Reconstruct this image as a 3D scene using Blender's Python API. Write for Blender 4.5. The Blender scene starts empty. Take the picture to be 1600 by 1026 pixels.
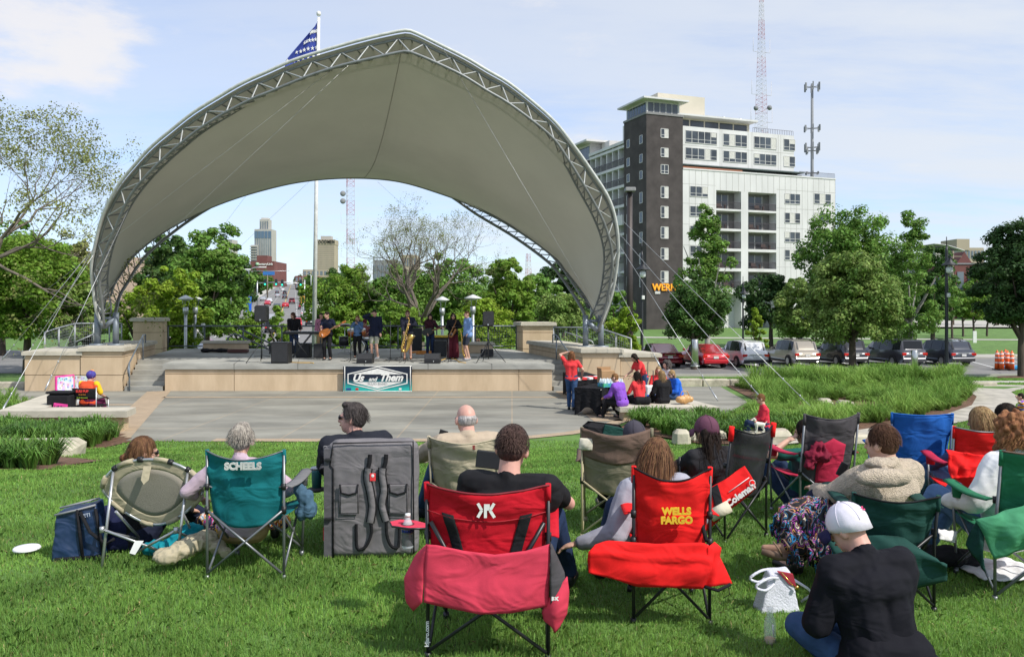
import bpy,bmesh,math,random
import numpy as np
from mathutils import Vector,Matrix,noise
random.seed(7)
rng=np.random.default_rng(7)
R=math.radians
V=Vector
scene=bpy.context.scene
COL=scene.collection
F,HZ,CZ=1280.0,480.0,2.9
cd=bpy.data.cameras.new("camera")
cam=bpy.data.objects.new("camera",cd)
COL.objects.link(cam)
cam.location=(0,0,CZ)
cam.rotation_euler=(R(90),0,0)
cd.sensor_width=36
cd.lens=28.8
cd.shift_y=-33/1600
cd.clip_start=0.05
cd.clip_end=9000
scene.camera=cam
SUN_EL=R(47)
sun_to=V((0.80,-0.62,0)).normalized()*math.cos(SUN_EL)+V((0,0,math.sin(SUN_EL)))
w=bpy.data.worlds.new("World")
scene.world=w
w.use_nodes=True
nt=w.node_tree
nt.nodes.clear()
N=nt.nodes.new
L=nt.links.new
out=N('ShaderNodeOutputWorld');bg=N('ShaderNodeBackground');bg.inputs[1].default_value=0.15
sky=N('ShaderNodeTexSky');sky.sky_type='NISHITA';sky.sun_disc=False
sky.sun_elevation=SUN_EL
sky.sun_rotation=math.atan2(sun_to.x,sun_to.y)
sky.altitude=300;sky.air_density=1.0;sky.dust_density=0.7;sky.ozone_density=2.5
tc=N('ShaderNodeTexCoord')
sep=N('ShaderNodeSeparateXYZ');L(tc.outputs['Generated'],sep.inputs[0])
add=N('ShaderNodeMath');add.operation='ADD';add.inputs[1].default_value=0.16;L(sep.outputs[2],add.inputs[0])
dv=N('ShaderNodeVectorMath');dv.operation='DIVIDE';L(tc.outputs['Generated'],dv.inputs[0])
cmb=N('ShaderNodeCombineXYZ')
for i in range(3):L(add.outputs[0],cmb.inputs[i])
L(cmb.outputs[0],dv.inputs[1])
mp=N('ShaderNodeMapping');L(dv.outputs[0],mp.inputs[0]);mp.inputs['Scale'].default_value=(0.55,1.5,0.0);mp.inputs['Location'].default_value=(3.1,1.0,0)
def wnoise(scale,detail,rough,vec):
 n=N('ShaderNodeTexNoise');n.inputs['Scale'].default_value=scale;n.inputs['Detail'].default_value=detail
 n.inputs['Roughness'].default_value=rough;L(vec,n.inputs['Vector']);return n
def wramp(a,b,src):
 m=N('ShaderNodeMapRange');m.inputs['From Min'].default_value=a;m.inputs['From Max'].default_value=b
 m.interpolation_type='SMOOTHSTEP';L(src,m.inputs['Value']);return m
n1=wnoise(1.1,9,0.62,mp.outputs[0]);r1=wramp(0.12,0.62,n1.outputs['Fac'])
mp2=N('ShaderNodeMapping');L(tc.outputs['Generated'],mp2.inputs[0]);mp2.inputs['Scale'].default_value=(3.2,3.2,9.0);mp2.inputs['Location'].default_value=(0.75,0.3,0.2)
n2=wnoise(2.6,9,0.6,mp2.outputs[0]);acc=n2.outputs['Fac']
for dpx,dpy,rad,amt in((40,60,.18,.32),(150,105,.07,.20),(450,388,.035,.22),(445,412,.03,.2),(1270,268,.07,.12),(905,65,.06,.12)):
 dd=V(((dpx-800)/F,1,-(dpy-HZ)/F)).normalized()
 dn=N('ShaderNodeVectorMath');dn.operation='SUBTRACT';L(tc.outputs['Generated'],dn.inputs[0]);dn.inputs[1].default_value=dd
 ds=N('ShaderNodeVectorMath');ds.operation='MULTIPLY';L(dn.outputs[0],ds.inputs[0]);ds.inputs[1].default_value=(1,1,2.0)
 dl=N('ShaderNodeVectorMath');dl.operation='LENGTH';L(ds.outputs[0],dl.inputs[0])
 dm=N('ShaderNodeMapRange');dm.interpolation_type='SMOOTHSTEP';dm.inputs['From Min'].default_value=rad;dm.inputs['From Max'].default_value=rad*.25;dm.inputs['To Min'].default_value=0;dm.inputs['To Max'].default_value=amt;L(dl.outputs['Value'],dm.inputs['Value'])
 da=N('ShaderNodeMath');L(acc,da.inputs[0]);L(dm.outputs[0],da.inputs[1]);acc=da.outputs[0]
r2=wramp(0.58,0.92,acc)
ve=N('ShaderNodeMapRange');ve.inputs['From Min'].default_value=-0.35;ve.inputs['From Max'].default_value=0.5;ve.inputs['To Min'].default_value=0.62;ve.inputs['To Max'].default_value=0.92
L(sep.outputs[0],ve.inputs['Value'])
veil=N('ShaderNodeMath');veil.operation='MULTIPLY';L(r1.outputs[0],veil.inputs[0]);L(ve.outputs[0],veil.inputs[1])
mx1=N('ShaderNodeMix');mx1.data_type='RGBA';L(veil.outputs[0],mx1.inputs[0]);tint=N('ShaderNodeVectorMath');tint.operation='MULTIPLY';L(sky.outputs[0],tint.inputs[0]);tint.inputs[1].default_value=(0.98,1.10,1.30);L(tint.outputs[0],mx1.inputs[6]);mx1.inputs[7].default_value=(4.75,5.0,5.35,1)
cm=N('ShaderNodeMath');cm.operation='MULTIPLY';cm.inputs[1].default_value=0.8;L(r2.outputs[0],cm.inputs[0])
mx2=N('ShaderNodeMix');mx2.data_type='RGBA';L(cm.outputs[0],mx2.inputs[0]);L(mx1.outputs[2],mx2.inputs[6]);mx2.inputs[7].default_value=(5.6,5.4,5.3,1)
L(mx2.outputs[2],bg.inputs[0]);L(bg.outputs[0],out.inputs[0])
sd=bpy.data.lights.new("sun",'SUN');sd.energy=4.0;sd.angle=R(0.55);sd.color=(1.0,0.955,0.89)
so=bpy.data.objects.new("sun",sd);COL.objects.link(so)
so.rotation_euler=(-sun_to).to_track_quat('-Z','Y').to_euler()
scene.view_settings.view_transform='Standard'
scene.view_settings.look='None'
scene.view_settings.exposure=0.18
scene.view_settings.gamma=1.0
scene.cycles.max_bounces=6
scene.cycles.diffuse_bounces=3
scene.cycles.transparent_max_bounces=8
scene.cycles.caustics_reflective=False
scene.cycles.caustics_refractive=False
def X(px,Y):return(px-800)/F*Y
def Z(py,Y):return CZ-(py-HZ)/F*Y
def P(px,py,Y):return V((X(px,Y),Y,Z(py,Y)))
def lerp(a,b,t):return a+(b-a)*t
def interp(x,xs,ys):return float(np.interp(x,xs,ys))
def sm(t):t=max(0.0,min(1.0,t));return t*t*(3-2*t)
def rgb(r,g,b,k=1.0):
 f=lambda c:((c/255.0)**2.2)*k
 return(f(r),f(g),f(b))
YK=[-30,0,4.3,6,9.4,10.0,16.4,17.6,30,44,120,850,1200,4000]
ZL=[1.35,1.3,1.15,1.08,.935,.88,.07,0.0,0.0,-.9,-.9,26.8,20,18]
ZR=[1.35,1.3,1.15,1.08,.935,.88,.07,0.0,0.0,-.9,-.9,6.0,8,10]
def gz(x,y):
 k=max(0.0,min(1.0,(x-0)/60.0))
 return interp(y,YK,ZL)*(1-k)+interp(y,YK,ZR)*k
MATS={}
def mat(name,color,rough=0.7,var=0.12,scale=6.0,bump=0.0,bscale=None,metal=0.0,coat=0.0,trans=0.0,emit=None,spec=None,color2=None,mix=(0.35,0.65),detail=5,island=0.0,sheen=0.0,alpha=1.0,stretch=None,transmission=0.0,coord='Object',wr=0.0):
 if name in MATS:return MATS[name]
 m=bpy.data.materials.new(name);m.use_nodes=True
 t=m.node_tree;t.nodes.clear();n=t.nodes.new;l=t.links.new
 o=n('ShaderNodeOutputMaterial');b=n('ShaderNodeBsdfPrincipled')
 b.inputs['Roughness'].default_value=rough;b.inputs['Metallic'].default_value=metal
 if coat:b.inputs['Coat Weight'].default_value=coat;b.inputs['Coat Roughness'].default_value=0.06
 if sheen:b.inputs['Sheen Weight'].default_value=sheen
 if spec is not None:b.inputs['Specular IOR Level'].default_value=spec
 if alpha<1:b.inputs['Alpha'].default_value=alpha
 if transmission:b.inputs['Transmission Weight'].default_value=transmission
 c=n('ShaderNodeTexCoord');src=c.outputs[coord]
 if stretch:
  mpn=n('ShaderNodeMapping');mpn.inputs['Scale'].default_value=stretch;l(src,mpn.inputs[0]);src=mpn.outputs[0]
 nz=n('ShaderNodeTexNoise');nz.inputs['Scale'].default_value=scale;nz.inputs['Detail'].default_value=detail;nz.inputs['Roughness'].default_value=0.6
 l(src,nz.inputs['Vector'])
 mr=n('ShaderNodeMapRange');mr.inputs['From Min'].default_value=mix[0];mr.inputs['From Max'].default_value=mix[1];l(nz.outputs['Fac'],mr.inputs['Value'])
 mx=n('ShaderNodeMix');mx.data_type='RGBA'
 ca=tuple(max(0,x*(1-var))for x in color);cb=color2 if color2 else tuple(x*(1+var)for x in color)
 mx.inputs[6].default_value=(*ca,1);mx.inputs[7].default_value=(*cb,1);l(mr.outputs[0],mx.inputs[0])
 col=mx.outputs[2]
 if island:
  g=n('ShaderNodeNewGeometry');ir=n('ShaderNodeMapRange');ir.inputs['To Min'].default_value=1-island;ir.inputs['To Max'].default_value=1+island
  l(g.outputs['Random Per Island'],ir.inputs['Value'])
  hs=n('ShaderNodeHueSaturation');l(ir.outputs[0],hs.inputs['Value']);l(col,hs.inputs['Color'])
  ih=n('ShaderNodeMapRange');ih.inputs['To Min'].default_value=0.485;ih.inputs['To Max'].default_value=0.512
  l(g.outputs['Random Per Island'],ih.inputs['Value']);l(ih.outputs[0],hs.inputs['Hue']);col=hs.outputs[0]
 l(col,b.inputs['Base Color'])
 if bump or wr:
  prev=None
  if wr:
   wz=n('ShaderNodeTexNoise');wz.inputs['Scale'].default_value=4.0;wz.inputs['Detail'].default_value=2.0;wz.inputs['Distortion'].default_value=1.1
   ws=n('ShaderNodeMapping');ws.inputs['Scale'].default_value=(1.0,1.0,1.7);l(c.outputs[coord],ws.inputs[0]);l(ws.outputs[0],wz.inputs['Vector'])
   bw=n('ShaderNodeBump');bw.inputs['Strength'].default_value=wr;bw.inputs['Distance'].default_value=0.06;l(wz.outputs['Fac'],bw.inputs['Height']);prev=bw
  bn=n('ShaderNodeTexNoise');bn.inputs['Scale'].default_value=bscale or scale*3;bn.inputs['Detail'].default_value=4;l(src,bn.inputs['Vector'])
  bb=n('ShaderNodeBump');bb.inputs['Strength'].default_value=bump or 0.1;bb.inputs['Distance'].default_value=0.02
  l(bn.outputs['Fac'],bb.inputs['Height'])
  if prev:l(prev.outputs[0],bb.inputs['Normal'])
  l(bb.outputs[0],b.inputs['Normal'])
 sh=b.outputs[0]
 if trans:
  tr=n('ShaderNodeBsdfTranslucent');l(col,tr.inputs[0]);ms=n('ShaderNodeMixShader');ms.inputs[0].default_value=trans
  l(b.outputs[0],ms.inputs[1]);l(tr.outputs[0],ms.inputs[2]);sh=ms.outputs[0]
 if emit:b.inputs['Emission Color'].default_value=(*emit[0],1);b.inputs['Emission Strength'].default_value=emit[1]
 l(sh,o.inputs[0])
 MATS[name]=m
 return m
def cloth(name,color,rough=0.85,var=0.10,wr=0.28,**k):
 return mat(name,color,rough=rough,var=var,scale=7,bump=0.12,bscale=260,wr=wr,spec=0.25,**k)
WM={}
def tag(o,label=None,cat=None,group=None,kind=None):
 if label:o['label']=label
 if cat:o['category']=cat
 if group:o['group']=group
 if kind:o['kind']=kind
 return o
def empty(name,loc=(0,0,0),rz=0.0,label=None,cat=None,group=None,s=1.0):
 o=bpy.data.objects.new(name,None);COL.objects.link(o)
 o.location=loc;o.rotation_euler=(0,0,rz);o.scale=(s,s,s)
 o.empty_display_size=0.1
 WM[o.name]=Matrix.Translation(V(loc))@Matrix.Rotation(rz,4,'Z')@Matrix.Scale(s,4)
 return tag(o,label,cat,group)
def wm(o):
 return WM.get(o.name,Matrix.Identity(4))if o else Matrix.Identity(4)
def link(name,me,parent=None,world=False):
 """mesh -> object; world=True: vertices are world coordinates, brought into the parent's frame"""
 if parent is not None and world:me.transform(wm(parent).inverted())
 o=bpy.data.objects.new(name,me);COL.objects.link(o)
 if parent is not None:o.parent=parent;WM[o.name]=wm(parent)
 return o
def copy_tree(o,loc=None,rz=None,label=None,parent=None,s=None):
 c=o.copy();COL.objects.link(c)
 if parent is not None:c.parent=parent
 if loc is not None:c.location=loc
 if rz is not None:c.rotation_euler=(0,0,rz)
 if s is not None:c.scale=(s,s,s)if not isinstance(s,tuple)else s
 if label:c['label']=label
 for ch in[k for k in o.children]:copy_tree(ch,parent=c)
 return c
class MB:
 def __init__(s):s.v=[];s.f=[];s.sm=[];s.mi=[];s.cur=0
 def add(s,vs,fs,smooth=False):
  k=len(s.v);s.v+=[tuple(v)for v in vs]
  for f in fs:s.f.append([i+k for i in f]);s.sm.append(smooth);s.mi.append(s.cur)
  return s
 def box(s,c,size,rot=None,bev=0.0):
  hx,hy,hz=size[0]/2,size[1]/2,size[2]/2
  b=bev
  if b<=0:
   pts=[V((x,y,z))for z in(-hz,hz)for x,y in((-hx,-hy),(hx,-hy),(hx,hy),(-hx,hy))]
   fs=[(3,2,1,0),(4,5,6,7),(0,1,5,4),(1,2,6,5),(2,3,7,6),(3,0,4,7)]
  else:
   b=min(b,hx*.9,hy*.9,hz*.9)
   pts=[]
   lv=[(-hz,b),(-hz+b,0),(hz-b,0),(hz,b)]
   for z,i in lv:
    x,y=hx-i,hy-i;q=b if i==0 else b*.6
    pts+=[V(p)for p in((-x+q,-y,z),(x-q,-y,z),(x,-y+q,z),(x,y-q,z),(x-q,y,z),(-x+q,y,z),(-x,y-q,z),(-x,-y+q,z))]
   fs=[tuple(range(7,-1,-1)),tuple(range(24,32))]
   for r in range(3):
    for k in range(8):fs.append((r*8+k,r*8+(k+1)%8,r*8+8+(k+1)%8,r*8+8+k))
  if rot is not None:pts=[rot@p for p in pts]
  c=V(c)
  return s.add([p+c for p in pts],fs)
 def bx(s,x0,x1,y0,y1,z0,z1,bev=0.0):
  return s.box(((x0+x1)/2,(y0+y1)/2,(z0+z1)/2),(abs(x1-x0),abs(y1-y0),abs(z1-z0)),None,bev)
 def tube(s,pts,r,n=8,caps=True,smooth=True):
  pts=[V(p)for p in pts]
  rs=r if isinstance(r,(list,tuple))else[r]*len(pts)
  vs=[];prev=None
  for i,p in enumerate(pts):
   d=(pts[min(i+1,len(pts)-1)]-pts[max(i-1,0)])
   d=d.normalized()if d.length>1e-9 else V((0,0,1))
   if prev is None:
    a=V((0,0,1))if abs(d.z)<.9 else V((1,0,0));u=d.cross(a).normalized()
   else:
    u=(prev-d*prev.dot(d));u=u.normalized()if u.length>1e-6 else d.orthogonal().normalized()
   prev=u;q=d.cross(u)
   for k in range(n):
    a=2*math.pi*k/n;vs.append(p+(u*math.cos(a)+q*math.sin(a))*rs[i])
  fs=[]
  for i in range(len(pts)-1):
   for k in range(n):fs.append((i*n+k,i*n+(k+1)%n,(i+1)*n+(k+1)%n,(i+1)*n+k))
  s.add(vs,fs,smooth)
  if caps:
   k=len(s.v)-len(vs)
   s.f.append([k+i for i in range(n-1,-1,-1)]);s.f.append([k+(len(pts)-1)*n+i for i in range(n)]);s.sm+=[False]*2;s.mi+=[s.cur]*2
  return s
 def lathe(s,c,prof,n=16,smooth=True,rot=None):
  vs=[];c=V(c)
  for r,z in prof:
   for k in range(n):
    a=2*math.pi*k/n;p=V((r*math.cos(a),r*math.sin(a),z))
    vs.append((rot@p if rot is not None else p)+c)
  fs=[];m=len(prof)
  for i in range(m-1):
   for k in range(n):fs.append((i*n+k,i*n+(k+1)%n,(i+1)*n+(k+1)%n,(i+1)*n+k))
  fs.append(tuple(range(n-1,-1,-1)));fs.append(tuple((m-1)*n+k for k in range(n)))
  return s.add(vs,fs,smooth)
 def ell(s,c,r,rot=None,n=14,m=9):
  prof=[(math.sin(math.pi*i/m),-math.cos(math.pi*i/m))for i in range(m+1)]
  prof[0]=(0.02,-1);prof[-1]=(0.02,1)
  vs=[];c=V(c)
  for q,z in prof:
   for k in range(n):
    a=2*math.pi*k/n;p=V((q*math.cos(a)*r[0],q*math.sin(a)*r[1],z*r[2]))
    vs.append((rot@p if rot is not None else p)+c)
  fs=[(i*n+k,i*n+(k+1)%n,(i+1)*n+(k+1)%n,(i+1)*n+k)for i in range(m)for k in range(n)]
  fs.append(tuple(range(n-1,-1,-1)));fs.append(tuple(m*n+k for k in range(n)))
  return s.add(vs,fs,True)
 def prism(s,poly,d,smooth=False):
  """poly: list of 3-d points, d: extrusion vector"""
  poly=[V(p)for p in poly];d=V(d);n=len(poly)
  fs=[tuple(range(n-1,-1,-1)),tuple(range(n,2*n))]+[(k,(k+1)%n,n+(k+1)%n,n+k)for k in range(n)]
  return s.add(poly+[p+d for p in poly],fs,smooth)
 def grid(s,fn,nu,nv,smooth=True):
  vs=[fn(i/nu,j/nv)for j in range(nv+1)for i in range(nu+1)]
  fs=[(j*(nu+1)+i,j*(nu+1)+i+1,(j+1)*(nu+1)+i+1,(j+1)*(nu+1)+i)for j in range(nv)for i in range(nu)]
  return s.add(vs,fs,smooth)
 def quad(s,a,b,c,d):return s.add([a,b,c,d],[(0,1,2,3)])
 def mesh(s,name,mats):
  me=bpy.data.meshes.new(name);me.from_pydata(s.v,[],s.f)
  for m in(mats if isinstance(mats,(list,tuple))else[mats]):me.materials.append(m)
  me.polygons.foreach_set('use_smooth',s.sm)
  if any(s.mi):me.polygons.foreach_set('material_index',s.mi)
  me.update();return me
 def build(s,name,mats,parent=None,world=False,fix=True,solid=0.0):
  me=s.mesh(name,mats)
  if fix:
   b=bmesh.new();b.from_mesh(me);bmesh.ops.recalc_face_normals(b,faces=b.faces);b.to_mesh(me);b.free()
  o=link(name,me,parent,world)
  if solid:
   md=o.modifiers.new('s','SOLIDIFY');md.thickness=solid;md.offset=0
  return o
def fast_mesh(name,verts,faces_per,mats,smooth=False):
 """verts (n,k,3): n separate polygons with k corners"""
 n,k,_=verts.shape
 me=bpy.data.meshes.new(name)
 me.vertices.add(n*k);me.vertices.foreach_set('co',verts.reshape(-1).astype(np.float32))
 me.loops.add(n*k);me.loops.foreach_set('vertex_index',np.arange(n*k,dtype=np.int32))
 me.polygons.add(n);me.polygons.foreach_set('loop_start',np.arange(0,n*k,k,dtype=np.int32));me.polygons.foreach_set('loop_total',np.full(n,k,dtype=np.int32))
 me.materials.append(mats);me.update(calc_edges=True)
 return me
FONTS={}
def text(s,size,name,m,parent,M,ext=0.002,bold=0.0,shear=0.0,sx=1.0,align='CENTER',space=1.0):
 """raised lettering as a mesh; M places the text's xy plane in the parent's frame"""
 cu=bpy.data.curves.new('t','FONT');cu.body=s;cu.size=size;cu.extrude=ext;cu.offset=bold;cu.shear=shear
 cu.align_x=align;cu.align_y='CENTER';cu.space_character=space;cu.resolution_u=3
 t=bpy.data.objects.new('t',cu);COL.objects.link(t)
 dg=bpy.context.evaluated_depsgraph_get()
 me=bpy.data.meshes.new_from_object(t.evaluated_get(dg));me.name=name
 bpy.data.objects.remove(t);bpy.data.curves.remove(cu)
 me.transform(M@Matrix.Diagonal((sx,1,1,1)));me.materials.clear();me.materials.append(m)
 return link(name,me,parent)
def frame(o,xa,ya):
 xa=V(xa).normalized();ya=V(ya);ya=(ya-xa*ya.dot(xa)).normalized();za=xa.cross(ya)
 M=Matrix((xa,ya,za)).transposed().to_4x4();M.translation=V(o);return M
M_grass=mat('grass_ground',(0.10,0.19,0.038),rough=0.95,var=0.3,scale=1.3,detail=8,bump=0.5,bscale=60,coord='Object')
M_conc=mat('plaza_concrete',rgb(190,190,182,.72),rough=0.85,var=0.16,scale=0.9,detail=9,bump=0.15,bscale=40)
M_brickpave=mat('brick_paving',rgb(196,172,142,.75),rough=0.9,var=0.14,scale=6,bump=0.2)
M_asph=mat('asphalt',(0.20,0.195,0.185),rough=0.9,var=0.14,scale=0.4,detail=9,bump=0.2,bscale=30)
M_walk=mat('pale_concrete',(0.42,0.40,0.35),rough=0.9,var=0.10,scale=0.7,detail=8)
M_white=mat('white_paint',(0.75,0.75,0.72),rough=0.6,var=0.06)
M_metal=mat('galvanised_steel',(0.50,0.52,0.53),rough=0.42,metal=0.75,var=0.12,scale=9)
M_dkmetal=mat('dark_painted_steel',(0.02,0.022,0.025),rough=0.45,var=0.15)
M_black=mat('black_plastic',(0.012,0.012,0.013),rough=0.5,var=0.2)
M_glass=mat('window_glass',(0.035,0.045,0.055),rough=0.08,var=0.3,scale=.6,spec=0.8)
# = ground
def build_ground():
 xs=sorted(set([-3000,-1500,-800,-500,-300,-200,-150,-110,-80,-60]+list(np.arange(-50,61,2.0))+[0,70,85,110,150,200,300,500,900,1800,3000]))
 ys=sorted(set(list(np.arange(-10,20,0.5))+YK+list(np.arange(20,50,2.0))+[55,65,80,100,140,170,200,250,300,400,500,600,700,800,900,1000,1500,2500]))
 vs=[(x,y,gz(x,y))for y in ys for x in xs]
 n=len(xs)
 fs=[(j*n+i,j*n+i+1,(j+1)*n+i+1,(j+1)*n+i)for j in range(len(ys)-1)for i in range(n-1)]
 m=MB();m.add(vs,fs,True)
 o=m.build('ground',M_grass);tag(o,kind='structure')
build_ground()
def sheet(name,poly,dz,m,z=None,kind='structure'):
 b=bmesh.new();vs=[b.verts.new((x,y,(gz(x,y)if z is None else z)+dz))for x,y in poly]
 f=b.faces.new(vs);bmesh.ops.triangulate(b,faces=[f])
 bmesh.ops.recalc_face_normals(b,faces=b.faces)
 me=bpy.data.meshes.new(name);b.to_mesh(me);b.free()
 if me.polygons and me.polygons[0].normal.z<0:me.flip_normals()
 me.materials.append(m);o=link(name,me);tag(o,kind=kind);return o
edge=[(-8.6,17.75),(-6.5,17.66),(-4.5,17.62),(-2.6,17.62),(-1.3,17.66),(-.3,17.8),(.5,18.1),(1.3,18.6),(2.1,19.4),(2.9,20.9)]
plaza_poly=edge+[(5.3,21.3),(7.2,25.0),(7.6,29.9),(-24,29.9),(-22,27.0),(-13.0,22.5),(-12.4,19.0),(-9.0,19.0)]
def plaza_mat():
 m=bpy.data.materials.new('plaza_slabs');m.use_nodes=True;t=m.node_tree;t.nodes.clear();n=t.nodes.new;l=t.links.new
 o=n('ShaderNodeOutputMaterial');b=n('ShaderNodeBsdfPrincipled');b.inputs['Roughness'].default_value=.85
 c=n('ShaderNodeTexCoord');br=n('ShaderNodeTexBrick');l(c.outputs['Object'],br.inputs['Vector'])
 br.inputs['Scale'].default_value=1;br.inputs['Brick Width'].default_value=2.55;br.inputs['Row Height'].default_value=2.45;br.inputs['Mortar Size'].default_value=.018
 br.offset=0;br.inputs['Color1'].default_value=(.25,.243,.208,1);br.inputs['Color2'].default_value=(.28,.27,.226,1);br.inputs['Mortar'].default_value=(.36,.30,.22,1)
 nz=n('ShaderNodeTexNoise');nz.inputs['Scale'].default_value=.55;nz.inputs['Detail'].default_value=10;nz.inputs['Roughness'].default_value=.65
 mp_=n('ShaderNodeMapping');mp_.inputs['Scale'].default_value=(.6,1.5,1);l(c.outputs['Object'],mp_.inputs[0]);l(mp_.outputs[0],nz.inputs['Vector'])
 mr=n('ShaderNodeMapRange');mr.inputs['From Min'].default_value=.35;mr.inputs['From Max'].default_value=.68;mr.inputs['To Min'].default_value=.64;mr.inputs['To Max'].default_value=1.2;l(nz.outputs['Fac'],mr.inputs['Value'])
 hs=n('ShaderNodeHueSaturation');l(br.outputs[0],hs.inputs['Color']);l(mr.outputs[0],hs.inputs['Value'])
 l(hs.outputs[0],b.inputs['Base Color']);l(b.outputs[0],o.inputs[0])
 return m
sheet('plaza',plaza_poly,0.012,plaza_mat(),z=0)
def brickpave():
 m=bpy.data.materials.new('brick_bands');m.use_nodes=True;t=m.node_tree;t.nodes.clear();n=t.nodes.new;l=t.links.new
 o=n('ShaderNodeOutputMaterial');b=n('ShaderNodeBsdfPrincipled');b.inputs['Roughness'].default_value=.9
 c=n('ShaderNodeTexCoord');br=n('ShaderNodeTexBrick');l(c.outputs['Object'],br.inputs['Vector'])
 br.inputs['Scale'].default_value=1;br.inputs['Brick Width'].default_value=.22;br.inputs['Row Height'].default_value=.11;br.inputs['Mortar Size'].default_value=.006
 br.inputs['Color1'].default_value=(.44,.33,.22,1);br.inputs['Color2'].default_value=(.36,.27,.18,1);br.inputs['Mortar'].default_value=(.3,.26,.2,1)
 l(br.outputs[0],b.inputs['Base Color']);l(b.outputs[0],o.inputs[0]);return m
MBP=brickpave()
def band(pts,w,nm='brick_band'):
 pts=[V((x,y))for x,y in pts];l_=[];r_=[]
 for i,p in enumerate(pts):
  d=(pts[min(i+1,len(pts)-1)]-pts[max(0,i-1)]).normalized();q=V((-d.y,d.x))*w/2
  l_.append(p+q);r_.append(p-q)
 sheet(nm,[tuple(p)for p in l_+r_[::-1]],0.018,MBP,z=0)
band([(x,y+.2)for x,y in edge[1:]],.36)
band([(-8.75,17.85),(-12.15,28.2)],.75)
band([(2.45,20.8),(1.86,28.2)],.75)
band([(-19,24.3),(-11.3,24.3)],.28)
band([(-11.2,26.3),(1.6,26.3)],.3)
PKZ=-0.9
sheet('parking_lot',[(1,45.2),(60,45.2),(60,60.5),(1,60.5)],0.02,M_asph,z=PKZ)
sheet('far_road',[(4,139),(140,139),(140,175),(4,175)],0.05,M_walk)
sheet('park_path',[(8,103),(90,88),(90,91),(8,107)],0.03,M_walk)
sheet('park_path',[(28,62),(60,62),(60,66),(28,66)],0.03,M_walk)
sheet('left_lot',[(-75,47),(-19,47),(-15,58),(-20,72),(-75,72)],0.03,M_asph)
sheet('back_walk',[(-14,46),(4,46),(4,49),(-14,49)],0.03,M_walk)
m=MB()
for i in range(13):
 x0=9.2+i*3.0
 m.add([(x0,51.5,PKZ+.03),(x0+.12,51.5,PKZ+.03),(x0+1.9+.12,57.5,PKZ+.03),(x0+1.9,57.5,PKZ+.03)],[(0,1,2,3)])
tag(m.build('road_markings',M_white),kind='structure')
m=MB();m.bx(1,60,45.05,45.2,PKZ-.2,PKZ+.13);m.bx(1,60,60.5,60.65,PKZ-.2,PKZ+.13)
tag(m.build('kerb',M_walk),kind='structure')
sheet('path',[(4.9,30.5),(9,31),(20,34),(34,36),(60,37),(60,39),(34,38.6),(20,37),(9,34.5),(4.9,33.8)],0.03,M_walk)
wp=[(5.2,17.0),(7.4,18.3),(9.8,19.9),(11.9,21.6),(13.9,23.7),(15.5,26.1),(16.4,28.2),(19,31)]
lp=[];rp=[]
for i,(x,y)in enumerate(wp):
 a=V(wp[max(0,i-1)]);b_=V(wp[min(len(wp)-1,i+1)]);d=(b_-a).normalized();q=V((-d.y,d.x))*(.25+.07*i)
 lp.append((x+q.x,y+q.y));rp.append((x-q.x,y-q.y))
sheet('stone_path',lp+rp[::-1],0.035,mat('flagstone',(.40,.37,.31),rough=.9,var=.22,scale=2.2,bump=.4,bscale=12))
def road_c(y):return-56-.266*(y-200)
def ribbon(name,off0,off1,y0,y1,dz,m,dash=None):
 mb=MB();ys=[]
 y=y0
 while y<y1:
  ys.append(y);y+=10 if y<300 else 25
 ys.append(y1);ys=sorted(set(ys+[k for k in YK if y0<k<y1]))
 if dash is None:
  vs=[]
  for y in ys:
   for o_ in(off0,off1):x=road_c(y)+o_;vs.append((x,y,gz(x,y)+dz))
  mb.add(vs,[(2*i,2*i+1,2*i+3,2*i+2)for i in range(len(ys)-1)])
 else:
  y=y0
  while y<y1:
   vs=[]
   for yy in(y,y+dash*.4):
    for o_ in(off0,off1):x=road_c(yy)+o_;vs.append((x,yy,gz(x,yy)+dz))
   mb.add(vs,[(0,1,3,2)]);y+=dash
 tag(mb.build(name,m),kind='structure')
ribbon('avenue',-10.5,8.5,75,1150,.10,M_asph)
ribbon('pavement',-14.5,-10.5,75,1100,.16,M_walk)
ribbon('pavement',8.5,11.0,75,1100,.16,M_walk)
for o_ in(-7,-3.6,3.4,5.9):ribbon('road_markings',o_-.09,o_+.09,100,600,.16,M_white,dash=9)
ribbon('road_markings',-.15,.05,100,900,.16,mat('yellow_paint',(.6,.42,.08)))
sheet('cross_street',[(-120,222),(30,222),(30,232),(-120,232)],.35,M_asph)
M_mulch=mat('bark_mulch',(.14,.075,.045),rough=.95,var=.45,scale=14,bump=.8,bscale=40)
bed=[(3.0,20.8),(2.6,19.6),(3.2,18.4),(4.0,17.0),(5.4,17.2),(7.3,18.6),(9.6,20.2),(11.7,21.9),(13.6,24.0),(15.1,26.3),(16.0,28.4),(17,31.5),(14,31.5),(7.9,30.2),(7.5,25),(5.5,21.6),(5.4,20.9)]
bedl=[(-12.6,14.3),(-8.3,14.6),(-8.2,17.6),(-9.0,18.9),(-13,18.9)]
bedl2=[(-11,10.2),(-5.9,10.3),(-6.1,12.2),(-7.4,13.4),(-11,13.6)]
sheet('mulch',bed,.03,M_mulch)
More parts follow.
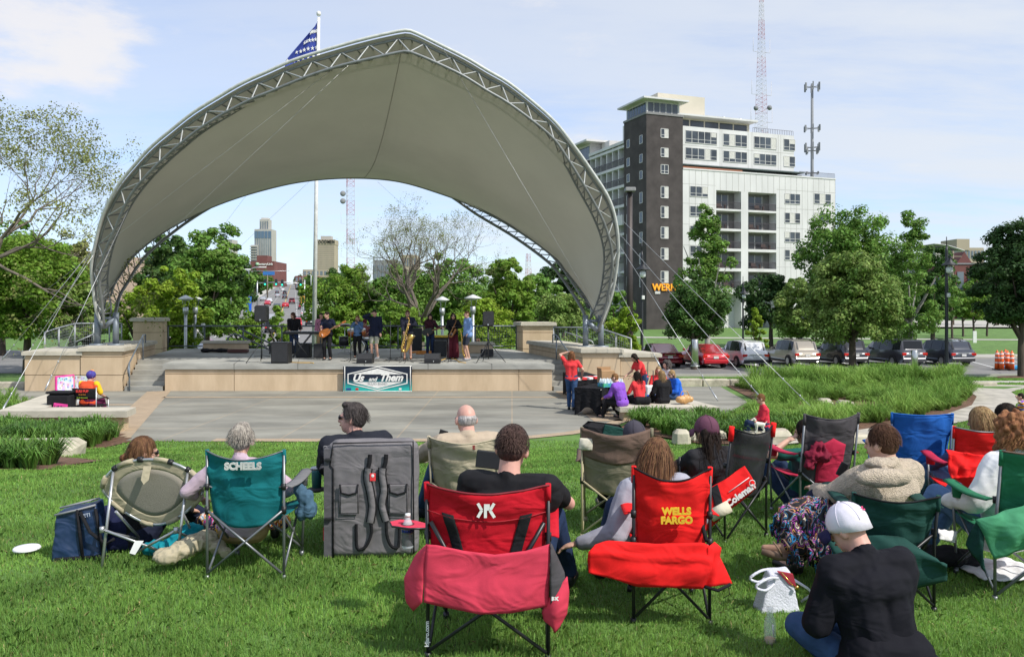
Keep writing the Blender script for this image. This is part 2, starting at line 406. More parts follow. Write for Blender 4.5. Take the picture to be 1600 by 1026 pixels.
def drape(name,poly,dz,m):
 x0,x1=min(p[0]for p in poly),max(p[0]for p in poly);y0,y1=min(p[1]for p in poly),max(p[1]for p in poly)
 mb=MB();n=24
 for i in range(n):
  for j in range(n):
   a,b_,c_,d_=lerp(x0,x1,i/n),lerp(x0,x1,(i+1)/n),lerp(y0,y1,j/n),lerp(y0,y1,(j+1)/n)
   if pip(np.array([(a+b_)/2]),np.array([(c_+d_)/2]),poly)[0]:mb.add([(a,c_,gz(a,c_)+dz),(b_,c_,gz(b_,c_)+dz),(b_,d_,gz(b_,d_)+dz),(a,d_,gz(a,d_)+dz)],[(0,1,2,3)])
 tag(mb.build(name,m),kind='structure')
# = grass blades
def pip(px,py,poly):
 n=len(poly);inside=np.zeros(px.shape,bool);j=n-1
 for i in range(n):
  xi,yi=poly[i];xj,yj=poly[j]
  c=((yi>py)!=(yj>py))&(px<(xj-xi)*(py-yi)/((yj-yi)+1e-12)+xi)
  inside^=c;j=i
 return inside
drape('mulch',bedl,.02,M_mulch);drape('mulch',bedl2,.02,M_mulch)
def gz_np(x,y):
 k=np.clip(x/60.0,0,1);return np.interp(y,YK,ZL)*(1-k)+np.interp(y,YK,ZR)*k
M_blade=mat('grass_blade',(.20,.365,.078),rough=.6,var=.28,scale=.8,detail=6,trans=.42,island=.32,spec=.25,color2=(.29,.49,.10))
def blades(name,x,y,h,wd,lean,m,base_z=None,kind='stuff',curl=0.4,label=None,cat=None):
 n=len(x);z=gz_np(x,y)if base_z is None else base_z
 a=rng.uniform(0,2*np.pi,n);ca,sa=np.cos(a),np.sin(a)
 b=rng.uniform(0,2*np.pi,n);le=np.abs(rng.normal(0,lean,n))*h
 bx_,by_=np.cos(b)*le,np.sin(b)*le
 v=np.zeros((n,5,3))
 v[:,0]=np.stack([x-ca*wd/2,y-sa*wd/2,z-.004],1)
 v[:,1]=np.stack([x+ca*wd/2,y+sa*wd/2,z-.004],1)
 v[:,2]=np.stack([x+ca*wd*.4+bx_*.45,y+sa*wd*.4+by_*.45,z+h*.6],1)
 v[:,3]=np.stack([x+bx_,y+by_,z+h*(1-curl*np.minimum(le/h,1))],1)
 v[:,4]=np.stack([x-ca*wd*.4+bx_*.45,y-sa*wd*.4+by_*.45,z+h*.6],1)
 me=fast_mesh(name,v,5,m)
 o=link(name,me);tag(o,kind=kind)
 if label:tag(o,label,cat)
 return o
def lawn():
 n=420000
 u=rng.uniform(0,1,n);y=2.7*(17.75/2.7)**u
 x=rng.uniform(-1,1,n)*(y*.66+.5)
 k=np.sin(x*1.7+np.sin(y*1.3)*2)*np.sin(y*2.1+np.cos(x*1.1)*1.5)
 keep=~pip(x,y,plaza_poly)&~pip(x,y,bedl)&~pip(x,y,bedl2)&~pip(x,y,lp+rp[::-1])&~pip(x,y,bed)
 x,y,k=x[keep],y[keep],k[keep];n=len(x)
 h=rng.uniform(.022,.045,n)*(1+.30*k)*(1+.25*np.sin(x*5.1+y*3.3)*np.sin(y*6.3-x*2.2))*(1+.012*y);wd=rng.uniform(.0026,.0046,n)*np.maximum(1,y/4.0)
 blades('lawn_grass',x,y,h,wd,.55,M_blade)
 q=rng.choice(n,12000,replace=False);blades('dry_grass',x[q]+.01,y[q],h[q]*.8,wd[q]*1.1,1.1,mat('straw_blade',(.42,.36,.16),rough=.7,island=.3,trans=.3))
 n=90000;y=17.5*(60/17.5)**rng.uniform(0,1,n);x=rng.uniform(1,6,n)+y*rng.uniform(.15,.64,n)
 keep=~pip(x,y,bed)&(y<44)&~pip(x,y,lp+rp[::-1])&((x>7.9)|(x<-13.5))&~pip(x,y,[(4.9,30.5),(9,31),(20,34),(34,36),(60,37),(60,39),(34,38.6),(20,37),(9,34.5),(4.9,33.8)])
 x,y=x[keep],y[keep];n=len(x)
 blades('lawn_grass',x,y,rng.uniform(.05,.09,n),.012*y/12,.5,M_blade)
lawn()
def tufts(name,centres,hh,per,m,wd,spread=.5):
 xs=[];ys=[];hs=[];bases=[]
 cx=np.repeat(centres[:,0],per);cy=np.repeat(centres[:,1],per);ch=np.repeat(hh,per);n=len(cx)
 a=rng.uniform(0,2*np.pi,n);r0=rng.uniform(0,.07,n);lean=rng.uniform(.05,1.0,n)*spread
 h=ch*rng.uniform(.65,1.1,n);z=gz_np(cx,cy)
 dx,dy=np.cos(a),np.sin(a);qx,qy=-dy,dx
 w_=wd*rng.uniform(.7,1.3,n)
 segs=[(0,0,1.0),(.5,.30,.95),(.85,.72,.7),(.9,1.15,.12)]
 pts=[]
 for(zz_,rr,ww)in segs:
  drop=np.where(zz_>=.9,lean*.45,0)
  px_=cx+dx*(r0+lean*rr*h);py_=cy+dy*(r0+lean*rr*h);pz_=z+h*(zz_+(.1 if zz_>=.9 else 0)-drop)
  pts.append((px_,py_,pz_,w_*ww))
 v=np.zeros((n*3,4,3))
 for s_ in range(3):
  a0,a1=pts[s_],pts[s_+1]
  for c_,(p_,sg)in enumerate(((a0,-1),(a0,1),(a1,1),(a1,-1))):
   v[s_*n:(s_+1)*n,c_]=np.stack([p_[0]+qx*p_[3]*sg/2,p_[1]+qy*p_[3]*sg/2,p_[2]],1)
 o=link(name,fast_mesh(name,v,4,m));tag(o,kind='stuff');return o
M_orn=mat('ornamental_grass',(.16,.33,.05),rough=.65,var=.3,scale=.35,detail=5,trans=.35,island=.3,color2=(.30,.46,.10),spec=.2)
M_orn2=mat('daylily_leaf',(.085,.20,.035),rough=.5,var=.25,scale=1.2,trans=.3,island=.3,color2=(.16,.30,.05),spec=.35)
def inpoly(poly,n,extra=None):
 p=np.array(poly);lo,hi=p.min(0),p.max(0);out_=np.zeros((0,2))
 while len(out_)<n:
  q=rng.uniform(lo,hi,(n*3,2));q=q[pip(q[:,0],q[:,1],poly)]
  if extra is not None:q=q[extra(q)]
  out_=np.concatenate([out_,q])
 return out_[:n]
bare=lambda q:~((((q[:,0]-9.7)/1.5)**2+((q[:,1]-23.4)/1.9)**2)<1)
bedg=[(5.7,20.6),(4.8,18.9),(6.0,18.4),(7.3,18.9),(9.4,20.5),(11.5,22.2),(13.3,24.2),(14.8,26.4),(15.7,28.4),(16.5,31.2),(14,31.3),(8.2,30.0),(7.8,25),(6.4,22.0)]
c=inpoly(bedg,820,bare)
hz=.34+.20*np.sin(c[:,0]*.9+1)*np.sin(c[:,1]*.8)+.40*rng.uniform(0,1,len(c))**2.2-.05
tufts('ornamental_grass_bed',c,hz,110,M_orn,.016,spread=1.0)
c=inpoly([(10,28),(15.6,28.4),(17,31.2),(14,31.4),(9,30.6),(8.4,29)],110)
tufts('ornamental_grass_bed',c,.75+rng.uniform(-.1,.2,len(c)),130,M_orn,.02,spread=.7)
c=inpoly([(2.9,20.0),(3.3,18.6),(4.1,17.2),(5.3,17.4),(6.9,18.6),(5.8,20.0),(5.6,20.8),(3.2,20.6)],95)
tufts('daylily_bed',c,.42+rng.uniform(-.08,.1,len(c)),75,M_orn2,.026,spread=.85)
c=inpoly([(-12,14.9),(-8.5,15.1),(-8.4,17.2),(-8.9,18.5),(-13,18.6)],170)
tufts('daylily_bed',c,.46+rng.uniform(-.08,.1,len(c)),80,M_orn2,.024,spread=.9)
c=inpoly([(-9,10.3),(-6.0,10.4),(-6.5,11.6),(-7.7,12.1),(-10,12.1)],85)
tufts('daylily_bed',c,.38+rng.uniform(-.08,.08,len(c)),90,M_orn2,.02,spread=.95)
c=inpoly([(-12.3,18.9),(-15.4,18.9),(-20,26.5),(-16.2,26.5),(-13.3,22.7)],120)
tufts('ornamental_grass_bed',c,.36+rng.uniform(-.06,.1,len(c)),90,M_orn,.018,spread=.7)
# = trees
M_bark=mat('bark',(.085,.065,.05),rough=.95,var=.3,scale=5,bump=.8,bscale=14,stretch=(1,1,.25))
M_bark_l=mat('pale_bark',(.33,.31,.27),rough=.9,var=.3,scale=4,bump=.4,bscale=10)
def leafmat(name,c1,c2,tr=.35):
 return mat(name,c1,rough=.6,var=.1,scale=.7,detail=4,trans=tr,island=.42,color2=c2,spec=.25)
LM={'dark':leafmat('leaf_dark',(.032,.080,.022),(.068,.13,.034)),'deep':leafmat('leaf_deep',(.055,.13,.028),(.11,.20,.045)),'mid':leafmat('leaf_mid',(.115,.235,.036),(.19,.33,.058)),'fresh':leafmat('leaf_fresh',(.15,.28,.030),(.23,.36,.05),.45),'lime':leafmat('leaf_lime',(.22,.36,.025),(.33,.45,.05),.45),'linden':leafmat('leaf_linden',(.13,.24,.042),(.27,.36,.095)),'olive':leafmat('leaf_olive',(.20,.23,.06),(.28,.30,.10)),}
def leaves_at(centres,radii,per,size,m,name,flat=.75):
 """clusters of leaf quads round the clump centres"""
 k=len(centres);n=k*per
 c=np.repeat(centres,per,0);r=np.repeat(radii,per)
 d=rng.normal(0,1,(n,3));d/=np.linalg.norm(d,axis=1)[:,None]+1e-9
 p=c+d*(r*rng.uniform(.25,1.0,n)**.6)[:,None]*np.array([1,1,flat])
 nrm=d+rng.normal(0,.38,(n,3))+np.array([0,0,.5]);nrm/=np.linalg.norm(nrm,axis=1)[:,None]
 t=np.cross(nrm,rng.normal(0,1,(n,3)));t/=np.linalg.norm(t,axis=1)[:,None]+1e-9
 b=np.cross(nrm,t);s=(size*rng.uniform(.55,1.25,n))[:,None]
 v=np.zeros((n,4,3))
 v[:,0]=p-t*s*.5;v[:,1]=p+b*s*.32+nrm*s*.06;v[:,2]=p+t*s*.5;v[:,3]=p-b*s*.32
 return fast_mesh(name,v,4,m)
def clump_pts(n,rx,rz,z0,shape='round',irr=.22,hollow=.35,seed=None):
 g=np.random.default_rng(seed);out_=[]
 lob=g.normal(0,1,(7,3));lob/=np.linalg.norm(lob,axis=1)[:,None]
 amp=g.uniform(-irr,irr*1.2,7)
 while len(out_)<n:
  d=g.normal(0,1,3);d/=np.linalg.norm(d)
  rr=g.uniform(hollow**3,1)**(1/3)
  f=1+float(np.sum(amp*np.maximum(0,lob@d)**3))*1.6
  x,y,z=d*rr*f
  if shape=='round' and z<-.75:continue
  if shape=='cone':
   tt=(z+1)/2;q=(1-tt)**.75*1.25+.06
   x*=q;y*=q
  if shape=='column':
   tt=(z+1)/2;q=1-.55*max(0,tt-.45)/.55
   x*=q;y*=q
  if shape=='dome' and z<-.35:z=-.35+(z+.35)*.3
  out_.append((x*rx,y*rx,z0+z*rz))
 return np.array(out_)
def limb(mb,p,d,r,ln,g,depth,tips,bend=.25,split=(2,3),up=.25,n=5,mult=.72):
 pts=[p];rs=[r];q=V(p);dd=V(d)
 for i in range(3):
  dd=(dd+V((g.normal(0,bend),g.normal(0,bend),g.normal(0,bend)+up*.35))).normalized()if True else dd
  q=q+dd*ln/3;pts.append(q.copy());rs.append(r*(1-.28*(i+1)/3))
 mb.tube(pts,rs,n=max(3,n),caps=False)
 if depth<=0:tips.append((q.copy(),dd.copy()));return
 for k in range(g.integers(split[0],split[1]+1)):
  s_=V((g.normal(0,1),g.normal(0,1),g.normal(0,.7)+up)).normalized()
  nd=(dd*.9+s_*.75).normalized()
  limb(mb,q,nd,rs[-1]*.68,ln*mult*g.uniform(.8,1.15),g,depth-1,tips,bend,split,up,n-1,mult)
def tree(label,x,y,h,rx,leaf='mid',shape='round',trunk=.19,crown0=.25,clumps=110,per=60,size=.22,kind='tree',name='broadleaf_tree',group=None,bark=None,seed=1,cr=None,irr=.22,hollow=.35,zbase=None,flat=.75):
 z=gz(x,y)if zbase is None else zbase
 t=empty(name,(x,y,z),0,label,kind,group)
 g=np.random.default_rng(seed)
 zc=h*(crown0+1)/2;rz=h*(1-crown0)/2
 mb=MB();tips=[]
 th=h*max(crown0,.12)+rz*.5
 mb.tube([(0,0,-.3),(g.normal(0,.05),0,th*.5),(g.normal(0,.12),g.normal(0,.1),th)],[trunk*1.25,trunk,trunk*.75],n=10,caps=False)
 for k in range(6):
  a=2*math.pi*k/6+g.uniform(-.3,.3);z1=th*g.uniform(.62,1.0)
  mb.tube([(0,0,z1),(math.cos(a)*rx*.35,math.sin(a)*rx*.35,z1+rz*.35),(math.cos(a)*rx*.7,math.sin(a)*rx*.7,z1+rz*.75)],[trunk*.55,trunk*.35,trunk*.12],n=6,caps=False)
 mb.build('trunk',bark or M_bark,t)
 c=clump_pts(clumps,rx*.88,rz*.92,zc,shape,irr=irr,seed=seed,hollow=hollow)
 rad=np.random.default_rng(seed+5).uniform(.55,1.2,clumps)*(cr or rx*.22)
 link('crown',leaves_at(c,rad,int(per*1.9),size*1.02,LM[leaf],'crown',flat),t)
 return t
def bare_tree(label,x,y,h,spread,leaf='olive',seed=3,depth=6,trunk=.35,per=7,size=.11,group=None,name='bare_tree',lean=(0,0),splits=(2,3),up=.25,first=.24,crad=.35,nb=5):
 z=gz(x,y);t=empty(name,(x,y,z),0,label,'tree',group)
 g=np.random.default_rng(seed);mb=MB();tips=[]
 base=V((0,0,-.2));top=V((lean[0]*.3,lean[1]*.3,h*.22))
 mb.tube([base,base.lerp(top,.5)+V((.08,0,0)),top],[trunk*1.3,trunk,trunk*.85],n=10,caps=False)
 for k in range(nb):
  a=2*math.pi*k/nb*(1 if nb<6 else 2)+.4;d=V((math.cos(a)*spread*(1 if k%2 or nb<6 else .55)+lean[0],math.sin(a)*spread+lean[1],1.0)).normalized()
  limb(mb,top,d,trunk*.55,h*first,g,depth,tips,bend=.2,split=splits,up=up,n=7)
 mb.build('trunk',mat('twig_bark',(.15,.125,.10),rough=.95,var=.2),t)
 c=np.array([tuple(p)for p,_ in tips]);r_=np.full(len(c),crad)
 if per:link('crown',leaves_at(c,r_,per,size,LM[leaf],'crown'),t)
 return t
# = apartment block on the right
M_bbrick=mat('dark_brick',(.058,.049,.047),rough=.9,var=.25,scale=.5,bump=.3,bscale=8,coord='Object')
M_bwhite=mat('white_wall_panel',(.60,.595,.585),rough=.7,var=.09,scale=.35,detail=8,stretch=(1,1,.3))
M_bcream=mat('cream_metal_cladding',(.55,.50,.40),rough=.6,var=.04,scale=.4)
M_win=mat('apartment_glass',(.045,.055,.068),rough=.08,var=.5,scale=.35,spec=.6)
M_wframe=mat('window_frame_white',(.55,.54,.52),rough=.5)
M_joint=mat('panel_joint',(.42,.41,.39),rough=.9)
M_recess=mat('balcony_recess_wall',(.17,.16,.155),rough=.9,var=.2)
M_rail=mat('balcony_rail',(.055,.045,.05),rough=.5)
M_blind=mat('window_blind',(.55,.54,.50),rough=.8)
def apartment():
 A=R(20.9);C0=V((X(1010,130),130,-.9))
 t=empty('apartment_building',C0,A,'eleven storey white panelled apartment block with dark brick corner tower','building')
 Mi=wm(t).inverted()
 def lx(px,back=0.0):
  r=(px-800)/F;u=V((math.cos(A),math.sin(A)));v=V((-math.sin(A),math.cos(A)))
  ox,oy=C0.x+v.x*back,C0.y+v.y*back
  return(r*oy-ox)/(u.x-r*u.y)
 def lz(py,x,back=0.0):
  p=C0+V((math.cos(A)*x-math.sin(A)*back,math.sin(A)*x+math.cos(A)*back,0));return Z(py,p.y)-C0.z
 def ly(px):
  r=(px-800)/F;v=V((-math.sin(A),math.cos(A)))
  return(r*C0.y-C0.x)/(v.x-r*v.y)
 def window(x0,x1,z0,z1,y=0.0,n=1,back=None,blind=None):
  f=MB();g=MB();w_=.09
  f.bx(x0,x1,y-.10,y+.02,z0-.10,z0);f.bx(x0,x1,y-.06,y+.02,z1,z1+.08)
  for k in range(n+1):
   xx=lerp(x0,x1,k/n);f.bx(xx-w_/2,xx+w_/2,y-.055,y+.02,z0,z1)
  f.bx(x0,x1,y-.05,y+.015,lerp(z0,z1,.3)-.03,lerp(z0,z1,.3)+.03)
  fr=f.build('window',M_wframe,t)
  g.bx(x0+.02,x1-.02,y-.03,y+.012,z0+.01,z1-.01);g.build('pane',M_win,fr)
  if blind:b=MB();b.bx(lerp(x0,x1,blind[0]),lerp(x0,x1,blind[1]),y-.036,y-.031,lerp(z0,z1,blind[2]),z1-.02);b.build('blind',M_blind,fr)
 def window_l(y0,y1,z0,z1,x=0.0,n=1):
  f=MB();g=MB()
  f.bx(x-.06,x+.02,y0,y1,z0-.09,z0);f.bx(x-.05,x+.02,y0,y1,z1,z1+.07)
  for k in range(n+1):yy=lerp(y0,y1,k/n);f.bx(x-.05,x+.02,yy-.05,yy+.05,z0,z1)
  fr=f.build('window',M_wframe,t);g.bx(x-.03,x+.012,y0+.03,y1-.03,z0+.01,z1-.01);g.build('pane',M_win,fr)
 xt=lx(1067);yt=ly(975);ztop=lz(178,0)
 m=MB();m.bx(0,xt,0,yt,-1,ztop);m.build('brick_tower',M_bbrick,t)
 m=MB();m.bx(-.12,xt+.12,-.12,yt+.1,ztop,ztop+.35);m.build('tower_parapet',mat('grey_coping',(.2,.2,.2)),t)
 pz=ztop+.35;ph=1.95
 m=MB();m.bx(.3,xt-.4,.4,yt-.3,pz,pz+ph);pt=m.build('penthouse',M_wframe,t)
 m=MB()
 for k in range(5):a=lerp(.55,xt-.6,k/5);m.bx(a,a+(xt-1.3)/5-.12,.36,.45,pz+.2,pz+ph-.3)
 for k in range(7):a=lerp(.7,yt-.5,k/7);m.bx(.26,.35,a,a+(yt-1.3)/7-.12,pz+.2,pz+ph-.3)
 m.build('glazing',M_win,pt)
 m=MB();m.bx(-.95,xt+.6,-.9,yt+.6,pz+ph,pz+ph+.28);m.build('roof',M_bwhite,t)
 m=MB();m.bx(lx(1045),lx(1098,4),3.4,9,pz+ph-1.9,lz(150,lx(1075,3.4),3.4));m.build('lift_housing',M_bcream,t)
 for py in(208,238,264,300,331,363,396,432):
  hh=7 if py<290 else 9
  window(lx(1032.5),lx(1044),lz(py+hh,xt/2),lz(py-hh+1,xt/2),0,2,blind=(.55,.98,.0)if random.random()<.6 else None)
  z0,z1=lz(py+4+hh,0),lz(py-4-(hh-6),0)
  window_l(ly(1004),ly(999.5),z0-.2,z1-.6,0);window_l(ly(984),ly(979.5),z0-.1,z1-.5,0)
 x2=lx(1305);zl=lz(262,xt);zl2=lz(283,x2)
 zl=(zl+zl2)/2
 r0,r1=lx(1119),lx(1158);q0,q1=lx(1169),lx(1213)
 fl=[]
 for k in range(5):
  fl.append((lz(297+31.6*k,r0),lz(325+31.0*k,r0)))
 m=MB();yb=1.9
 m.bx(xt,r0,0,14,-1,zl);m.bx(q1,x2,0,14,-1,zl);m.bx(r0,q1,yb,14,-1,zl)
 m.bx(r0,q1,0,yb,fl[0][0],zl)
 m.bx(r1,q0,.0,yb,-1,fl[0][0])
 for k in range(5):
  zb=fl[k][1]-.05;zn=(fl[k+1][0]if k<4 else zb-1.0)
  for a,b in((r0,r1),(q0,q1)):m.bx(a,b,-.02,yb,zn,zb)
 wl=m.build('wall',M_bwhite,t)
 j=MB()
 for k in range(27):
  xx=lerp(xt,x2,k/26)
  if xx>xt+.2:j.bx(xx-.035,xx+.035,-.015,.01,fl[0][0]if r0-.2<xx<q1+.2 else .5,zl-.05)
 for zz_ in(lz(290,r0),lz(320,r0),lz(352,r0),lz(384,r0),lz(415,r0)):
  j.bx(xt,r0-.1,-.014,.01,zz_-.03,zz_+.03);j.bx(q1+.1,x2,-.014,.01,zz_-.03,zz_+.03)
 j.build('panel_joints',M_joint,t)
 m=MB();m.bx(xt,x2+.08,-.1,.3,zl,zl+.22);m.bx(x2-.2,x2+.1,.3,14,zl,zl+.22);m.build('parapet',M_bwhite,t)
 m=MB()
 for k in range(34):xx=lerp(lx(1250),x2,k/33);m.bx(xx-.02,xx+.02,.1,.14,zl+.22,zl+1.0)
 m.bx(lx(1250),x2,.1,.14,zl+1.0,zl+1.05);m.build('roof_railing',M_rail,t)
 for k in range(5):
  zt,zb=fl[k]
  for a,b in((r0,r1),(q0,q1)):
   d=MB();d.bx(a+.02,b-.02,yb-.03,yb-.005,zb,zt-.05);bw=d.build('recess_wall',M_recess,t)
   g=MB();w_=b-a
   g.bx(a+w_*.22,a+w_*.72,yb-.07,yb-.035,zb+.05,zt-.5);g.build('pane',M_win,bw)
   g=MB()
   for s_ in(.2,.46,.72):g.bx(a+w_*s_,a+w_*s_+.12,yb-.1,yb-.04,zb,zt-.4)
   g.build('window_frame',M_wframe,bw)
   ra=MB();n=26
   for i in range(n+1):xx=lerp(a+.05,b-.05,i/n);ra.bx(xx-.018,xx+.018,.1,.14,zb,zb+1.02)
   ra.bx(a,b,.08,.16,zb+1.02,zb+1.1);ra.build('balcony_railing',M_rail,t)
   fu=MB();cx=random.uniform(a+1.2,b-1.2);fu.bx(cx-.5,cx+.5,.7,1.2,zb,zb+.45,.05);fu.bx(cx-.5,cx+.5,1.15,1.25,zb+.4,zb+.95,.04);fu.bx(cx+.8,cx+1.1,.6,.9,zb,zb+.75,.03)
   fu.build('balcony_furniture',mat('patio_furniture',(.08,.05,.045)),t)
 pk=[(1226,1250),(1272,1298)]
 for k,py in enumerate((310,340,370,398)):
  for i,(a,b)in enumerate(pk):
   if k==3 and i:continue
   x0_,x1_=lx(a),lx(b);window(x0_,x1_,lz(py+7.5,x0_),lz(py-7.5,x0_),0,3,blind=(.34,.64,.0)if(k+i)%2 else(.02,.3,.4))
 for py in(299,330,361,392):x0_,x1_=lx(1078),lx(1106);window(x0_,x1_,lz(py+7,x0_),lz(py-8,x0_),0,3,blind=(.7,.98,.3))
 xu=lx(1243,.5);zu=lz(212,xu,.5);zs=zl-1.35
 zt0=lz(197,xt,.5);zu=(zu+zt0)/2+.1
 m=MB();m.bx(xt,xu,.9,13,zs+2.3,zu);m.build('wall',M_bwhite,t)
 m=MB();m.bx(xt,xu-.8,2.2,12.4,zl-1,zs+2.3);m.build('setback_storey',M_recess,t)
 m=MB();m.bx(xt,xu+1.6,.1,3,zs+2.12,zs+2.29);m.bx(xu-3,xu+1.8,1,14,zs+1.75,zs+1.9);m.build('canopy_slab',mat('dark_soffit',(.10,.13,.13)),t)
 m=MB();m.bx(xt,lx(1160),-.02,.06,zl+.24,zl+.5);m.build('planter_rail',mat('rust_planter',(.28,.11,.06)),t)
 for a,b in((1172,1212),(1222,1236)):
  x0_,x1_=lx(a,2.2),lx(b,2.2);window(x0_,x1_,zl+.1,zl+.75,2.2,4)
 for(a,b,n)in((1071,1120,5),(1130,1167,4),(1178,1213,4),(1224.5,1242,2)):
  x0_,x1_=lx(a,.9),lx(b,.9);xm=(x0_+x1_)/2;pm=(a+b)/2
  for base in(0,1):
   yc0=(204+(pm-1071)*.088)+base*26.5;hh=18-(pm-1071)*.008-base*1.5
   window(x0_,x1_,lz(yc0+hh,xm,.9),lz(yc0,xm,.9),.9,n,blind=(lambda q:(q/n+.02,(q+1)/n-.02,random.choice((0,.3,.6))))(random.randrange(n)))
 j=MB()
 for px in(1125,1128,1169,1175,1216,1220):
  xx=lx(px,.9);j.bx(xx-.03,xx+.03,.885,.91,zs+2.3,zu)
 zz_=lz(231,lx(1125,.9),.9);j.bx(xt,xu,.884,.91,zz_-.04,zz_+.02);j.build('panel_joints',M_joint,t)
 m=MB();m.bx(xt,lx(1172,3),3.2,12,zu,zu+1.9);r_=m.build('roof_storey',M_bcream,t)
 m=MB()
 for k in range(5):a=lerp(xt+.6,lx(1170,3),k/5);m.bx(a,a+2.6,3.14,3.21,zu+.35,zu+1.6)
 m.build('glazing',M_win,r_)
 m=MB();m.bx(xt-.2,lx(1181,2),1.4,12.6,zu+1.9,zu+2.2);m.build('roof',M_bwhite,t)
 m=MB()
 for k in range(24):xx=lerp(lx(1183),xu,k/23);m.bx(xx-.02,xx+.02,1.1,1.14,zu,zu+.8)
 m.bx(lx(1183),xu,1.1,1.14,zu+.8,zu+.85);m.build('roof_railing',M_rail,t)
 for px in(1130,1156):m=MB();xx=lx(px,6);m.lathe((xx,6,zu+2.2),[(.25,0),(.25,.9),(.4,.95),(.4,1.2),(.1,1.35)],10);m.build('roof_vent',M_metal,t)
 ye=ly(921);z1=lz(196,0)-1.5
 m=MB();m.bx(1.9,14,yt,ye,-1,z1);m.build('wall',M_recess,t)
 m=MB()
 for k in range(4):
  zz_=z1-.2-k*3.3;m.bx(.0,2,yt,ye,zz_-.45,zz_)
 m.bx(-.15,2,yt,ye,z1,z1+.5)
 m.bx(-.35,2.2,yt,ye,z1-13.6,z1-11.9)
 for k in range(7):yy=lerp(yt,ye,k/6);m.bx(.1,1.9,yy-.12,yy+.12,-1,z1)
 for k in range(4,9):zz_=z1-2-k*3.2;m.bx(.4,2,yt,ye,zz_-.4,zz_)
 m.build('balcony_frame',M_bwhite,t)
 m=MB()
 for k in range(8):
  zz_=z1-.2-(k+1)*3.3+.05
  if k==3:continue
  for i in range(50):yy=lerp(yt,ye,i/49);m.bx(.05,.09,yy-.02,yy+.02,zz_,zz_+1)
  m.bx(.03,.11,yt,ye,zz_+1,zz_+1.08)
 m.build('balcony_railing',M_rail,t)
 m=MB()
 for k in range(9):
  zz_=z1-.2-(k+1)*3.3
  for i in range(6):y0=lerp(yt,ye,(i+.2)/6);m.bx(1.84,1.89,y0,y0+(ye-yt)/6*.6,zz_+.1,zz_+2.4)
 m.build('balcony_doors',M_win,t)
 m=MB();m.bx(2.5,6,yt+.4,yt+5,z1,z1+4.1);m.bx(2.5,6,yt+10,ye,z1,z1+2.6);m.build('roof_plant',M_bwhite,t)
 yf=ly(893)
 m=MB();m.bx(-.1,10,ye,yf,-1,z1-.6);m.build('rear_tower',M_bbrick,t)
 m=MB();m.bx(.3,9,ye+.4,yf-.4,z1-.6,z1+2.6);p2=m.build('rear_penthouse',M_wframe,t)
 m=MB()
 for k in range(6):a=lerp(ye+.6,yf-.8,k/6);m.bx(.25,.34,a,a+1.1,z1-.2,z1+2.1)
 m.build('glazing',M_win,p2)
 m=MB();m.bx(-1.2,10,ye-1.2,yf+1,z1+2.6,z1+2.95);m.build('rear_roof',M_bwhite,t)
 M=frame((lx(1018.5),-.14,lz(449,1)),(1,0,0),(0,0,1))
 MS=mat('orange_sign_face',(.85,.33,.02),rough=.5,emit=((.9,.36,.02),.35))
 text('WERNER',1.55,'sign_lettering',MS,t,M,ext=.09,bold=.025,align='LEFT',sx=1.0)
 m=MB();m.bx(lx(1023),lx(1031),-.12,-.02,lz(459,1),lz(455,1));m.build('sign_board',M_wframe,t)
 m=MB();m.bx(q0,x2-3,-.04,.02,.3,3.2);m.build('shop_front',M_win,t)
apartment()
# = downtown
def slab(name,label,px0,px1,pyt,Y,depth,m,nfl,ncol,mw,rz=.12,roofs=(),pyb=470,cat='office tower',wfrac=.6):
 x0,x1=X(px0,Y),X(px1,Y);zt=Z(pyt,Y);zb=min(gz(x0,Y),gz((x0+x1)/2,Y))-5
 w_=(x1-x0)/math.cos(rz)-(0 if rz==0 else depth*math.tan(abs(rz))*.9)
 t=empty(name,((x0 if rz>=0 else x0),Y,zb),-rz if False else rz,label,cat)
 t.location.x=x0+(depth*math.sin(rz)if rz>0 else 0);WM[t.name]=Matrix.Translation(t.location)@Matrix.Rotation(rz,4,'Z')
 h=zt-zb
 b=MB();b.bx(0,w_,0,depth,0,h);b.build('wall',m,t)
 g=MB()
 for i in range(nfl):
  z0=h*(i+.3)/nfl;z1=z0+h/nfl*.5
  for k in range(ncol):
   a=w_*(k+(1-wfrac)/2)/ncol;g.bx(a,a+w_/ncol*wfrac,-.15,.1,z0,z1)
  nd=max(2,int(ncol*depth/w_))
  for k in range(nd):
   a=depth*(k+.2)/nd;g.bx(-.15,.1,a,a+depth/nd*wfrac,z0,z1)
 g.build('window_band',mw,t)
 return t,w_,h
M_off=mat('tower_concrete',(.42,.40,.37),rough=.8,var=.06,scale=.05)
M_offd=mat('tower_glass',(.16,.19,.22),rough=.2,var=.25,scale=.05)
M_tan=mat('tan_stone',(.40,.34,.25),rough=.8,var=.06,scale=.05)
M_redb=mat('red_brick',(.16,.062,.055),rough=.9,var=.15,scale=.2)
M_roofg=mat('roof_grey',(.22,.23,.24),rough=.8)
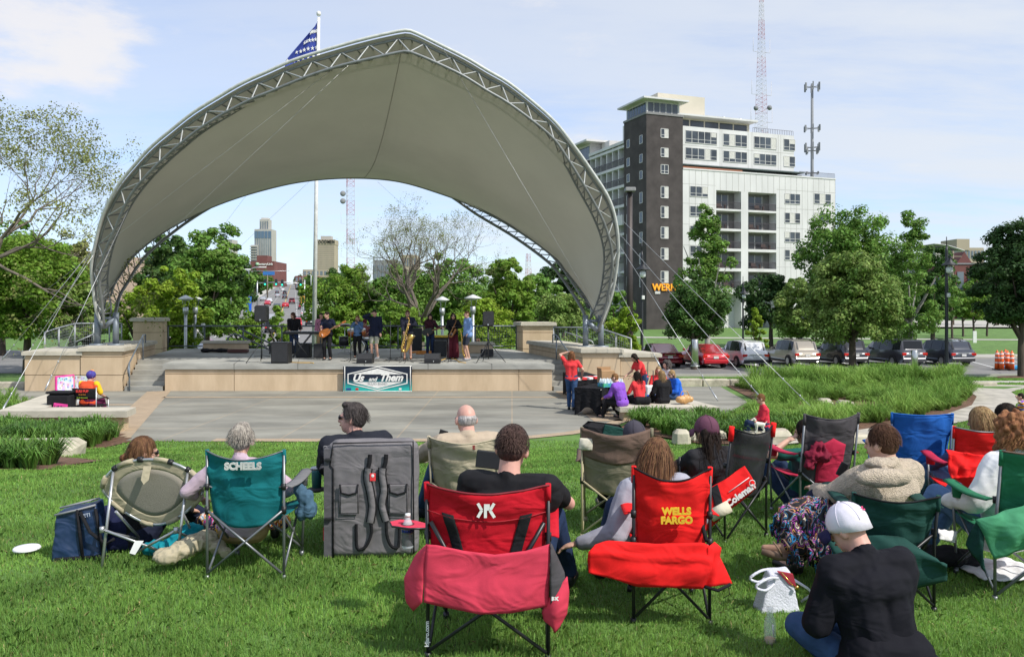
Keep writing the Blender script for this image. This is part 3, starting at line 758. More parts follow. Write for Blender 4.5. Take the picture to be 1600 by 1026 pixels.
def stepped():
 Y=1500;t=empty('skyscraper',(X(395,Y),Y,10),0,'tall stepped grey skyscraper with pale crown above the avenue','office tower')
 def blk(px0,px1,pyt,d0,d1,nm,n,mm=M_off):
  x0,x1=X(px0,Y)-X(395,Y),X(px1,Y)-X(395,Y);zt=Z(pyt,Y)-10
  b=MB();b.bx(x0,x1,d0,d1,0,zt);o=b.build(nm,mm,t)
  g=MB()
  for k in range(n):a=lerp(x0,x1,(k+.28)/n);g.bx(a,a+(x1-x0)/n*.5,d0-.3,d0+.3,8,zt-4)
  g.build('window_strip',M_offd,o)
  return o
 blk(397.5,424.5,358,0,30,'shaft',9);blk(393,404,383,-4,26,'side_shaft',3)
 blk(404,418,342,6,26,'upper_shaft',4);o=blk(406,416.5,339.5,8,22,'crown',3,mat('pale_crown',(.55,.52,.48)))
 g=MB()
 for k in range(5):a=X(397.5,Y)-X(395,Y)+k*6.3;g.bx(a,a+5.2,-.5,.2,Z(372,Y)-10,Z(361,Y)-10)
 g.build('glass_corner',mat('blue_glass',(.10,.16,.24),rough=.15),t)
 g=MB()
 for k in range(7):g.bx(-3.5,9,-7,-4,Z(386+k*4,Y)-10,Z(384.6+k*4,Y)-10)
 g.build('sky_terraces',M_off,t)
stepped()
t,w_,h=slab('office_tower','pale office tower with lettering along its top beside the flagpole',492.5,522.5,374.5,1100,24,M_tan,30,16,mat('bronze_band',(.17,.16,.14),rough=.4),rz=0,wfrac=.45)
b=MB();b.bx(6,20,6,18,h,h+5.5);b.build('roof_plant',M_off,t)
b=MB();b.bx(-.4,w_+.4,-.4,24.4,h-6.5,h+.3);b.build('top_band',M_tan,t)
text('WOODMEN',6.8,'roof_lettering',M_black,t,frame((w_/2,-.9,h-3.0),(1,0,0),(0,0,1)),ext=.3,bold=.03,space=1.2,sx=.66)
slab('office_tower','pale office tower half hidden behind the left trees',341,362.5,374,1200,25,M_off,22,12,M_offd,rz=0)
b_,w_,h=slab('brick_block','plain red brick block with small pale lettering left of the avenue',391,428,408,620,35,M_redb,1,1,M_redb,rz=0,cat='building')
b=MB();b.bx(4,12,3,15,h,h+4.5);b.build('roof_plant',M_redb,b_)
text('CenturyLink',2.4,'wall_lettering',M_white,b_,frame((w_*.62,-.4,h-2.2),(1,0,0),(0,0,1)),ext=.1,bold=.05)
b=MB();b.lathe((w_*.30,-.3,h-2.2),[(1.3,0),(1.3,.3)],12,rot=Matrix.Rotation(R(90),3,'X'));b.build('wall_emblem',mat('pale_green',(.35,.55,.35)),b_)
for k,(a,c_,top,Y,mm,lab)in enumerate(((461,493,431,520,M_redb,'low red brick storefront block along the right side of the avenue'),(473,512,421,640,M_tan,'tan mid rise block behind the red storefronts'),(488,530,426,700,M_tan,'wide tan block below the lettered office tower'),(583,620,406,300,M_roofg,'grey roofed building seen through the bare tree'),(628,650,398,420,M_tan,'distant tan building right of the grey roof'),(100,137,392,130,mat('pink_stucco',(.45,.33,.26)),'pink stucco building behind the left trees'))):
 slab('city_building',lab,a,c_,top,Y,20,mm,3 if Y>400 else 2,6,M_offd,rz=0,cat='building')
t,w_,h=slab('brick_building','red brick warehouse with fire escape behind the far right trees',1492,1576,413,210,20,M_redb,2,5,M_offd,rz=0,cat='building')
b=MB();b.prism([(w_*.1,2,h),(w_*.42,2,h),(w_*.26,2,h+3.4)],(0,9,0));b.build('gable',M_redb,t)
b=MB();b.bx(-.2,w_+.2,-.2,20.2,h,h+.35);b.build('parapet',M_roofg,t)
b=MB()
for k in range(3):b.bx(w_*.3,w_*.55,-1.4,-.1,h*.25+k*2.4,h*.25+k*2.4+.12)
for k in range(2):b.tube([(w_*.32,-1.2,h*.25+k*2.4),(w_*.52,-1.2,h*.25+(k+1)*2.4)],.08,5)
b.build('fire_escape',mat('red_steel',(.35,.05,.03)),t)
t,w_,h=slab('apartment_slab','tan apartment slab on the skyline above the red brick warehouse',1486,1537,387,330,16,M_tan,5,10,M_offd,rz=0,cat='building')
b=MB();b.bx(w_*.16,w_*.55,-.4,12,h-1,h+3.5);b.build('stair_tower',M_tan,t)
t,w_,h=slab('pale_hall','white vaulted roof hall behind the far right trees',1462,1500,392,260,20,M_off,2,4,M_offd,rz=0,cat='building')
b=MB();b.grid(lambda u,v:V((lerp(-1,w_+1,u),lerp(-1,20,v),h+2.2*math.sin(math.pi*(.5+u*.5)))),12,2);b.build('roof',M_bwhite,t,solid=.2)
# = masts
M_red=mat('mast_red',(.42,.11,.10),rough=.6);M_mw=mat('mast_white',(.55,.53,.53),rough=.6)
def lattice(label,px,Y,pyt,pyb,w0,w1,nb,name='radio_mast',dish=(),guy=True):
 zb,zt=Z(pyb,Y),Z(pyt,Y);t=empty(name,(X(px,Y),Y,zb),R(18),label,'radio mast');h=zt-zb
 ms=[MB(),MB()]
 for i in range(nb):
  mb=ms[(i//max(1,nb//7))%2];a,b_=i/nb,(i+1)/nb
  for k in range(3):
   q0=V((math.cos(2.094*k),math.sin(2.094*k),0));q1=V((math.cos(2.094*(k+1)),math.sin(2.094*(k+1)),0))
   wa,wb=lerp(w0,w1,a),lerp(w0,w1,b_);r=.055*Y/300
   mb.tube([q0*wa+V((0,0,a*h)),q0*wb+V((0,0,b_*h))],r,4,False)
   mb.tube([q0*wa+V((0,0,a*h)),q1*wb+V((0,0,b_*h))],r*.55,3,False)
   mb.tube([q1*wa+V((0,0,a*h)),q0*wb+V((0,0,b_*h))],r*.55,3,False)
   mb.tube([q0*wa+V((0,0,a*h)),q1*wa+V((0,0,a*h))],r*.6,3,False)
 ms[0].build('red_lattice',M_red,t);ms[1].build('white_lattice',M_mw,t)
 for dx,f_,r in dish:
  d=MB();d.lathe((dx,-.5,h*f_),[(r,0),(r,.5),(r*.4,.9)],12,rot=Matrix.Rotation(R(90),3,'X'));d.build('dish',M_roofg,t)
 for f_ in(.18,.35,.62):
  for s_ in(-1,1):d=MB();w_=lerp(w0,w1,f_);d.tube([(s_*w_,0,f_*h),(s_*(w_+2),0,f_*h),(s_*(w_+2),0,f_*h+h*.09)],.09,4);d.build('whip_antenna',M_mw,t)
 return t
lattice('tall red and white lattice mast above the apartment roof',1190,300,-12,235,2.9,.75,34,dish=((-2.9,.26,.9),(2.9,.27,.9)))
lattice('slender red lattice mast seen through the stage opening',546,500,276,470,3.0,3.0,26,dish=((-4,.80,1.7),(-4,.86,1.7)))
lattice('small red lattice mast right of the bare tree',825,420,396,480,3.0,1.2,14)
def monopole():
 Y=170;zb,zt=Z(480,Y),Z(131,Y);h=zt-zb
 t=empty('cell_tower',(X(1269,Y),Y,zb),0,'grey cellular monopole with four antenna rings right of the apartment block','cell tower')
 m=MB();m.tube([(0,0,0),(0,0,h)],[.42,.26],12);m.build('pole',M_roofg,t)
 for f_,w_,hh in((.985,1.9,1.6),(.80,2.0,1.2),(.715,1.9,1.7),(.70,1.5,1.3),(.60,1.6,.5)):
  m=MB()
  for k in range(6):
   a=k*math.pi/3+.3;c_=V((math.cos(a)*w_*.8,math.sin(a)*w_*.8,f_*h));m.box(c_,(.32,.22,hh),Matrix.Rotation(a,3,'Z'));m.tube([(0,0,f_*h),c_],.07,4)
  m.build('antenna_ring',M_roofg,t)
monopole()
# = trees
def T(label,px,Y,ty,hw,leaf,**k):
 x=X(px,Y);base=k.pop('zbase',gz(x,Y));return tree(label,x,Y,Z(ty,Y)-base,hw/F*Y,leaf,zbase=base,**k)
bare_tree('tall open locust tree with fine twigs at the far left',X(-58,35),35,17.0,.95,leaf='olive',seed=14,depth=7,trunk=.24,per=6,size=.11,name='locust_tree',lean=(.12,0),splits=(2,3),first=.18,crad=.36,up=.22)
T('broad bright green maple behind the left railing',42,46,352,98,'fresh',crown0=.14,clumps=190,per=80,size=.22,seed=21,trunk=.2,name='maple_tree')
T('brown tinged green tree at the far left edge',5,64,340,90,'mid',crown0=.1,clumps=130,per=60,size=.34,seed=22,name='broadleaf_tree')
T('olive brown tree between the locust and the canopy leg',112,60,352,52,'olive',crown0=.15,clumps=90,per=50,size=.26,seed=23)
T('low linden with pale bracts just left of the canopy foot',136,46,440,46,'linden',crown0=.1,clumps=110,per=70,size=.2,seed=24)
T('low lime green maple between the canopy foot and the left pillar',218,45,432,48,'lime',crown0=.05,clumps=90,per=70,size=.19,seed=25,name='maple_tree')
T('lime green maple behind the left stage pillar',268,43,436,50,'lime',crown0=.05,clumps=110,per=80,size=.19,seed=26,name='maple_tree')
T('tall dense green catalpa with rounded clumps behind the paired stage lamps',322,58,350,62,'mid',crown0=.06,clumps=170,per=80,size=.26,seed=27,irr=.25,name='catalpa_tree')
T('dense green tree left of the tall catalpa, behind the canopy truss',262,64,366,52,'deep',crown0=.05,clumps=120,per=70,size=.3,seed=28)
T('dark green tree at the left kerb of the avenue',372,150,398,32,'dark',crown0=.08,clumps=120,per=60,size=.5,seed=29)
T('dark green tree beyond the avenue kerb, below the brick block',398,260,418,18,'deep',crown0=.1,clumps=80,per=60,size=.6,seed=30)
T('bright young tree on the left pavement farther up the avenue',417,380,425,12,'mid',crown0=.1,clumps=70,per=50,size=.7,seed=31)
T('small lime tree in front of the avenue, left of the keyboard player',385,47,480,40,'fresh',crown0=.06,clumps=80,per=50,size=.18,seed=32,hollow=.1,irr=.4)
T('thin young green tree rising in front of the avenue traffic',436,50,466,26,'fresh',crown0=.04,clumps=46,per=40,size=.17,seed=33,shape='cone',hollow=.05)
T('bright low maple behind the guitarist',532,46.5,474,44,'fresh',crown0=0,clumps=110,per=70,size=.18,seed=34,name='maple_tree')
T('bright low maple behind the singer',622,47,474,44,'fresh',crown0=0,clumps=110,per=70,size=.18,seed=35,name='maple_tree')
T('bright low maple behind the rightmost stage lamp',752,46,458,58,'lime',crown0=0,clumps=130,per=70,size=.18,seed=36,name='maple_tree')
T('dense round green tree just right of the flagpole',540,80,410,58,'fresh',crown0=.02,clumps=150,per=70,size=.32,seed=37)
T('dense green tree behind the bare tree trunk, left side',618,80,412,62,'mid',crown0=.02,clumps=130,per=70,size=.34,seed=38)
T('dense green tree behind the bare tree trunk, right side',705,82,400,66,'mid',crown0=.02,clumps=130,per=70,size=.34,seed=39)
T('rounded green tree in front of the small lattice mast',795,62,394,50,'fresh',crown0=.02,clumps=130,per=70,size=.27,seed=40)
T('green tree filling in behind the right loudspeaker stand',835,70,425,46,'mid',crown0=.02,clumps=110,per=70,size=.27,seed=48)
T('dark evergreen tree behind the rear truss on the right',880,88,408,42,'dark',crown0=.02,clumps=120,per=70,size=.36,seed=42)
T('pale flowering linden right of the stage pillar',878,48,458,56,'linden',crown0=.0,clumps=140,per=80,size=.18,seed=43)
T('lime shrub like maple behind the right canopy foot',968,47,478,34,'lime',crown0=.0,clumps=80,per=60,size=.18,seed=44,name='maple_tree')
T('mid green tree between the canopy and the brown pole',962,74,452,34,'mid',crown0=.02,clumps=90,per=70,size=.27,seed=45)
bare_tree('large nearly leafless spreading tree rising behind the band',X(655,56),56,12.0,1.6,leaf='olive',seed=5,depth=7,trunk=.30,per=2,size=.085,first=.215,lean=(.0,0),crad=.25,splits=(2,3),up=.32,nb=9)
T('tall airy poplar in front of the white apartment wall',1105,62,302,52,'mid',shape='column',crown0=.1,clumps=140,per=60,size=.22,bark=M_bark_l,seed=50,hollow=.0,irr=.5,name='poplar_tree',cr=.5)
T('dark round pear tree above the red cars',1085,50,425,64,'deep',crown0=.2,clumps=150,per=80,size=.19,seed=51,name='pear_tree')
T('dark evergreen like tree right of the poplar',1205,78,414,46,'dark',crown0=.12,clumps=110,per=70,size=.28,seed=52)
T('slim lime sapling between the white and tan vehicles',1180,58,474,18,'lime',shape='cone',crown0=.1,clumps=60,per=50,size=.17,trunk=.06,seed=53,hollow=.0,name='sapling')
T('tall rounded tree rising behind the front linden',1330,76,331,82,'mid',crown0=.1,clumps=300,per=80,size=.28,seed=54)
T('olive green tree left of the front linden',1250,66,428,48,'linden',crown0=.1,clumps=110,per=70,size=.24,seed=55)
T('large pale green linden standing over the dark parked car',1333,47.0,400,78,'linden',crown0=.18,clumps=220,per=90,size=.19,seed=56,name='linden_tree',irr=.25)
T('airy birch with pale trunk right of the linden',1422,62,356,54,'mid',shape='column',crown0=.1,clumps=120,per=70,size=.22,bark=M_bark_l,seed=57,hollow=.1,name='birch_tree',irr=.4)
T('deep green tree filling the gap left of the birch',1385,68,400,50,'deep',crown0=.06,clumps=110,per=70,size=.28,seed=58)
T('deep green tree behind the black lamp post',1458,80,380,38,'deep',crown0=.1,clumps=100,per=70,size=.3,seed=59)
for k,(px,Y)in enumerate(((1488,100),(1505,106),(1522,100),(1542,108))):
 T(['first small lawn tree right of the black lamp post','second small lawn tree right of the black lamp post','lime lawn tree below the red brick warehouse','small lawn tree beside the dark right tree'][k],px,Y,446+k*3,21,'fresh' if k==2 else 'mid',crown0=.3,clumps=60,per=50,size=.3,trunk=.12,seed=60+k,group='small trees on the far lawn')
T('dark tree on the skyline right of the tan apartment slab',1556,150,378,28,'dark',crown0=.1,clumps=90,per=60,size=.45,seed=66)
T('large dark pear tree with drooping crown at the right edge by the cones',1596,43,330,72,'dark',shape='dome',crown0=.12,clumps=260,per=100,size=.18,seed=67,name='pear_tree',trunk=.16)
for k in range(12):
 px=985+k*55;Y=190+(k%3)*18
 tree(['',''][0]or f'{["rounded","broad","low"][k % 3]} green tree in the distant row behind the far road',X(px,Y),Y,9+(k%3)*1.5,6.5,('deep','mid','dark')[k%3],crown0=.02,clumps=60,per=50,size=.8,seed=80+k,group='distant trees behind the far road')
for k,(px,Y,h,r)in enumerate(((478,300,8,4),(487,420,8,5),(505,250,9,6),(535,300,10,7),(468,600,9,5),(350,260,17,8),(300,240,16,8),(240,200,15,8),(60,110,12,6.5),(10,100,13,6.5))):
 tree(['tree on the right verge up the avenue','small tree near the red storefronts','green tree below the tan block','green tree behind the flagpole mass','tree near the crest of the avenue','dark tree below the pale tower','tree in the gap behind the canopy leg','tree behind the pink building','green tree behind the left railing in the distance','distant green tree behind the leftmost maple'][k],X(px,Y),Y,h,r,('deep','mid','deep','deep','deep','dark','deep','deep','mid','fresh')[k],crown0=.02,clumps=70,per=50,size=.25+Y/500,seed=110+k)
# = stage
M_stucco=mat('tan_stucco',(.57,.425,.27),rough=.9,var=.10,scale=1.1,detail=10,bump=.15,bscale=60,color2=(.64,.49,.325),stretch=(1.6,1.6,.45))
M_cap=mat('limestone_cap',(.50,.46,.37),rough=.85,var=.14,scale=2.0,detail=9,bump=.15)
M_slab=mat('weathered_slab',(.34,.335,.30),rough=.85,var=.28,scale=1.3,detail=10,bump=.2,stretch=(.5,.5,2))
M_groove=mat('shadow_joint',(.26,.18,.11),rough=.95)
SK=.245
def SP(a,b,z):return V((a-SK*b,28.3+b,z))
def skb(mb,a0,a1,b0,b1,z0,z1):
 vs=[SP(a,b,z)for z in(z0,z1)for a,b in((a0,b0),(a1,b0),(a1,b1),(a0,b1))]
 mb.add(vs,[(3,2,1,0),(4,5,6,7),(0,1,5,4),(1,2,6,5),(2,3,7,6),(3,0,4,7)])
def walled(name,label,a0,a1,b0,b1,z0,z1,cap=.14,over=.09,grooves=(),cat='wall',joints=(),parent=None,capm=None):
 t=parent or empty(name,SP((a0+a1)/2,b0,z0),0,label,cat)
 zc=z1-cap;lv=sorted([z0]+[g for g in grooves]+[zc])
 m=MB()
 for i in range(len(lv)-1):skb(m,a0,a1,b0,b1,lv[i]+(.012 if i else 0),lv[i+1]-(.012 if i<len(lv)-2 else .02))
 m.build('wall_body',M_stucco,t,world=True)
 m=MB()
 skb(m,a0+.02,a1-.02,b0+.02,b1-.02,z0+.02,zc)
 for j in joints:skb(m,j-.012,j+.012,b0-.003,b0+.05,z0,zc-.02)
 m.build('groove',M_groove,t,world=True)
 m=MB();skb(m,a0-over,a1+over,b0-over,b1+over,zc,z1-.03);skb(m,a0-over+.03,a1+over-.03,b0-over+.03,b1+over-.03,z1-.03,z1);m.build('cap',capm or M_cap,t,world=True)
 return t
st=empty('stage',SP(-5.3,0,0),0,'low concert stage with tan stucco front and weathered concrete deck','stage')
walled('stage','',-12.0,1.4,.06,3.0,0,.95,cap=.19,over=.07,grooves=(.60,),parent=st,joints=(-9.6,.25),capm=M_slab)
m=MB();skb(m,-13.42,2.40,2.64,10.6,-.9,.945);m.build('rear_deck',M_slab,st,world=True)
m=MB()
for a in(-9.6,-7.4,-5.1,-2.9,-.7):skb(m,a-.012,a+.012,-.014,2.5,.74,.955)
m.build('deck_joint',mat('dark_joint',(.16,.155,.14),rough=.95),st,world=True)
def stairs(label,a0,a1):
 t=empty('stairs',SP((a0+a1)/2,0,0),0,label,'stairs')
 m=MB()
 for k in range(6):skb(m,a0+.003,a1-.003,k*.42+.05,2.62,k*.158+(.001 if k else 0),(k+1)*.158-(.006 if k==5 else 0))
 m.build('steps',M_slab,t,world=True)
 return t
stl=stairs('concrete stairs between the left pedestal and the stage',-13.4,-12.08)
str_=stairs('concrete stairs between the right pedestal and the stage',1.46,2.40)
def handrail(t,a):
 m=MB();z=lambda b:max(.0,min(.95,(b/2.6)*.95))
 m.tube([SP(a,-.12,.55),SP(a,-.2,.75),SP(a,.0,.98),SP(a,2.3,.95+.92),SP(a,2.75,1.87),SP(a,2.75,1.55)],.026,6)
 m.tube([SP(a,.0,.98),SP(a,.0,0)],.026,6);m.tube([SP(a,2.3,1.87),SP(a,2.3,.8)],.026,6);m.tube([SP(a,-.12,.55),SP(a,0,.5)],.026,6)
 m.build('handrail',mat('rail_blue_grey',(.16,.19,.22),rough=.5,metal=.3),t,world=True)
handrail(stl,-13.22);handrail(str_,2.22)
walled('pedestal','tan block pedestal under the left canopy foot',-14.9,-13.46,0,5.9,0,1.52,grooves=(.56,1.18))
walled('pedestal','tan block pedestal under the right canopy foot',2.44,3.74,0,7.0,0,1.47,grooves=(.54,1.14))
walled('low_wall','low tan wall with pale cap left of the left pedestal',-16.85,-14.93,.05,3.5,0,1.38,grooves=(.56,))
walled('low_wall','low tan wall with pale cap right of the right pedestal',3.77,5.08,.05,4.0,0,1.32,grooves=(.52,))
def pillar(label,a0,a1,zt):
 walled('pillar',label,a0,a1,9.2,10.4,-.9,zt,grooves=(1.0,1.75),cat='pillar',cap=.16,over=.12)
pillar('square tan pillar at the back left corner of the stage',-15.1,-13.75,2.42);pillar('square tan pillar at the back right corner of the stage',2.75,4.15,2.22)
walled('stage_bench','short tan masonry bench at the back left of the stage',X(317,36)+SK*7.7,X(387,36)+SK*7.7,7.7,8.3,.95,1.42,cap=.1,cat='bench')
walled('stage_bench','short tan masonry bench behind the blue shirted musician',X(707,35)+SK*6.7,X(770,35)+SK*6.7,6.7,7.3,.95,1.40,cap=.1,cat='bench')
M_rl=mat('railing_dark',(.13,.15,.17),rough=.5,metal=.4);M_rl2=mat('railing_pale',(.36,.38,.39),rough=.5,metal=.4)
def railing(label,top,drop,m_,meshes=None,posts=True,r=.035,cell=.11):
 t=empty('railing',top[0]-V((0,0,drop)),0,label,'railing')
 fr=MB();fr.tube(top,r,8);lo=[p-V((0,0,drop*.86))for p in top];fr.tube(lo,r*.8,6)
 fr.build('rail',m_,t,world=True)
 for i,p in enumerate(top):
  if posts:pm=MB();pm.tube([p,p-V((0,0,drop))],r,6);pm.build('post',m_,t,world=True)
 wr=MB()
 for i in range(len(top)-1):
  if meshes is not None and i not in meshes:continue
  a,b_,c,d=top[i],top[i+1],lo[i],lo[i+1];ln=(b_-a).length;n=max(2,int(ln/cell));k=max(2,int(drop*.86/cell))
  for j in range(1,n):wr.tube([a.lerp(b_,j/n),c.lerp(d,j/n)],.0055,3,False)
  for j in range(1,k):wr.tube([a.lerp(c,j/k),b_.lerp(d,j/k)],.0055,3,False)
 if wr.v:wr.build('wire_mesh',m_,t,world=True)
 return t
railing('long dark railing across the back of the stage',[SP(a,9.8,2.03)for a in(-13.6,-11.9,-10.1,-8.3,-6.5,-4.7,-2.9,-1.1,.7,2.6)],1.08,M_rl,meshes=(8,))
railing('pale mesh railing curving round the ramp behind the left pedestal',[P(70,519,33.5),P(92,512,34.5),P(117,505.5,36),P(146,505,37),P(171,505,37.5),P(190,505,38)],1.15,M_rl2)
railing('pale mesh railing stepping down behind the right pedestal',[P(865,511.5,37),P(901,511.5,36.4),P(938,513,35.5),P(962,521,34.6),P(986,529,33.8)],1.1,M_rl2)
m=MB();m.tube([P(118,534,36),P(135,527,36.4),P(150,520,36.6)],.03,6);m.tube([P(882,518,36),P(925,533,35.4),P(928,539,35.4)],.03,6)
tag(m.build('ramp_handrail',M_rl2),'pale inner handrails along the two ramps behind the pedestals','handrail')
m=MB();m.tube([P(357,545,37),P(356,528,37),P(366,521,37),P(400,536,37),P(425,548,37)],.04,6);m.tube([P(372,512,37.4),P(430,540,37.4)],.04,6)
tag(m.build('stair_handrail',M_rl),'dark sloping stair handrail behind the left stage bench','handrail')
def cap_poly(name,label,body,capo,z,zc,cat='seat wall'):
 t=empty(name,(body[0][0],body[0][1],0),0,label,cat)
 m=MB();m.prism([(x,y,-.1)for x,y in body],(0,0,zc+.1));m.build('wall_body',M_stucco,t,world=True)
 m=MB();m.prism([(x,y,zc)for x,y in capo],(0,0,z-zc));m.build('cap',M_cap,t,world=True)
cap_poly('seat_wall','L shaped tan seat wall in front of the balloon seller',[(-11.8,19.1),(-9.05,19.1),(-9.15,19.55),(-11.35,19.6),(-12.3,22.9),(-12.8,22.8)],[(-11.95,18.98),(-8.92,18.98),(-9.05,19.72),(-11.2,19.72),(-12.1,23.0),(-12.95,22.9)],.50,.35)
cap_poly('seat_wall','L shaped tan seat wall with people sitting on it at the right of the plaza',[(2.85,20.9),(5.1,21.0),(4.5,23.6),(4.05,23.6),(4.45,21.45),(2.8,21.4)],[(2.75,20.8),(5.3,20.9),(4.68,23.7),(3.8,23.7),(4.2,21.75),(2.68,21.55)],.36,.24)
M_stone=mat('limestone_boulder',(.44,.40,.31),rough=.95,var=.25,scale=2.5,bump=.7,bscale=9,detail=9)
def stone(label,c,size,seed,rz=0):
 m=MB();g=np.random.default_rng(seed);rot=Matrix.Rotation(rz,3,'Z')
 t=MB();t.box((0,0,0),size,None,min(size)*.22)
 vs=[]
 for v in t.v:
  q=V(v);nz_=noise.noise_vector(q*2.2+V((seed,0,0)))*.10*min(1,max(size));vs.append(rot@(q+nz_)+V(c))
 m.add(vs,t.f,False);return tag(m.build('boulder',M_stone),label,'boulder')
stone('long pale limestone ledge between the two lily beds',(-8.4,13.85,.42),(2.1,.6,.42),3,.05)
stone('flat limestone block under the man with the dog',(5.35,17.35,.12),(1.05,.55,.34),5,.1)
stone('small grey boulder beside the lilies',(3.55,17.2,.16),(.36,.32,.34),6)
stone('low slab stone behind the small grey boulder',(4.15,17.6,.16),(.8,.4,.22),7,.2)
stone('small limestone slab at the start of the stone path',(7.35,17.4,.10),(.8,.45,.24),8,.3)
for k,(x,y,s)in enumerate(((8.9,23.2,.34),(9.3,22.9,.42),(9.6,23.4,.3),(9.1,23.9,.36),(8.7,23.7,.28))):
 tag(stone('pale round stone in the bare mulch patch',(x,y,.02+s*.3),(s,s*.9,s*.7),20+k),group='pale stones in the mulch patch')
m=MB()
for k in range(13):
 x0=5.0+k*1.02;m.box((x0+.5,30.35+.05*k,.12-.015*k),(.99,.4,.3),Matrix.Rotation(.05,3,'Z'),.03)
tag(m.build('stone_edging',M_stone),'low limestone edging wall behind the ornamental grass','edging')
m=MB()
for k in range(8):m.box((-24+k*1.02,29.4,.1),(.99,.4,.26),None,.03)
tag(m.build('stone_edging',M_stone),'low limestone edging left of the left low wall','edging')
# = canopy
def catmull(pts,n):
 pts=[V(p)for p in pts];d=[0]
 for i in range(1,len(pts)):d.append(d[-1]+(pts[i]-pts[i-1]).length)
 out_=[]
 for k in range(n+1):
  s=d[-1]*k/n;i=0
  while i<len(d)-2 and d[i+1]<s:i+=1
  t=(s-d[i])/max(1e-9,d[i+1]-d[i])
  p0,p1,p2,p3=pts[max(0,i-1)],pts[i],pts[i+1],pts[min(len(pts)-1,i+2)]
  out_.append(.5*((2*p1)+(p2-p0)*t+(2*p0-5*p1+4*p2-p3)*t*t+(3*p1-p0-3*p2+p3)*t**3))
 return out_
def arch(pl,n,Y0,dY,pw=1.0):
 c=catmull([V((a,b,0))for a,b in pl],n);out_=[]
 x0,x1=150,950
 for k,p in enumerate(c):
  s=k/n;out_.append(P(p.x,p.y,Y0+dY*math.sin(math.pi*s)**pw))
 return out_
O_=[(163,510),(152,491),(144,425),(150,385),(162,340),(185,295),(213,260),(238,233),(269,207),(302,181),(342,156),(380,134),(420,116),(462,98),(526,78),(577,64),(622,54),(635,52.5),(648,55.5),(686,74),(728,95),(760,114),(800,138),(860,188),(891,225),(922,268),(950,312),(962,350),(966,392),(962,431),(956,462),(945,494),(935,517)]
I1_=[(163,510),(159,470),(155,437),(163,397),(178,362),(200,312),(223,281),(250,253),(279,227),(312,201),(352,176),(395,154),(420,144),(484,118),(535,102),(586,90),(624,81.5),(633,80.5),(643,82),(677,96),(723,118),(760,141),(800,165),(860,212),(887,248),(914,292),(938,335),(951,370),(957,405),(953,444),(946,480),(935,517)]
I2_=[(166,508),(174,484),(168,441),(174,397),(187,358),(207,318),(232,284),(258,257),(286,232),(318,206),(358,181),(400,157),(484,121),(586,93),(624,84),(633,83),(643,85),(723,121),(760,144),(800,168),(855,213),(880,252),(903,295),(925,335),(939,370),(944,405),(940,447),(932,475),(922,500),(932,515)]
E_=[(163,492),(162,478),(170,455),(187,430),(209,400),(245,370),(290,343),(340,320),(400,300),(470,284),(545,278),(620,283),(690,303),(740,323),(800,355),(865,400),(882,420),(898,440),(914,462),(935,500)]
R2_=[(178,497),(181,487),(187,462),(200,440),(215,416),(236,392),(285,352),(340,318),(400,293),(470,276),(545,270),(620,275),(690,299),(745,335),(800,368),(845,400),(867,420),(889,450),(907,478),(917,500)]
NA=120
Oc=arch(O_,NA,30,-4.2);I1=arch(I1_,NA,29.8,-4.4);I2=arch(I2_,NA,30.4,-3.4)
Ec=arch(E_,NA,30.4,9.8,.75);Rc=arch(R2_,NA,30.2,10.4,.75)
cn=empty('canopy',(X(550,30),30,1.5),0,'large grey tensile fabric canopy on twin arched steel trusses over the stage','canopy')
M_fab=mat('canopy_fabric',(.52,.495,.425),rough=.8,var=.05,scale=.35,detail=8,trans=.08,spec=.15)
nv=28
def fabp(i,j):
 t=j/nv;a,b_=Oc[i],Ec[i];s=i/NA
 p=a.lerp(b_,t);sag=math.sin(math.pi*t)*math.sin(math.pi*s)**.7
 q=p+V((0,0,-.75*sag));c_=V((X(550,31),31,2));q+=(c_-q).normalized()*.35*sag
 if t<.06:q+=V((0,0,0))
 return q
fm=MB()
vs=[fabp(i,j)for j in range(nv+1)for i in range(NA+1)]
fm.add(vs,[(j*(NA+1)+i,j*(NA+1)+i+1,(j+1)*(NA+1)+i+1,(j+1)*(NA+1)+i)for j in range(nv)for i in range(NA)],True)
fab=fm.build('fabric',M_fab,cn,world=True)
M_tr=mat('truss_steel',(.22,.23,.23),rough=.5,metal=.35,var=.15,scale=3)
M_edge=mat('fabric_edge',(.55,.56,.53),rough=.6)
m=MB();m.tube([p+V((0,-.05,.08))for p in Oc],.055,8);m.build('edge_roll',M_edge,cn,world=True)
m=MB();m.tube(Ec,.05,6);m.build('rear_edge_cord',M_tr,cn,world=True)
m=MB();k=58
k=max(range(NA+1),key=lambda i:Oc[i].z);k2=min(range(NA+1),key=lambda i:abs(Ec[i].x/Ec[i].y*F+800-572))
def seamp(j):
 q=lerp(k,k2,j/nv);i=min(NA-1,int(q));return fabp(i,j).lerp(fabp(i+1,j),q-i)+V((0,0,-.012))
m.tube([seamp(j)for j in range(nv+1)],.012,4);m.build('ridge_seam',mat('seam',(.36,.345,.30),rough=.8),cn,world=True)
m=MB();m.tube([p+V((0,.12,-.12))for p in Oc[1:-1]],.045,6);m.tube(I1,.046,8);m.tube(I2,.036,6);m.build('front_chords',M_tr,cn,world=True)
m=MB();md_=MB();stp=2
for i in range(2,NA-2,stp):
 a,b_=Oc[i],I1[i+1];c_=I2[i+1]
 if(i//2)%2==0:m.tube([Oc[i]+V((0,.1,-.1)),I1[min(NA,i+2)]],.025,5,False)
 else:m.tube([I1[i],Oc[min(NA,i+2)]+V((0,.1,-.1))],.025,5,False)
 md_.tube([I1[i],I2[i]],.03,4,False);md_.tube([I1[i],I2[min(NA,i+2)]],.022,4,False)
 md_.tube([Oc[i]+V((0,.1,-.1)),I2[min(NA,i+1)]],.025,4,False)
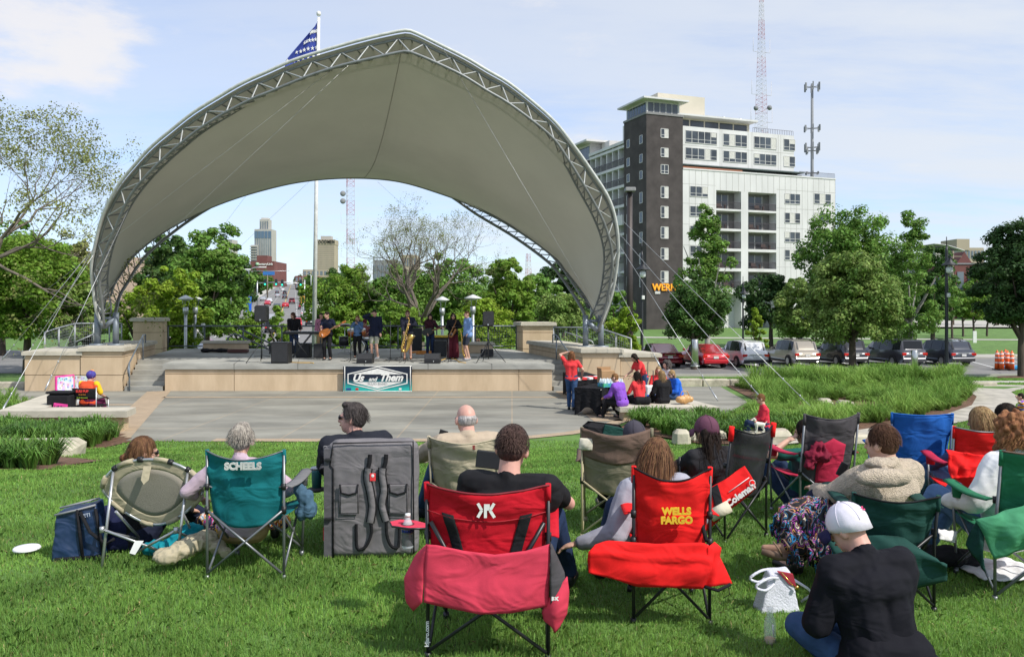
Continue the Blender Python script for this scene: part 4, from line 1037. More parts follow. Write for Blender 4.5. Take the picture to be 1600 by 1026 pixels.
m.build('front_web_bars',mat('web_bar_pale',(.38,.39,.38),rough=.5,metal=.2),cn,world=True);md_.build('inner_web_bars',M_tr,cn,world=True)
m=MB();m.tube(Rc,.065,8);Sc=[r+V((0,-.5,.35))for r in Rc];m.tube(Sc[3:-3],.045,6)
m.build('rear_chords',M_tr,cn,world=True)
m=MB()
for i in range(3,NA-3,2):m.tube([Rc[i],Ec[min(NA,i+1)]],.022,4,False);m.tube([Rc[i],Sc[min(NA-3,i+1)]],.02,4,False);m.tube([Sc[i],Ec[i]],.02,4,False)
m.build('rear_web_bars',M_tr,cn,world=True)
M_post=mat('post_blue_grey',(.20,.23,.26),rough=.5,metal=.4,var=.1)
for(xa,xb,xt,yb,yt,xm,ym)in((152.5,181,163,538,488,163,511),(915,939,935,541,492,935,517)):
 for xx in(xa,xb):
  m=MB();m.tube([P(xx,yb,30),P(xx,yt,30)],.11,10);m.lathe(P(xx,yb,30)+V((0,0,-.06)),[(.28,0),(.28,.09)],10);m.build('post',M_post,cn,world=True)
 m=MB()
 m.tube([P(xa,yt+8,30),P(xm,ym,29.9)],.10,6);m.tube([P(xb,yt+8,30),P(xm,ym,29.9)],.10,6);m.tube([P(xa,yt+9,30),P(xb,yt+9,30)],.06,6)
 m.build('base_bracket',M_post,cn,world=True)
M_cab=mat('steel_cable',(.45,.46,.46),rough=.4,metal=.6)
def cable(label,a,b_,r=.0095,kn=()):
 t=empty('guy_cable',b_,0,label,'cable','guy cables staying the canopy')
 m=MB();m.tube([a,b_],r,5);m.build('strand',M_cab,t,world=True)
 m=MB();d=(a-b_).normalized()
 m.tube([b_,b_+d*.18,b_+d*.5],[.015,.028,.012],6)
 for q in kn:m.ell(a.lerp(b_,q),(.022,.022,.04))
 m.build('turnbuckle',M_metal,t,world=True)
for k,(a,b_,lab)in enumerate(((P(140,395,29),P(3,562,29.5),'leftmost guy cable running off the left edge'),(P(146,398,28.8),P(36,562,28.8),'second guy cable left of the canopy'),(P(150,380,28.5),P(4,640,20.4),'guy cable ending in the grass left of the seat wall'),(P(203,322,28),P(70,610,24.5),'guy cable ending behind the balloon seller'),(P(966,380,29),P(1122,626,25.2),'guy cable ending in the grass by the seat wall'),(P(968,365,29),P(1194,627,22),'guy cable ending above the man with the dog'),(P(968,340,29),P(1278,646,22),'rightmost guy cable ending in the mulch'),(P(960,440,29.4),P(1033,575,28),'short guy cable ending near the right low wall'))):
 cable(lab,a,b_,kn=(.86,.93))
for k,(a,b_,lab)in enumerate(((P(520,108,26.4),P(70,455,27.5),'long thin stay wire crossing the fabric on the left, upper'),(P(577,72,26),P(95,520,27.5),'long thin stay wire crossing the fabric on the left, lower'),(P(400,285,37),P(340,365,42),'thin stay wire behind the left opening'),(P(484,283,38),P(365,395,42),'thin stay wire crossing the skyscraper'),(P(590,284,38),P(640,330,44),'thin stay wire above the bare tree'),(P(690,72,25.9),P(1000,600,27),'long thin stay wire over the right side of the canopy'))):
 t=empty('stay_wire',b_,0,lab,'cable','thin stay wires');m=MB();m.tube([a,b_],.0055,4);m.build('strand',M_cab,t,world=True)
t=empty('flagpole',(X(490,45),45,-.9),0,'tall pale flagpole standing behind the canopy','flagpole')
m=MB();m.tube([(0,0,0),(.28,0,Z(28,45)+.9)],[.13,.085],12);m.ell((.28,0,Z(26,45)+1.05),(.13,.13,.15));m.build('pole',mat('pole_aluminium',(.72,.72,.70),rough=.35),t)
FY=45
fl=MB()
def fu(u,v):
 a=P(497.5,lerp(32,140,v),FY);wd=interp(v,[0,.05,.5,1],[.02,.25,1.75,2.0]);fo=.16*math.sin(u*9+v*3)*u
 return a+V((-wd*u,fo,-.35*u*(1-v)*.4-wd*u*.15))
fl.grid(fu,20,24)
def flagmat():
 m=bpy.data.materials.new('flag_cloth');m.use_nodes=True;b=m.node_tree.nodes['Principled BSDF'];b.inputs['Base Color'].default_value=(.03,.055,.30,1);b.inputs['Roughness'].default_value=.8;return m
fo_=fl.build('flag',flagmat(),None,solid=.01);tag(fo_,'blue starred canton of a large flag hanging behind the canopy top','flag')
sm_=MB()
for i in range(6):
 for j in range(7):
  u,v=(i+.4+(j%2)*.5)/6.2,(j+1.2)/8.2;c_=fu(u,v);wv=interp(v,[0,.05,.5,1],[.02,.25,1.75,2.0])
  if u*wv>wv-.08 or wv<.35:continue
  pts=[]
  for q in range(10):
   rr=.14 if q%2==0 else .055;an=math.pi/2+q*math.pi/5;pts.append(c_+V((math.cos(an)*rr*.8,-.045,math.sin(an)*rr)))
  sm_.prism(pts,(0,.006,0))
sm_.build('star_field',M_white,fo_)
def bannermat():
 m=bpy.data.materials.new('banner_print');m.use_nodes=True;t=m.node_tree;t.nodes.clear();n=t.nodes.new;l=t.links.new
 o=n('ShaderNodeOutputMaterial');b=n('ShaderNodeBsdfPrincipled');b.inputs['Roughness'].default_value=.4
 c=n('ShaderNodeTexCoord');s_=n('ShaderNodeSeparateXYZ');l(c.outputs['Generated'],s_.inputs[0])
 r=n('ShaderNodeValToRGB');e=r.color_ramp.elements;e[0].position=.12;e[0].color=(.02,.42,.36,1);e[1].position=.5;e[1].color=(.006,.012,.03,1)
 x=e.new(.32);x.color=(.01,.16,.18,1)
 nz=n('ShaderNodeTexNoise');nz.inputs['Scale'].default_value=2.5;l(c.outputs['Generated'],nz.inputs['Vector'])
 a=n('ShaderNodeMath');a.operation='MULTIPLY_ADD';a.inputs[1].default_value=.35;a.inputs[2].default_value=-.17;l(nz.outputs['Fac'],a.inputs[0])
 ad=n('ShaderNodeMath');l(a.outputs[0],ad.inputs[0]);l(s_.outputs[2],ad.inputs[1]);l(ad.outputs[0],r.inputs[0]);l(r.outputs[0],b.inputs['Base Color']);l(b.outputs[0],o.inputs[0]);return m
BY=28.18
bw0,bw1,bz0,bz1=X(536.5,BY),X(643.5,BY),Z(611,BY),Z(571.5,BY)
t=empty('banner',((bw0+bw1)/2,BY,(bz0+bz1)/2),0,'teal and black band banner hung on the stage front','banner');W2,H2=(bw1-bw0)/2,(bz1-bz0)/2
m=MB();m.bx(-W2,W2,-.012,.012,-H2,H2);m.build('panel',bannermat(),t)
M_bw=mat('banner_white',(.78,.77,.72),rough=.5)
m=MB()
for pl in([(-W2,H2),(W2,H2)],[(-W2,-H2),(W2,-H2)],[(-W2+.05,-H2),(-W2+.05,H2)],[(W2-.05,-H2),(W2-.05,H2)]):m.tube([(pl[0][0],-.02,pl[0][1]),(pl[1][0],-.02,pl[1][1])],.014,5)
m.build('frame',M_bw,t)
def strip(pts,w_,y=-.018):
 m_=MB()
 for i in range(len(pts)):
  a,b_=V(pts[i]),V(pts[(i+1)%len(pts)]);d=(b_-a).normalized();q=V((-d.y,d.x))*w_/2;a2,b2=a-d*w_/2,b_+d*w_/2
  m_.prism([(v.x,y-.0006*i,v.y)for v in(a2+q,b2+q,b2-q,a2-q)],(0,.004,0))
 return m_
hx,hy=W2*.86,H2*.36
strip([(-hx,hy),(0,H2*.93),(hx,hy),(hx,-hy),(0,-H2*.90),(-hx,-hy)],.035).build('hexagon_border',M_bw,t)
m=MB();m.prism([(-hx*.85,-.017,hy*.95),(0,-.017,H2*.80),(hx*.85,-.017,hy*.95)],(0,.005,0));m.prism([(-hx*.85,-.017,-hy*.75),(hx*.85,-.017,-hy*.75),(0,-.017,-H2*.78)],(0,.005,0));m.build('white_triangles',M_bw,t)
for s_,sz,x_,z_,b_ in(('Us',.34,-.68,.02,.014),('and',.19,-.17,-.02,.006),('Them',.34,.46,.03,.014)):text(s_,sz,'lettering',M_bw,t,frame((x_,-.022,z_),(1,0,0),(0,0,1)),ext=.003,bold=b_,shear=.35,sx=1.0)
text('BLUES BAND',.125,'lettering',mat('banner_grey',(.42,.42,.42)),t,frame((0,-.022,-hy*1.12),(1,0,0),(0,0,1)),ext=.003,sx=.95)
for x_,mm,w_ in((-W2*.84,mat('badge_blue',(.02,.06,.25)),.17),(-W2*.60,mat('badge_red',(.6,.03,.02)),.1),(W2*.66,M_bw,.09)):
 m=MB();m.box((x_,-.017,-H2*.82),(w_,.01,.075),None,.01);m.build('badge',mm,t)
# = people
def remesh(mb,name,m,parent,vox,smooth=3,disp=0.0,dscale=9.0,seed=0,fac=.5,ridge=False):
 me=bpy.data.meshes.new(name);me.from_pydata(mb.v,[],mb.f);me.update()
 o=bpy.data.objects.new('tmp',me);COL.objects.link(o)
 r=o.modifiers.new('r','REMESH');r.mode='VOXEL';r.voxel_size=vox;r.use_smooth_shade=True
 if smooth:s=o.modifiers.new('s','SMOOTH');s.factor=fac;s.iterations=smooth
 dg=bpy.context.evaluated_depsgraph_get()
 ne=bpy.data.meshes.new_from_object(o.evaluated_get(dg));ne.name=name
 bpy.data.objects.remove(o);bpy.data.meshes.remove(me)
 if disp:
  n=len(ne.vertices);co=np.zeros(n*3);ne.vertices.foreach_get('co',co);co=co.reshape(-1,3)
  no=np.zeros(n*3);ne.vertices.foreach_get('normal',no);no=no.reshape(-1,3)
  for i in range(n):
   q=V(co[i])*dscale;q.z*=.6
   d=noise.noise(q+V((seed,0,0)))+.5*noise.noise(q*2.1+V((0,seed,3)))
   if ridge:d=.7-2.4*abs(noise.noise(V((q.x*1.1,q.y*1.1,q.z*.7))+V((seed,5,0))+noise.noise_vector(q*.35)*1.1))+.25*d
   co[i]+=no[i]*d*disp
  ne.vertices.foreach_set('co',co.reshape(-1));ne.update()
 ne.materials.clear();ne.materials.append(m)
 ne.polygons.foreach_set('use_smooth',[True]*len(ne.polygons))
 return link(name,ne,parent)
def cap(mb,a,b,ra,rb=None,n=10):
 a,b=V(a),V(b);rb=ra if rb is None else rb;d=b-a;L_=d.length
 if L_<1e-6:mb.ell(a,(ra,ra,ra),n=n,m=6);return
 q=d.to_track_quat('Z','Y').to_matrix()
 pr=[(ra*math.cos(t),-ra*math.sin(t))for t in(1.5,1.0,.5)]+[(ra,0),(rb,L_)]+[(rb*math.cos(t),L_+rb*math.sin(t))for t in(.5,1.0,1.5)]
 mb.lathe(a,pr,n,rot=q)
def ik(a,b,l1,l2,bend):
 a,b=V(a),V(b);d=b-a;Ld=min(d.length,(l1+l2)*.995);dn=d.normalized();b=a+dn*Ld
 x=(l1*l1-l2*l2+Ld*Ld)/(2*Ld);h=math.sqrt(max(0,l1*l1-x*x))
 p=V(bend)-dn*V(bend).dot(dn);p=p.normalized()if p.length>1e-6 else V((0,0,1))
 return a+dn*x+p*h,b
SKIN=mat('skin_light',(.56,.33,.24),rough=.55,var=.08,scale=12,spec=.35)
SKIN_P=mat('skin_pink',(.62,.34,.27),rough=.5,var=.08,scale=12,spec=.35)
SKIN_T=mat('skin_tan',(.42,.24,.16),rough=.55,var=.08,scale=12,spec=.35)
def hairm(name,c1,c2,rough=.5):
 return mat(name,c1,rough=.62,var=.2,spec=.12,scale=26,detail=6,bump=.5,bscale=50,color2=c2,stretch=(1.6,1.6,.25),island=.12,mix=(.3,.7))
H_DK=hairm('hair_dark',(.012,.008,.006),(.03,.02,.015));H_BR=hairm('hair_brown',(.05,.024,.014),(.12,.06,.035))
H_BL=hairm('hair_blond',(.20,.12,.05),(.42,.28,.14));H_GR=hairm('hair_grey',(.17,.15,.13),(.50,.45,.38))
H_DG=hairm('hair_dark_grey',(.035,.03,.028),(.10,.085,.08));H_RD=hairm('hair_auburn',(.10,.035,.016),(.26,.12,.055))
H_HL=hairm('hair_brown_highlighted',(.055,.026,.015),(.22,.115,.055));H_CU=hairm('hair_copper',(.15,.06,.022),(.40,.21,.085))
M_shoe=mat('black_shoe',(.012,.012,.013),rough=.4);M_eye=mat('eye_dark',(.012,.008,.006),rough=.2);M_lip=mat('lip',(.36,.11,.10),rough=.5)
M_lens=mat('sunglass_lens',(.008,.009,.012),rough=.08,spec=.8)
C_black=cloth('cloth_black',(.010,.010,.012));C_navy=cloth('cloth_navy',(.010,.014,.035));C_jean=cloth('denim',(.035,.075,.165),var=.2);C_jeand=cloth('denim_dark',(.014,.028,.07),var=.2)
C_jeanl=cloth('denim_light',(.10,.18,.33),var=.2)
C_red=cloth('cloth_coral_red',(.75,.05,.055));C_white=cloth('cloth_white',(.75,.74,.74));C_khaki=cloth('cloth_khaki',(.38,.26,.13))
def strands(parent,m,hc,ax,n,length,seed,style='down',width=.0019,skip=None,back=1.0):
 """hair locks as fine ribbons; hc head centre, ax 3x3 head axes (right, forward, up)"""
 g=np.random.default_rng(seed);mb=MB()
 for _ in range(n):
  a=g.uniform(0,2*math.pi);u=g.uniform(-.25,1);s_=math.sqrt(1-min(1,u*u))
  d=V((s_*math.cos(a),s_*math.sin(a),u))
  if d.y>.55 and d.z<.55:continue
  if skip and skip(d):continue
  p=V((d.x*.088,d.y*.104-.012,d.z*.108+.028));pts=[p]
  dirv=V((d.x*.5+g.normal(0,.2),d.y*.5-.25+g.normal(0,.2),d.z*.3-.55))
  if style=='crew':dirv=V((d.x*.35+g.normal(0,.05),d.y*.35-.12,d.z*.25-.5))
  L_=length*g.uniform(.6,1.1);k=7 if L_>.12 else 4;ph=g.uniform(0,6.28)
  for i in range(k):
   if style=='down':dirv=dirv*.72+V((0,-.03,-.42));
   elif style=='curly':dirv=dirv*.5+V((math.sin(ph+i*1.5)*.6+d.x*.25,math.cos(ph+i*1.5)*.6-.05,-.3+.4*math.sin(ph+i*1.2)))
   elif style=='short':dirv=dirv*.7+V((d.x*.12,d.y*.1-.06,-.22))
   elif style=='up':dirv=V((d.x*.9+g.normal(0,.2),d.y*.7-.1+g.normal(0,.2),d.z+.5))
   q=pts[-1]+dirv.normalized()*L_/k
   e=V((q.x/.090,(q.y+.012)/.106,(q.z-.028)/.110));el=e.length
   if el<1.0 and q.z>-.09:e/=el;q=V((e.x*.090,e.y*.106-.012,e.z*.110+.028))
   pts.append(q)
  w_=width*g.uniform(.6,1.5);vs=[]
  for i,q in enumerate(pts):
   t=(pts[min(i+1,len(pts)-1)]-pts[max(0,i-1)]).normalized();o_=V((q.x,q.y,.2*q.z));s2=t.cross(o_);s2=s2.normalized()if s2.length>1e-6 else V((1,0,0))
   ww=w_*(1-.75*i/k)
   for sg in(-1,1):vs.append(hc+ax@(q+s2*ww*sg))
  mb.add(vs,[(2*i,2*i+1,2*i+3,2*i+2)for i in range(len(pts)-1)],True)
 return mb
def person(label,loc,rz=0,s=1.0,pelvis=(0,0,.95),lean=(0,0),twist=0,head=(0,0,0),hand=None,elbow=None,foot=None,knee=None,skin=SKIN,top=C_black,sleeve='long',bottom=C_jeand,leg='long',shoe=M_shoe,hair='short',hm=H_BR,shades=False,vox=.02,cat='person',group=None,face=True,topx=.0,capm=None,coat=0,skirt=None,build=1.0,strand=0,wrinkle=.009,headless=False,name='person',slen=.1,neckfwd=.02,female=False,lid=None):
 t=empty(name,loc,rz,label,cat,group,s)
 near=vox<.013
 hand=hand or{};elbow=elbow or{};foot=foot or{};knee=knee or{}
 pel=V(pelvis);lf,ls=math.tan(R(lean[0])),math.tan(R(lean[1]))
 up=V((ls,lf,1)).normalized();rt=V((math.cos(R(twist)),math.sin(R(twist)),0));rt=(rt-up*rt.dot(up)).normalized();fw=up.cross(rt)
 rt0=V((1,0,0));k=build;sw=(.175 if female else .19)*k
 def TP(x,y,z):return pel+rt*x+fw*y+up*z
 neck=TP(0,.0,.54);hip={sg:pel+V((sg*.09,0,-.03))for sg in(-1,1)}
 sh={sg:TP(sg*sw,0,.485)for sg in(-1,1)}
 hy,hp,hr=[R(a)for a in head]
 hax=(Matrix.Rotation(hy,3,'Z')@Matrix.Rotation(-hp,3,'X')@Matrix.Rotation(hr,3,'Y'))
 hc=neck+up*.03+V((0,neckfwd,.0))+hax@V((0,.028,.108))
 arm={}
 for sg,kk in((-1,'L'),(1,'R')):
  tgt=hand.get(kk,(sg*(sw+.06),.04,pel.z-.08));wr_=V(tgt)
  el,wr_=ik(sh[sg],wr_,.285,.25,elbow.get(kk,(sg*.5,-1,-.3)));arm[sg]=(sh[sg],el,wr_)
 legs={}
 for sg,kk in((-1,'L'),(1,'R')):
  tgt=foot.get(kk,(sg*.11,0,.09));kn,an=ik(hip[sg],V(tgt),.43,.43,knee.get(kk,(0,1,0)));
  legs[sg]=(hip[sg],kn,an)
 H=lambda x,y,z:hc+hax@V((x,y,z))
 def torso(mb,g):
  cap(mb,TP(-.075*k,0,.0),TP(.075*k,0,.0),.105*k+g,n=12)
  cap(mb,TP(-.05*k,.0,.03),TP(-.07*k,.0,.36),.10*k+g,.105*k+g);cap(mb,TP(.05*k,.0,.03),TP(.07*k,.0,.36),.10*k+g,.105*k+g)
  cap(mb,TP(0,.02,.10),TP(0,.03,.34),.11*k+g,.105*k+g)
  cap(mb,TP(-.08*k,-.015,.38),TP(.08*k,-.015,.38),.10*k+g);cap(mb,sh[-1].lerp(neck,.15)-up*.02,sh[1].lerp(neck,.15)-up*.02,.062*k+g)
  cap(mb,sh[-1]-up*.05,TP(-.1*k,0,.33),.06*k+g,.08*k+g);cap(mb,sh[1]-up*.05,TP(.1*k,0,.33),.06*k+g,.08*k+g)
  cap(mb,neck-up*.06,neck,.075+g,.055+g*.5)
  if female:
   for sx in(-1,1):mb.ell(TP(sx*.07,.085,.33),(.06+g,.06+g,.06+g))
 def limbm(mb,pts,rs,g,frac=(1.0,1.0)):
  a,b,c=pts
  b2=a.lerp(b,min(1,frac[0]));cap(mb,a,b2,rs[0]+g,lerp(rs[0],rs[1],frac[0])+g)
  if frac[1]>0:cap(mb,b,b.lerp(c,frac[1]),rs[1]+g,lerp(rs[1],rs[2],frac[1])+g*(.45 if rs[2]<.045 else 1))
 mb=MB();torso(mb,-.004)
 cap(mb,neck-up*.03,H(0,-.022,-.05),.064*(1 if not female else .84),.058*(1 if not female else .84))
 mb.ell(H(0,-.008,.022),(.076,.096,.096),hax);mb.ell(H(0,.022,-.04),(.062,.072,.078),hax);mb.ell(H(0,.045,-.085),(.036,.038,.03),hax)
 mb.ell(H(0,.082,.018),(.05,.02,.02),hax)
 cap(mb,H(0,.090,.012),H(0,.108,-.024),.010,.015)
 for sx in(-1,1):mb.ell(H(sx*.084,-.008,-.012),(.015,.021,.034),hax)
 for sg in(-1,1):
  limbm(mb,arm[sg],(.048*k,.038,.028),0);limbm(mb,legs[sg],(.085*k,.056,.040),0)
  a,el,wr_=arm[sg];d=(wr_-el).normalized();sd_=d.cross(V((0,0,1)));sd_=sd_.normalized()if sd_.length>.1 else V((1,0,0));nn=sd_.cross(d)
  q=Matrix((sd_,nn,d)).transposed()
  mb.ell(wr_+d*.05,(.040,.017,.052),q)
  for i,(ox,ln)in enumerate(((-.030,.055),(-.010,.070),(.010,.066),(.029,.050))):
   p0=wr_+d*.085+sd_*ox;p1=p0+d*ln*.5-nn*.008*(1+i*.2);p2=p1+d*ln*.35-nn*.022
   cap(mb,p0-d*.02,p1,.0095,.0088,7);cap(mb,p1,p2,.0088,.0075,7)
  p0=wr_+d*.03+sd_*(-sg)*.035;cap(mb,p0,p0+d*.045+sd_*(-sg)*.025-nn*.01,.012,.009,7)
  h_,kn,an=legs[sg];fd=V((0,1,0))if kn.z>an.z+.2 and abs((kn-an).normalized().z)>.5 else V((0,.5,-.3))
  fd=foot.get('dir',fd);fd=V(fd).normalized()
  legs[sg]=(h_,kn,an,fd);cap(mb,an-V((0,0,.03)),an+fd*.13-V((0,0,.05)),.038,.03)
 body=remesh(mb,'body',skin,t,min(vox,.012)if near else vox*.75,2)
 if top:
  mb=MB();torso(mb,.012+topx)
  fr={'long':(1,.89),'short':(.62,0),'none':(.06,0),'half':(1,.35),'rolled':(1,.5)}[sleeve]
  for sg in(-1,1):limbm(mb,arm[sg],(.052*k,.042,.034),.012+topx,fr)
  if coat:
   cap(mb,TP(-.09,0,.05),TP(-.10,0,-coat),.12+topx,.13+topx);cap(mb,TP(.09,0,.05),TP(.10,0,-coat),.12+topx,.13+topx)
  remesh(mb,'shirt' if sleeve!='long' else 'top',top,t,vox*.8,3,wrinkle if near or True else 0,9,seed=sum(map(ord,label))%50)
 if bottom:
  mb=MB()
  cap(mb,TP(-.07*k,0,.06),TP(.07*k,0,.06),.112*k);cap(mb,hip[-1],hip[1],.108*k)
  fr={'long':(1,.93),'shorts':(.85,0),'capri':(1,.7),'wide':(1,.95)}[leg]
  for sg in(-1,1):
   limbm(mb,legs[sg][:3],(.092*k,.064,.050)if leg!='wide' else(.10,.10,.12),.010,fr)
  remesh(mb,{'shorts':'shorts'}.get(leg,'trousers'),bottom,t,vox*.8,3,wrinkle,8,seed=3+sum(map(ord,label))%50)
 if skirt:pass
 if shoe:
  for sg in(-1,1):
   h_,kn,an,fd=legs[sg];mb=MB();cap(mb,an+V((0,0,-.02))-fd*.03,an-fd*.03-V((0,0,.045)),.044,.042)
   cap(mb,an-fd*.02-V((0,0,.05)),an+fd*.16-V((0,0,.058)),.042,.036);remesh(mb,'shoe',shoe,t,max(.012,vox*.7),2)
 if face:
  for sx in(-1,1):
   m_=MB();m_.ell(H(sx*.030,.085,.006),(.012,.008,.008),hax,8,6);m_.build('eye',M_eye,t)
  m_=MB();m_.ell(H(0,.092,-.058),(.024,.010,.007),hax,8,6);m_.build('mouth',M_lip,t)
 if shades:
  m_=MB()
  for sx in(-1,1):m_.ell(H(sx*.032,.098,.006),(.028,.010,.020),hax,10,7);m_.tube([H(sx*.058,.092,.008),H(sx*.080,.0,.008)],.003,4)
  m_.tube([H(-.01,.104,.01),H(.01,.104,.01)],.003,4);m_.build('sunglasses',M_lens,t)
 if hair and hair!='none':
  mb=MB();g_=.004
  if hair in('short','crew','swept','curly','long','bob','pony','bun','wavy','afro','balding'):
   if hair=='balding':mb.ell(H(0,-.026,-.002),(.0815,.083,.068),hax)
   elif hair=='crew':mb.ell(H(0,-.012,.034),(.079,.099,.094),hax);mb.ell(H(0,-.042,-.016),(.074,.063,.056),hax)
   elif hair in('short','swept'):mb.ell(H(0,-.014,.038),(.083,.101,.098),hax);mb.ell(H(0,-.044,-.014),(.077,.066,.060),hax)
   else:mb.ell(H(0,-.016,.034),(.088,.103,.100),hax);mb.ell(H(0,-.046,-.015),(.084,.068,.068),hax)
   if hair=='swept':mb.ell(H(0,.045,.105),(.058,.055,.032),hax)
   if hair=='curly':
    for i in range(64):
     a=i*2.4;z=-.10+.24*(i/64);rr=.118-max(0,z-.03)**2*6;q_=math.sin(a)*rr-.03
     if q_>.055 and z<.07:continue
     mb.ell(H(math.cos(a)*rr,q_,z),(.024+.008*(i%3),.026,.024+.006*(i%2)))
   if hair=='afro':mb.ell(H(0,-.02,.04),(.115,.12,.115),hax)
   if hair in('long','wavy'):
    for sx in(-1,-.4,.4,1):cap(mb,H(sx*.065,-.045,.0),H(sx*.085,-.075,-.20-slen),.042,.026)
    if hair=='wavy':
     for sx in(-1,1):cap(mb,H(sx*.085,.0,.01),H(sx*.10,-.01,-.17),.030,.026)
   if hair=='bob':
    for sx in(-1,-.4,.4,1):cap(mb,H(sx*.07,-.04,.0),H(sx*.078,-.05,-.11),.040,.034)
   if hair=='pony':cap(mb,H(0,-.11,-.01),H(0,-.15,-.04),.022,.028);cap(mb,H(0,-.15,-.04),H(0,-.14,-.06-slen),.030,.014)
   if hair=='bun':mb.ell(H(0,-.11,.05),(.04,.04,.04))
  for i in range(0):pass
  ho=remesh(mb,'hair',hm,t,.008 if near else vox*.7,1,{'crew':.0015,'short':.003,'balding':.001}.get(hair,.006),30,seed=7)
  if strand:
   sty={'long':'down','wavy':'down','bob':'down','curly':'curly','short':'short','swept':'short','crew':'crew','pony':'down','balding':'short','bun':'down','afro':'curly'}[hair]
   ln={'long':.30+slen,'wavy':.30,'bob':.19,'curly':.15,'short':.032,'swept':.055,'crew':.020,'pony':.10,'balding':.016,'bun':.1,'afro':.1}[hair]
   sk=(lambda d:d.z>-.1)if hair=='balding' else((lambda d:d.z>-.12)if capm else None)
   sm_=strands(t,hm,hc,hax,int(strand*1.5),ln,sum(map(ord,label))%1000,sty,skip=sk)
   if sm_.v:sm_.build('hair_locks',hm,t,fix=False)
 if capm:
  mb=MB()
  n=20
  pr=[(math.cos(a),math.sin(a))for a in[i*math.pi/2/7 for i in range(8)]]
  vs=[]
  n=20
  for i in range(n):a=2*math.pi*i/n;vs.append(H(.0935*math.cos(a),.107*math.sin(a)-.014,-.008+.022*math.sin(a)))
  for c_,s__ in pr:
   for i in range(n):a=2*math.pi*i/n;vs.append(H(.094*max(.02,c_)*math.cos(a),.108*max(.02,c_)*math.sin(a)-.012,.028+.108*s__))
  fs=[(r_*n+i,r_*n+(i+1)%n,(r_+1)*n+(i+1)%n,(r_+1)*n+i)for r_ in range(8)for i in range(n)]
  mb.add(vs,fs,True);mb.ell(H(0,-.012,.138),(.008,.008,.006));cp=mb.build('cap',capm,t,solid=.006);mb=MB()
  for a in(0,1.05,2.1):mb.tube([H(.0985*math.cos(q)*math.cos(a),.113*math.cos(q)*math.sin(a)-.012,.028+.1125*math.sin(q))for q in[math.pi*i/14 for i in range(15)]],.0014,3)
  mb.build('seams',capm,cp)
  mb=MB();mb.grid(lambda u,v:H((u-.5)*.155*(1-.35*v*v),.075+.095*v*(1-(2*u-1)**2*.35),.036-.25*(u-.5)**2-.02*v),10,5)
  mb.build('visor',lid or capm,cp,solid=.006)
 t['_']=0;del t['_']
 return dict(root=t,H=H,hc=hc,hax=hax,TP=TP,neck=neck,arm=arm,legs=legs,sh=sh,pel=pel)
DK=.955
def on(px,py):Y_=(CZ-DK)*F/(py-HZ);return V((X(px,Y_),Y_,DK))
p=on(459,556);r=person('keyboard player in a black jacket with wavy hair, standing at the keyboard',p,R(200),1.0,hand={'L':(-.22,.38,1.02),'R':(.20,.38,1.02)},elbow={'L':(-.4,-1,-.5),'R':(.4,-1,-.5)},hair='wavy',hm=H_BR,top=C_black,head=(-60,10,0),slen=-.12,topx=.008,vox=.022)
p=on(512,562);r=person('guitarist in a dark t-shirt and glasses playing a sunburst guitar',p,R(172),1.02,hand={'R':(.13,.22,.98),'L':(-.46,.18,1.22)},elbow={'R':(1,-.4,-.5),'L':(-.6,.2,-1)},top=C_navy,sleeve='short',bottom=C_black,hair='short',hm=H_DK,head=(-25,8,0),vox=.022)
gtr=p
person('half hidden person in a pink shirt and khaki trousers behind the guitarist',on(502,553),R(180),.98,top=cloth('cloth_pink',(.5,.2,.3)),bottom=C_khaki,hair='short',hm=H_DK,vox=.026)
p=on(559,559);sing=p;person('singer in a pale denim jacket holding a microphone to her mouth',p,R(175),.93,hand={'R':(.05,.17,1.46),'L':(-.05,.17,1.40)},elbow={'R':(1,.2,-1),'L':(-1,.2,-1)},top=C_jeanl,bottom=C_black,hair='long',hm=H_HL,female=True,slen=.0,vox=.02)
person('drummer in a maroon cap seated behind the drum kit',on(569,551)+V((0,.2,0)),R(180),1.0,pelvis=(0,0,.62),hand={'L':(-.2,.42,.85),'R':(.2,.42,.85)},foot={'L':(-.18,.4,.09),'R':(.18,.4,.09)},top=cloth('cloth_dull_red',(.25,.08,.08)),sleeve='short',hair='short',hm=H_BR,capm=cloth('cap_maroon',(.12,.02,.03)),vox=.026)
p=on(586,560);person('tall man in a dark blazer and grey shorts with a hand at his glasses',p,R(165),1.06,hand={'R':(.10,.16,1.60),'L':(-.27,.12,.88)},elbow={'R':(1,.3,-.6)},top=C_navy,topx=.02,bottom=cloth('shorts_grey',(.30,.30,.24)),leg='shorts',hair='short',hm=H_DK,shoe=C_white,coat=.08,vox=.02,head=(10,5,0))
m=MB();m.box((0,0,0),(.10,.02,.42),None,.008)
p=on(637,561);sax=p;person('saxophonist in sunglasses, dark jacket and khaki shorts',p,R(184),1.05,hand={'L':(-.10,.30,1.25),'R':(.12,.34,.95)},elbow={'L':(-1,0,-.8),'R':(1,0,-.4)},top=cloth('cloth_charcoal_navy',(.018,.020,.035)),topx=.015,bottom=C_khaki,leg='shorts',shoe=mat('sandal_brown',(.20,.08,.04)),hair='short',hm=H_BR,shades=True,vox=.02)
p=on(672,556);bass=p;person('bass player with long dark hair and a maroon cardigan',p,R(190),.97,hand={'R':(.12,.22,.95),'L':(-.50,.18,1.12)},elbow={'R':(1,-.4,-.5),'L':(-.6,.2,-1)},top=cloth('cloth_wine',(.05,.012,.02)),bottom=C_jeand,hair='wavy',hm=H_DK,female=True,vox=.02,head=(0,12,0))
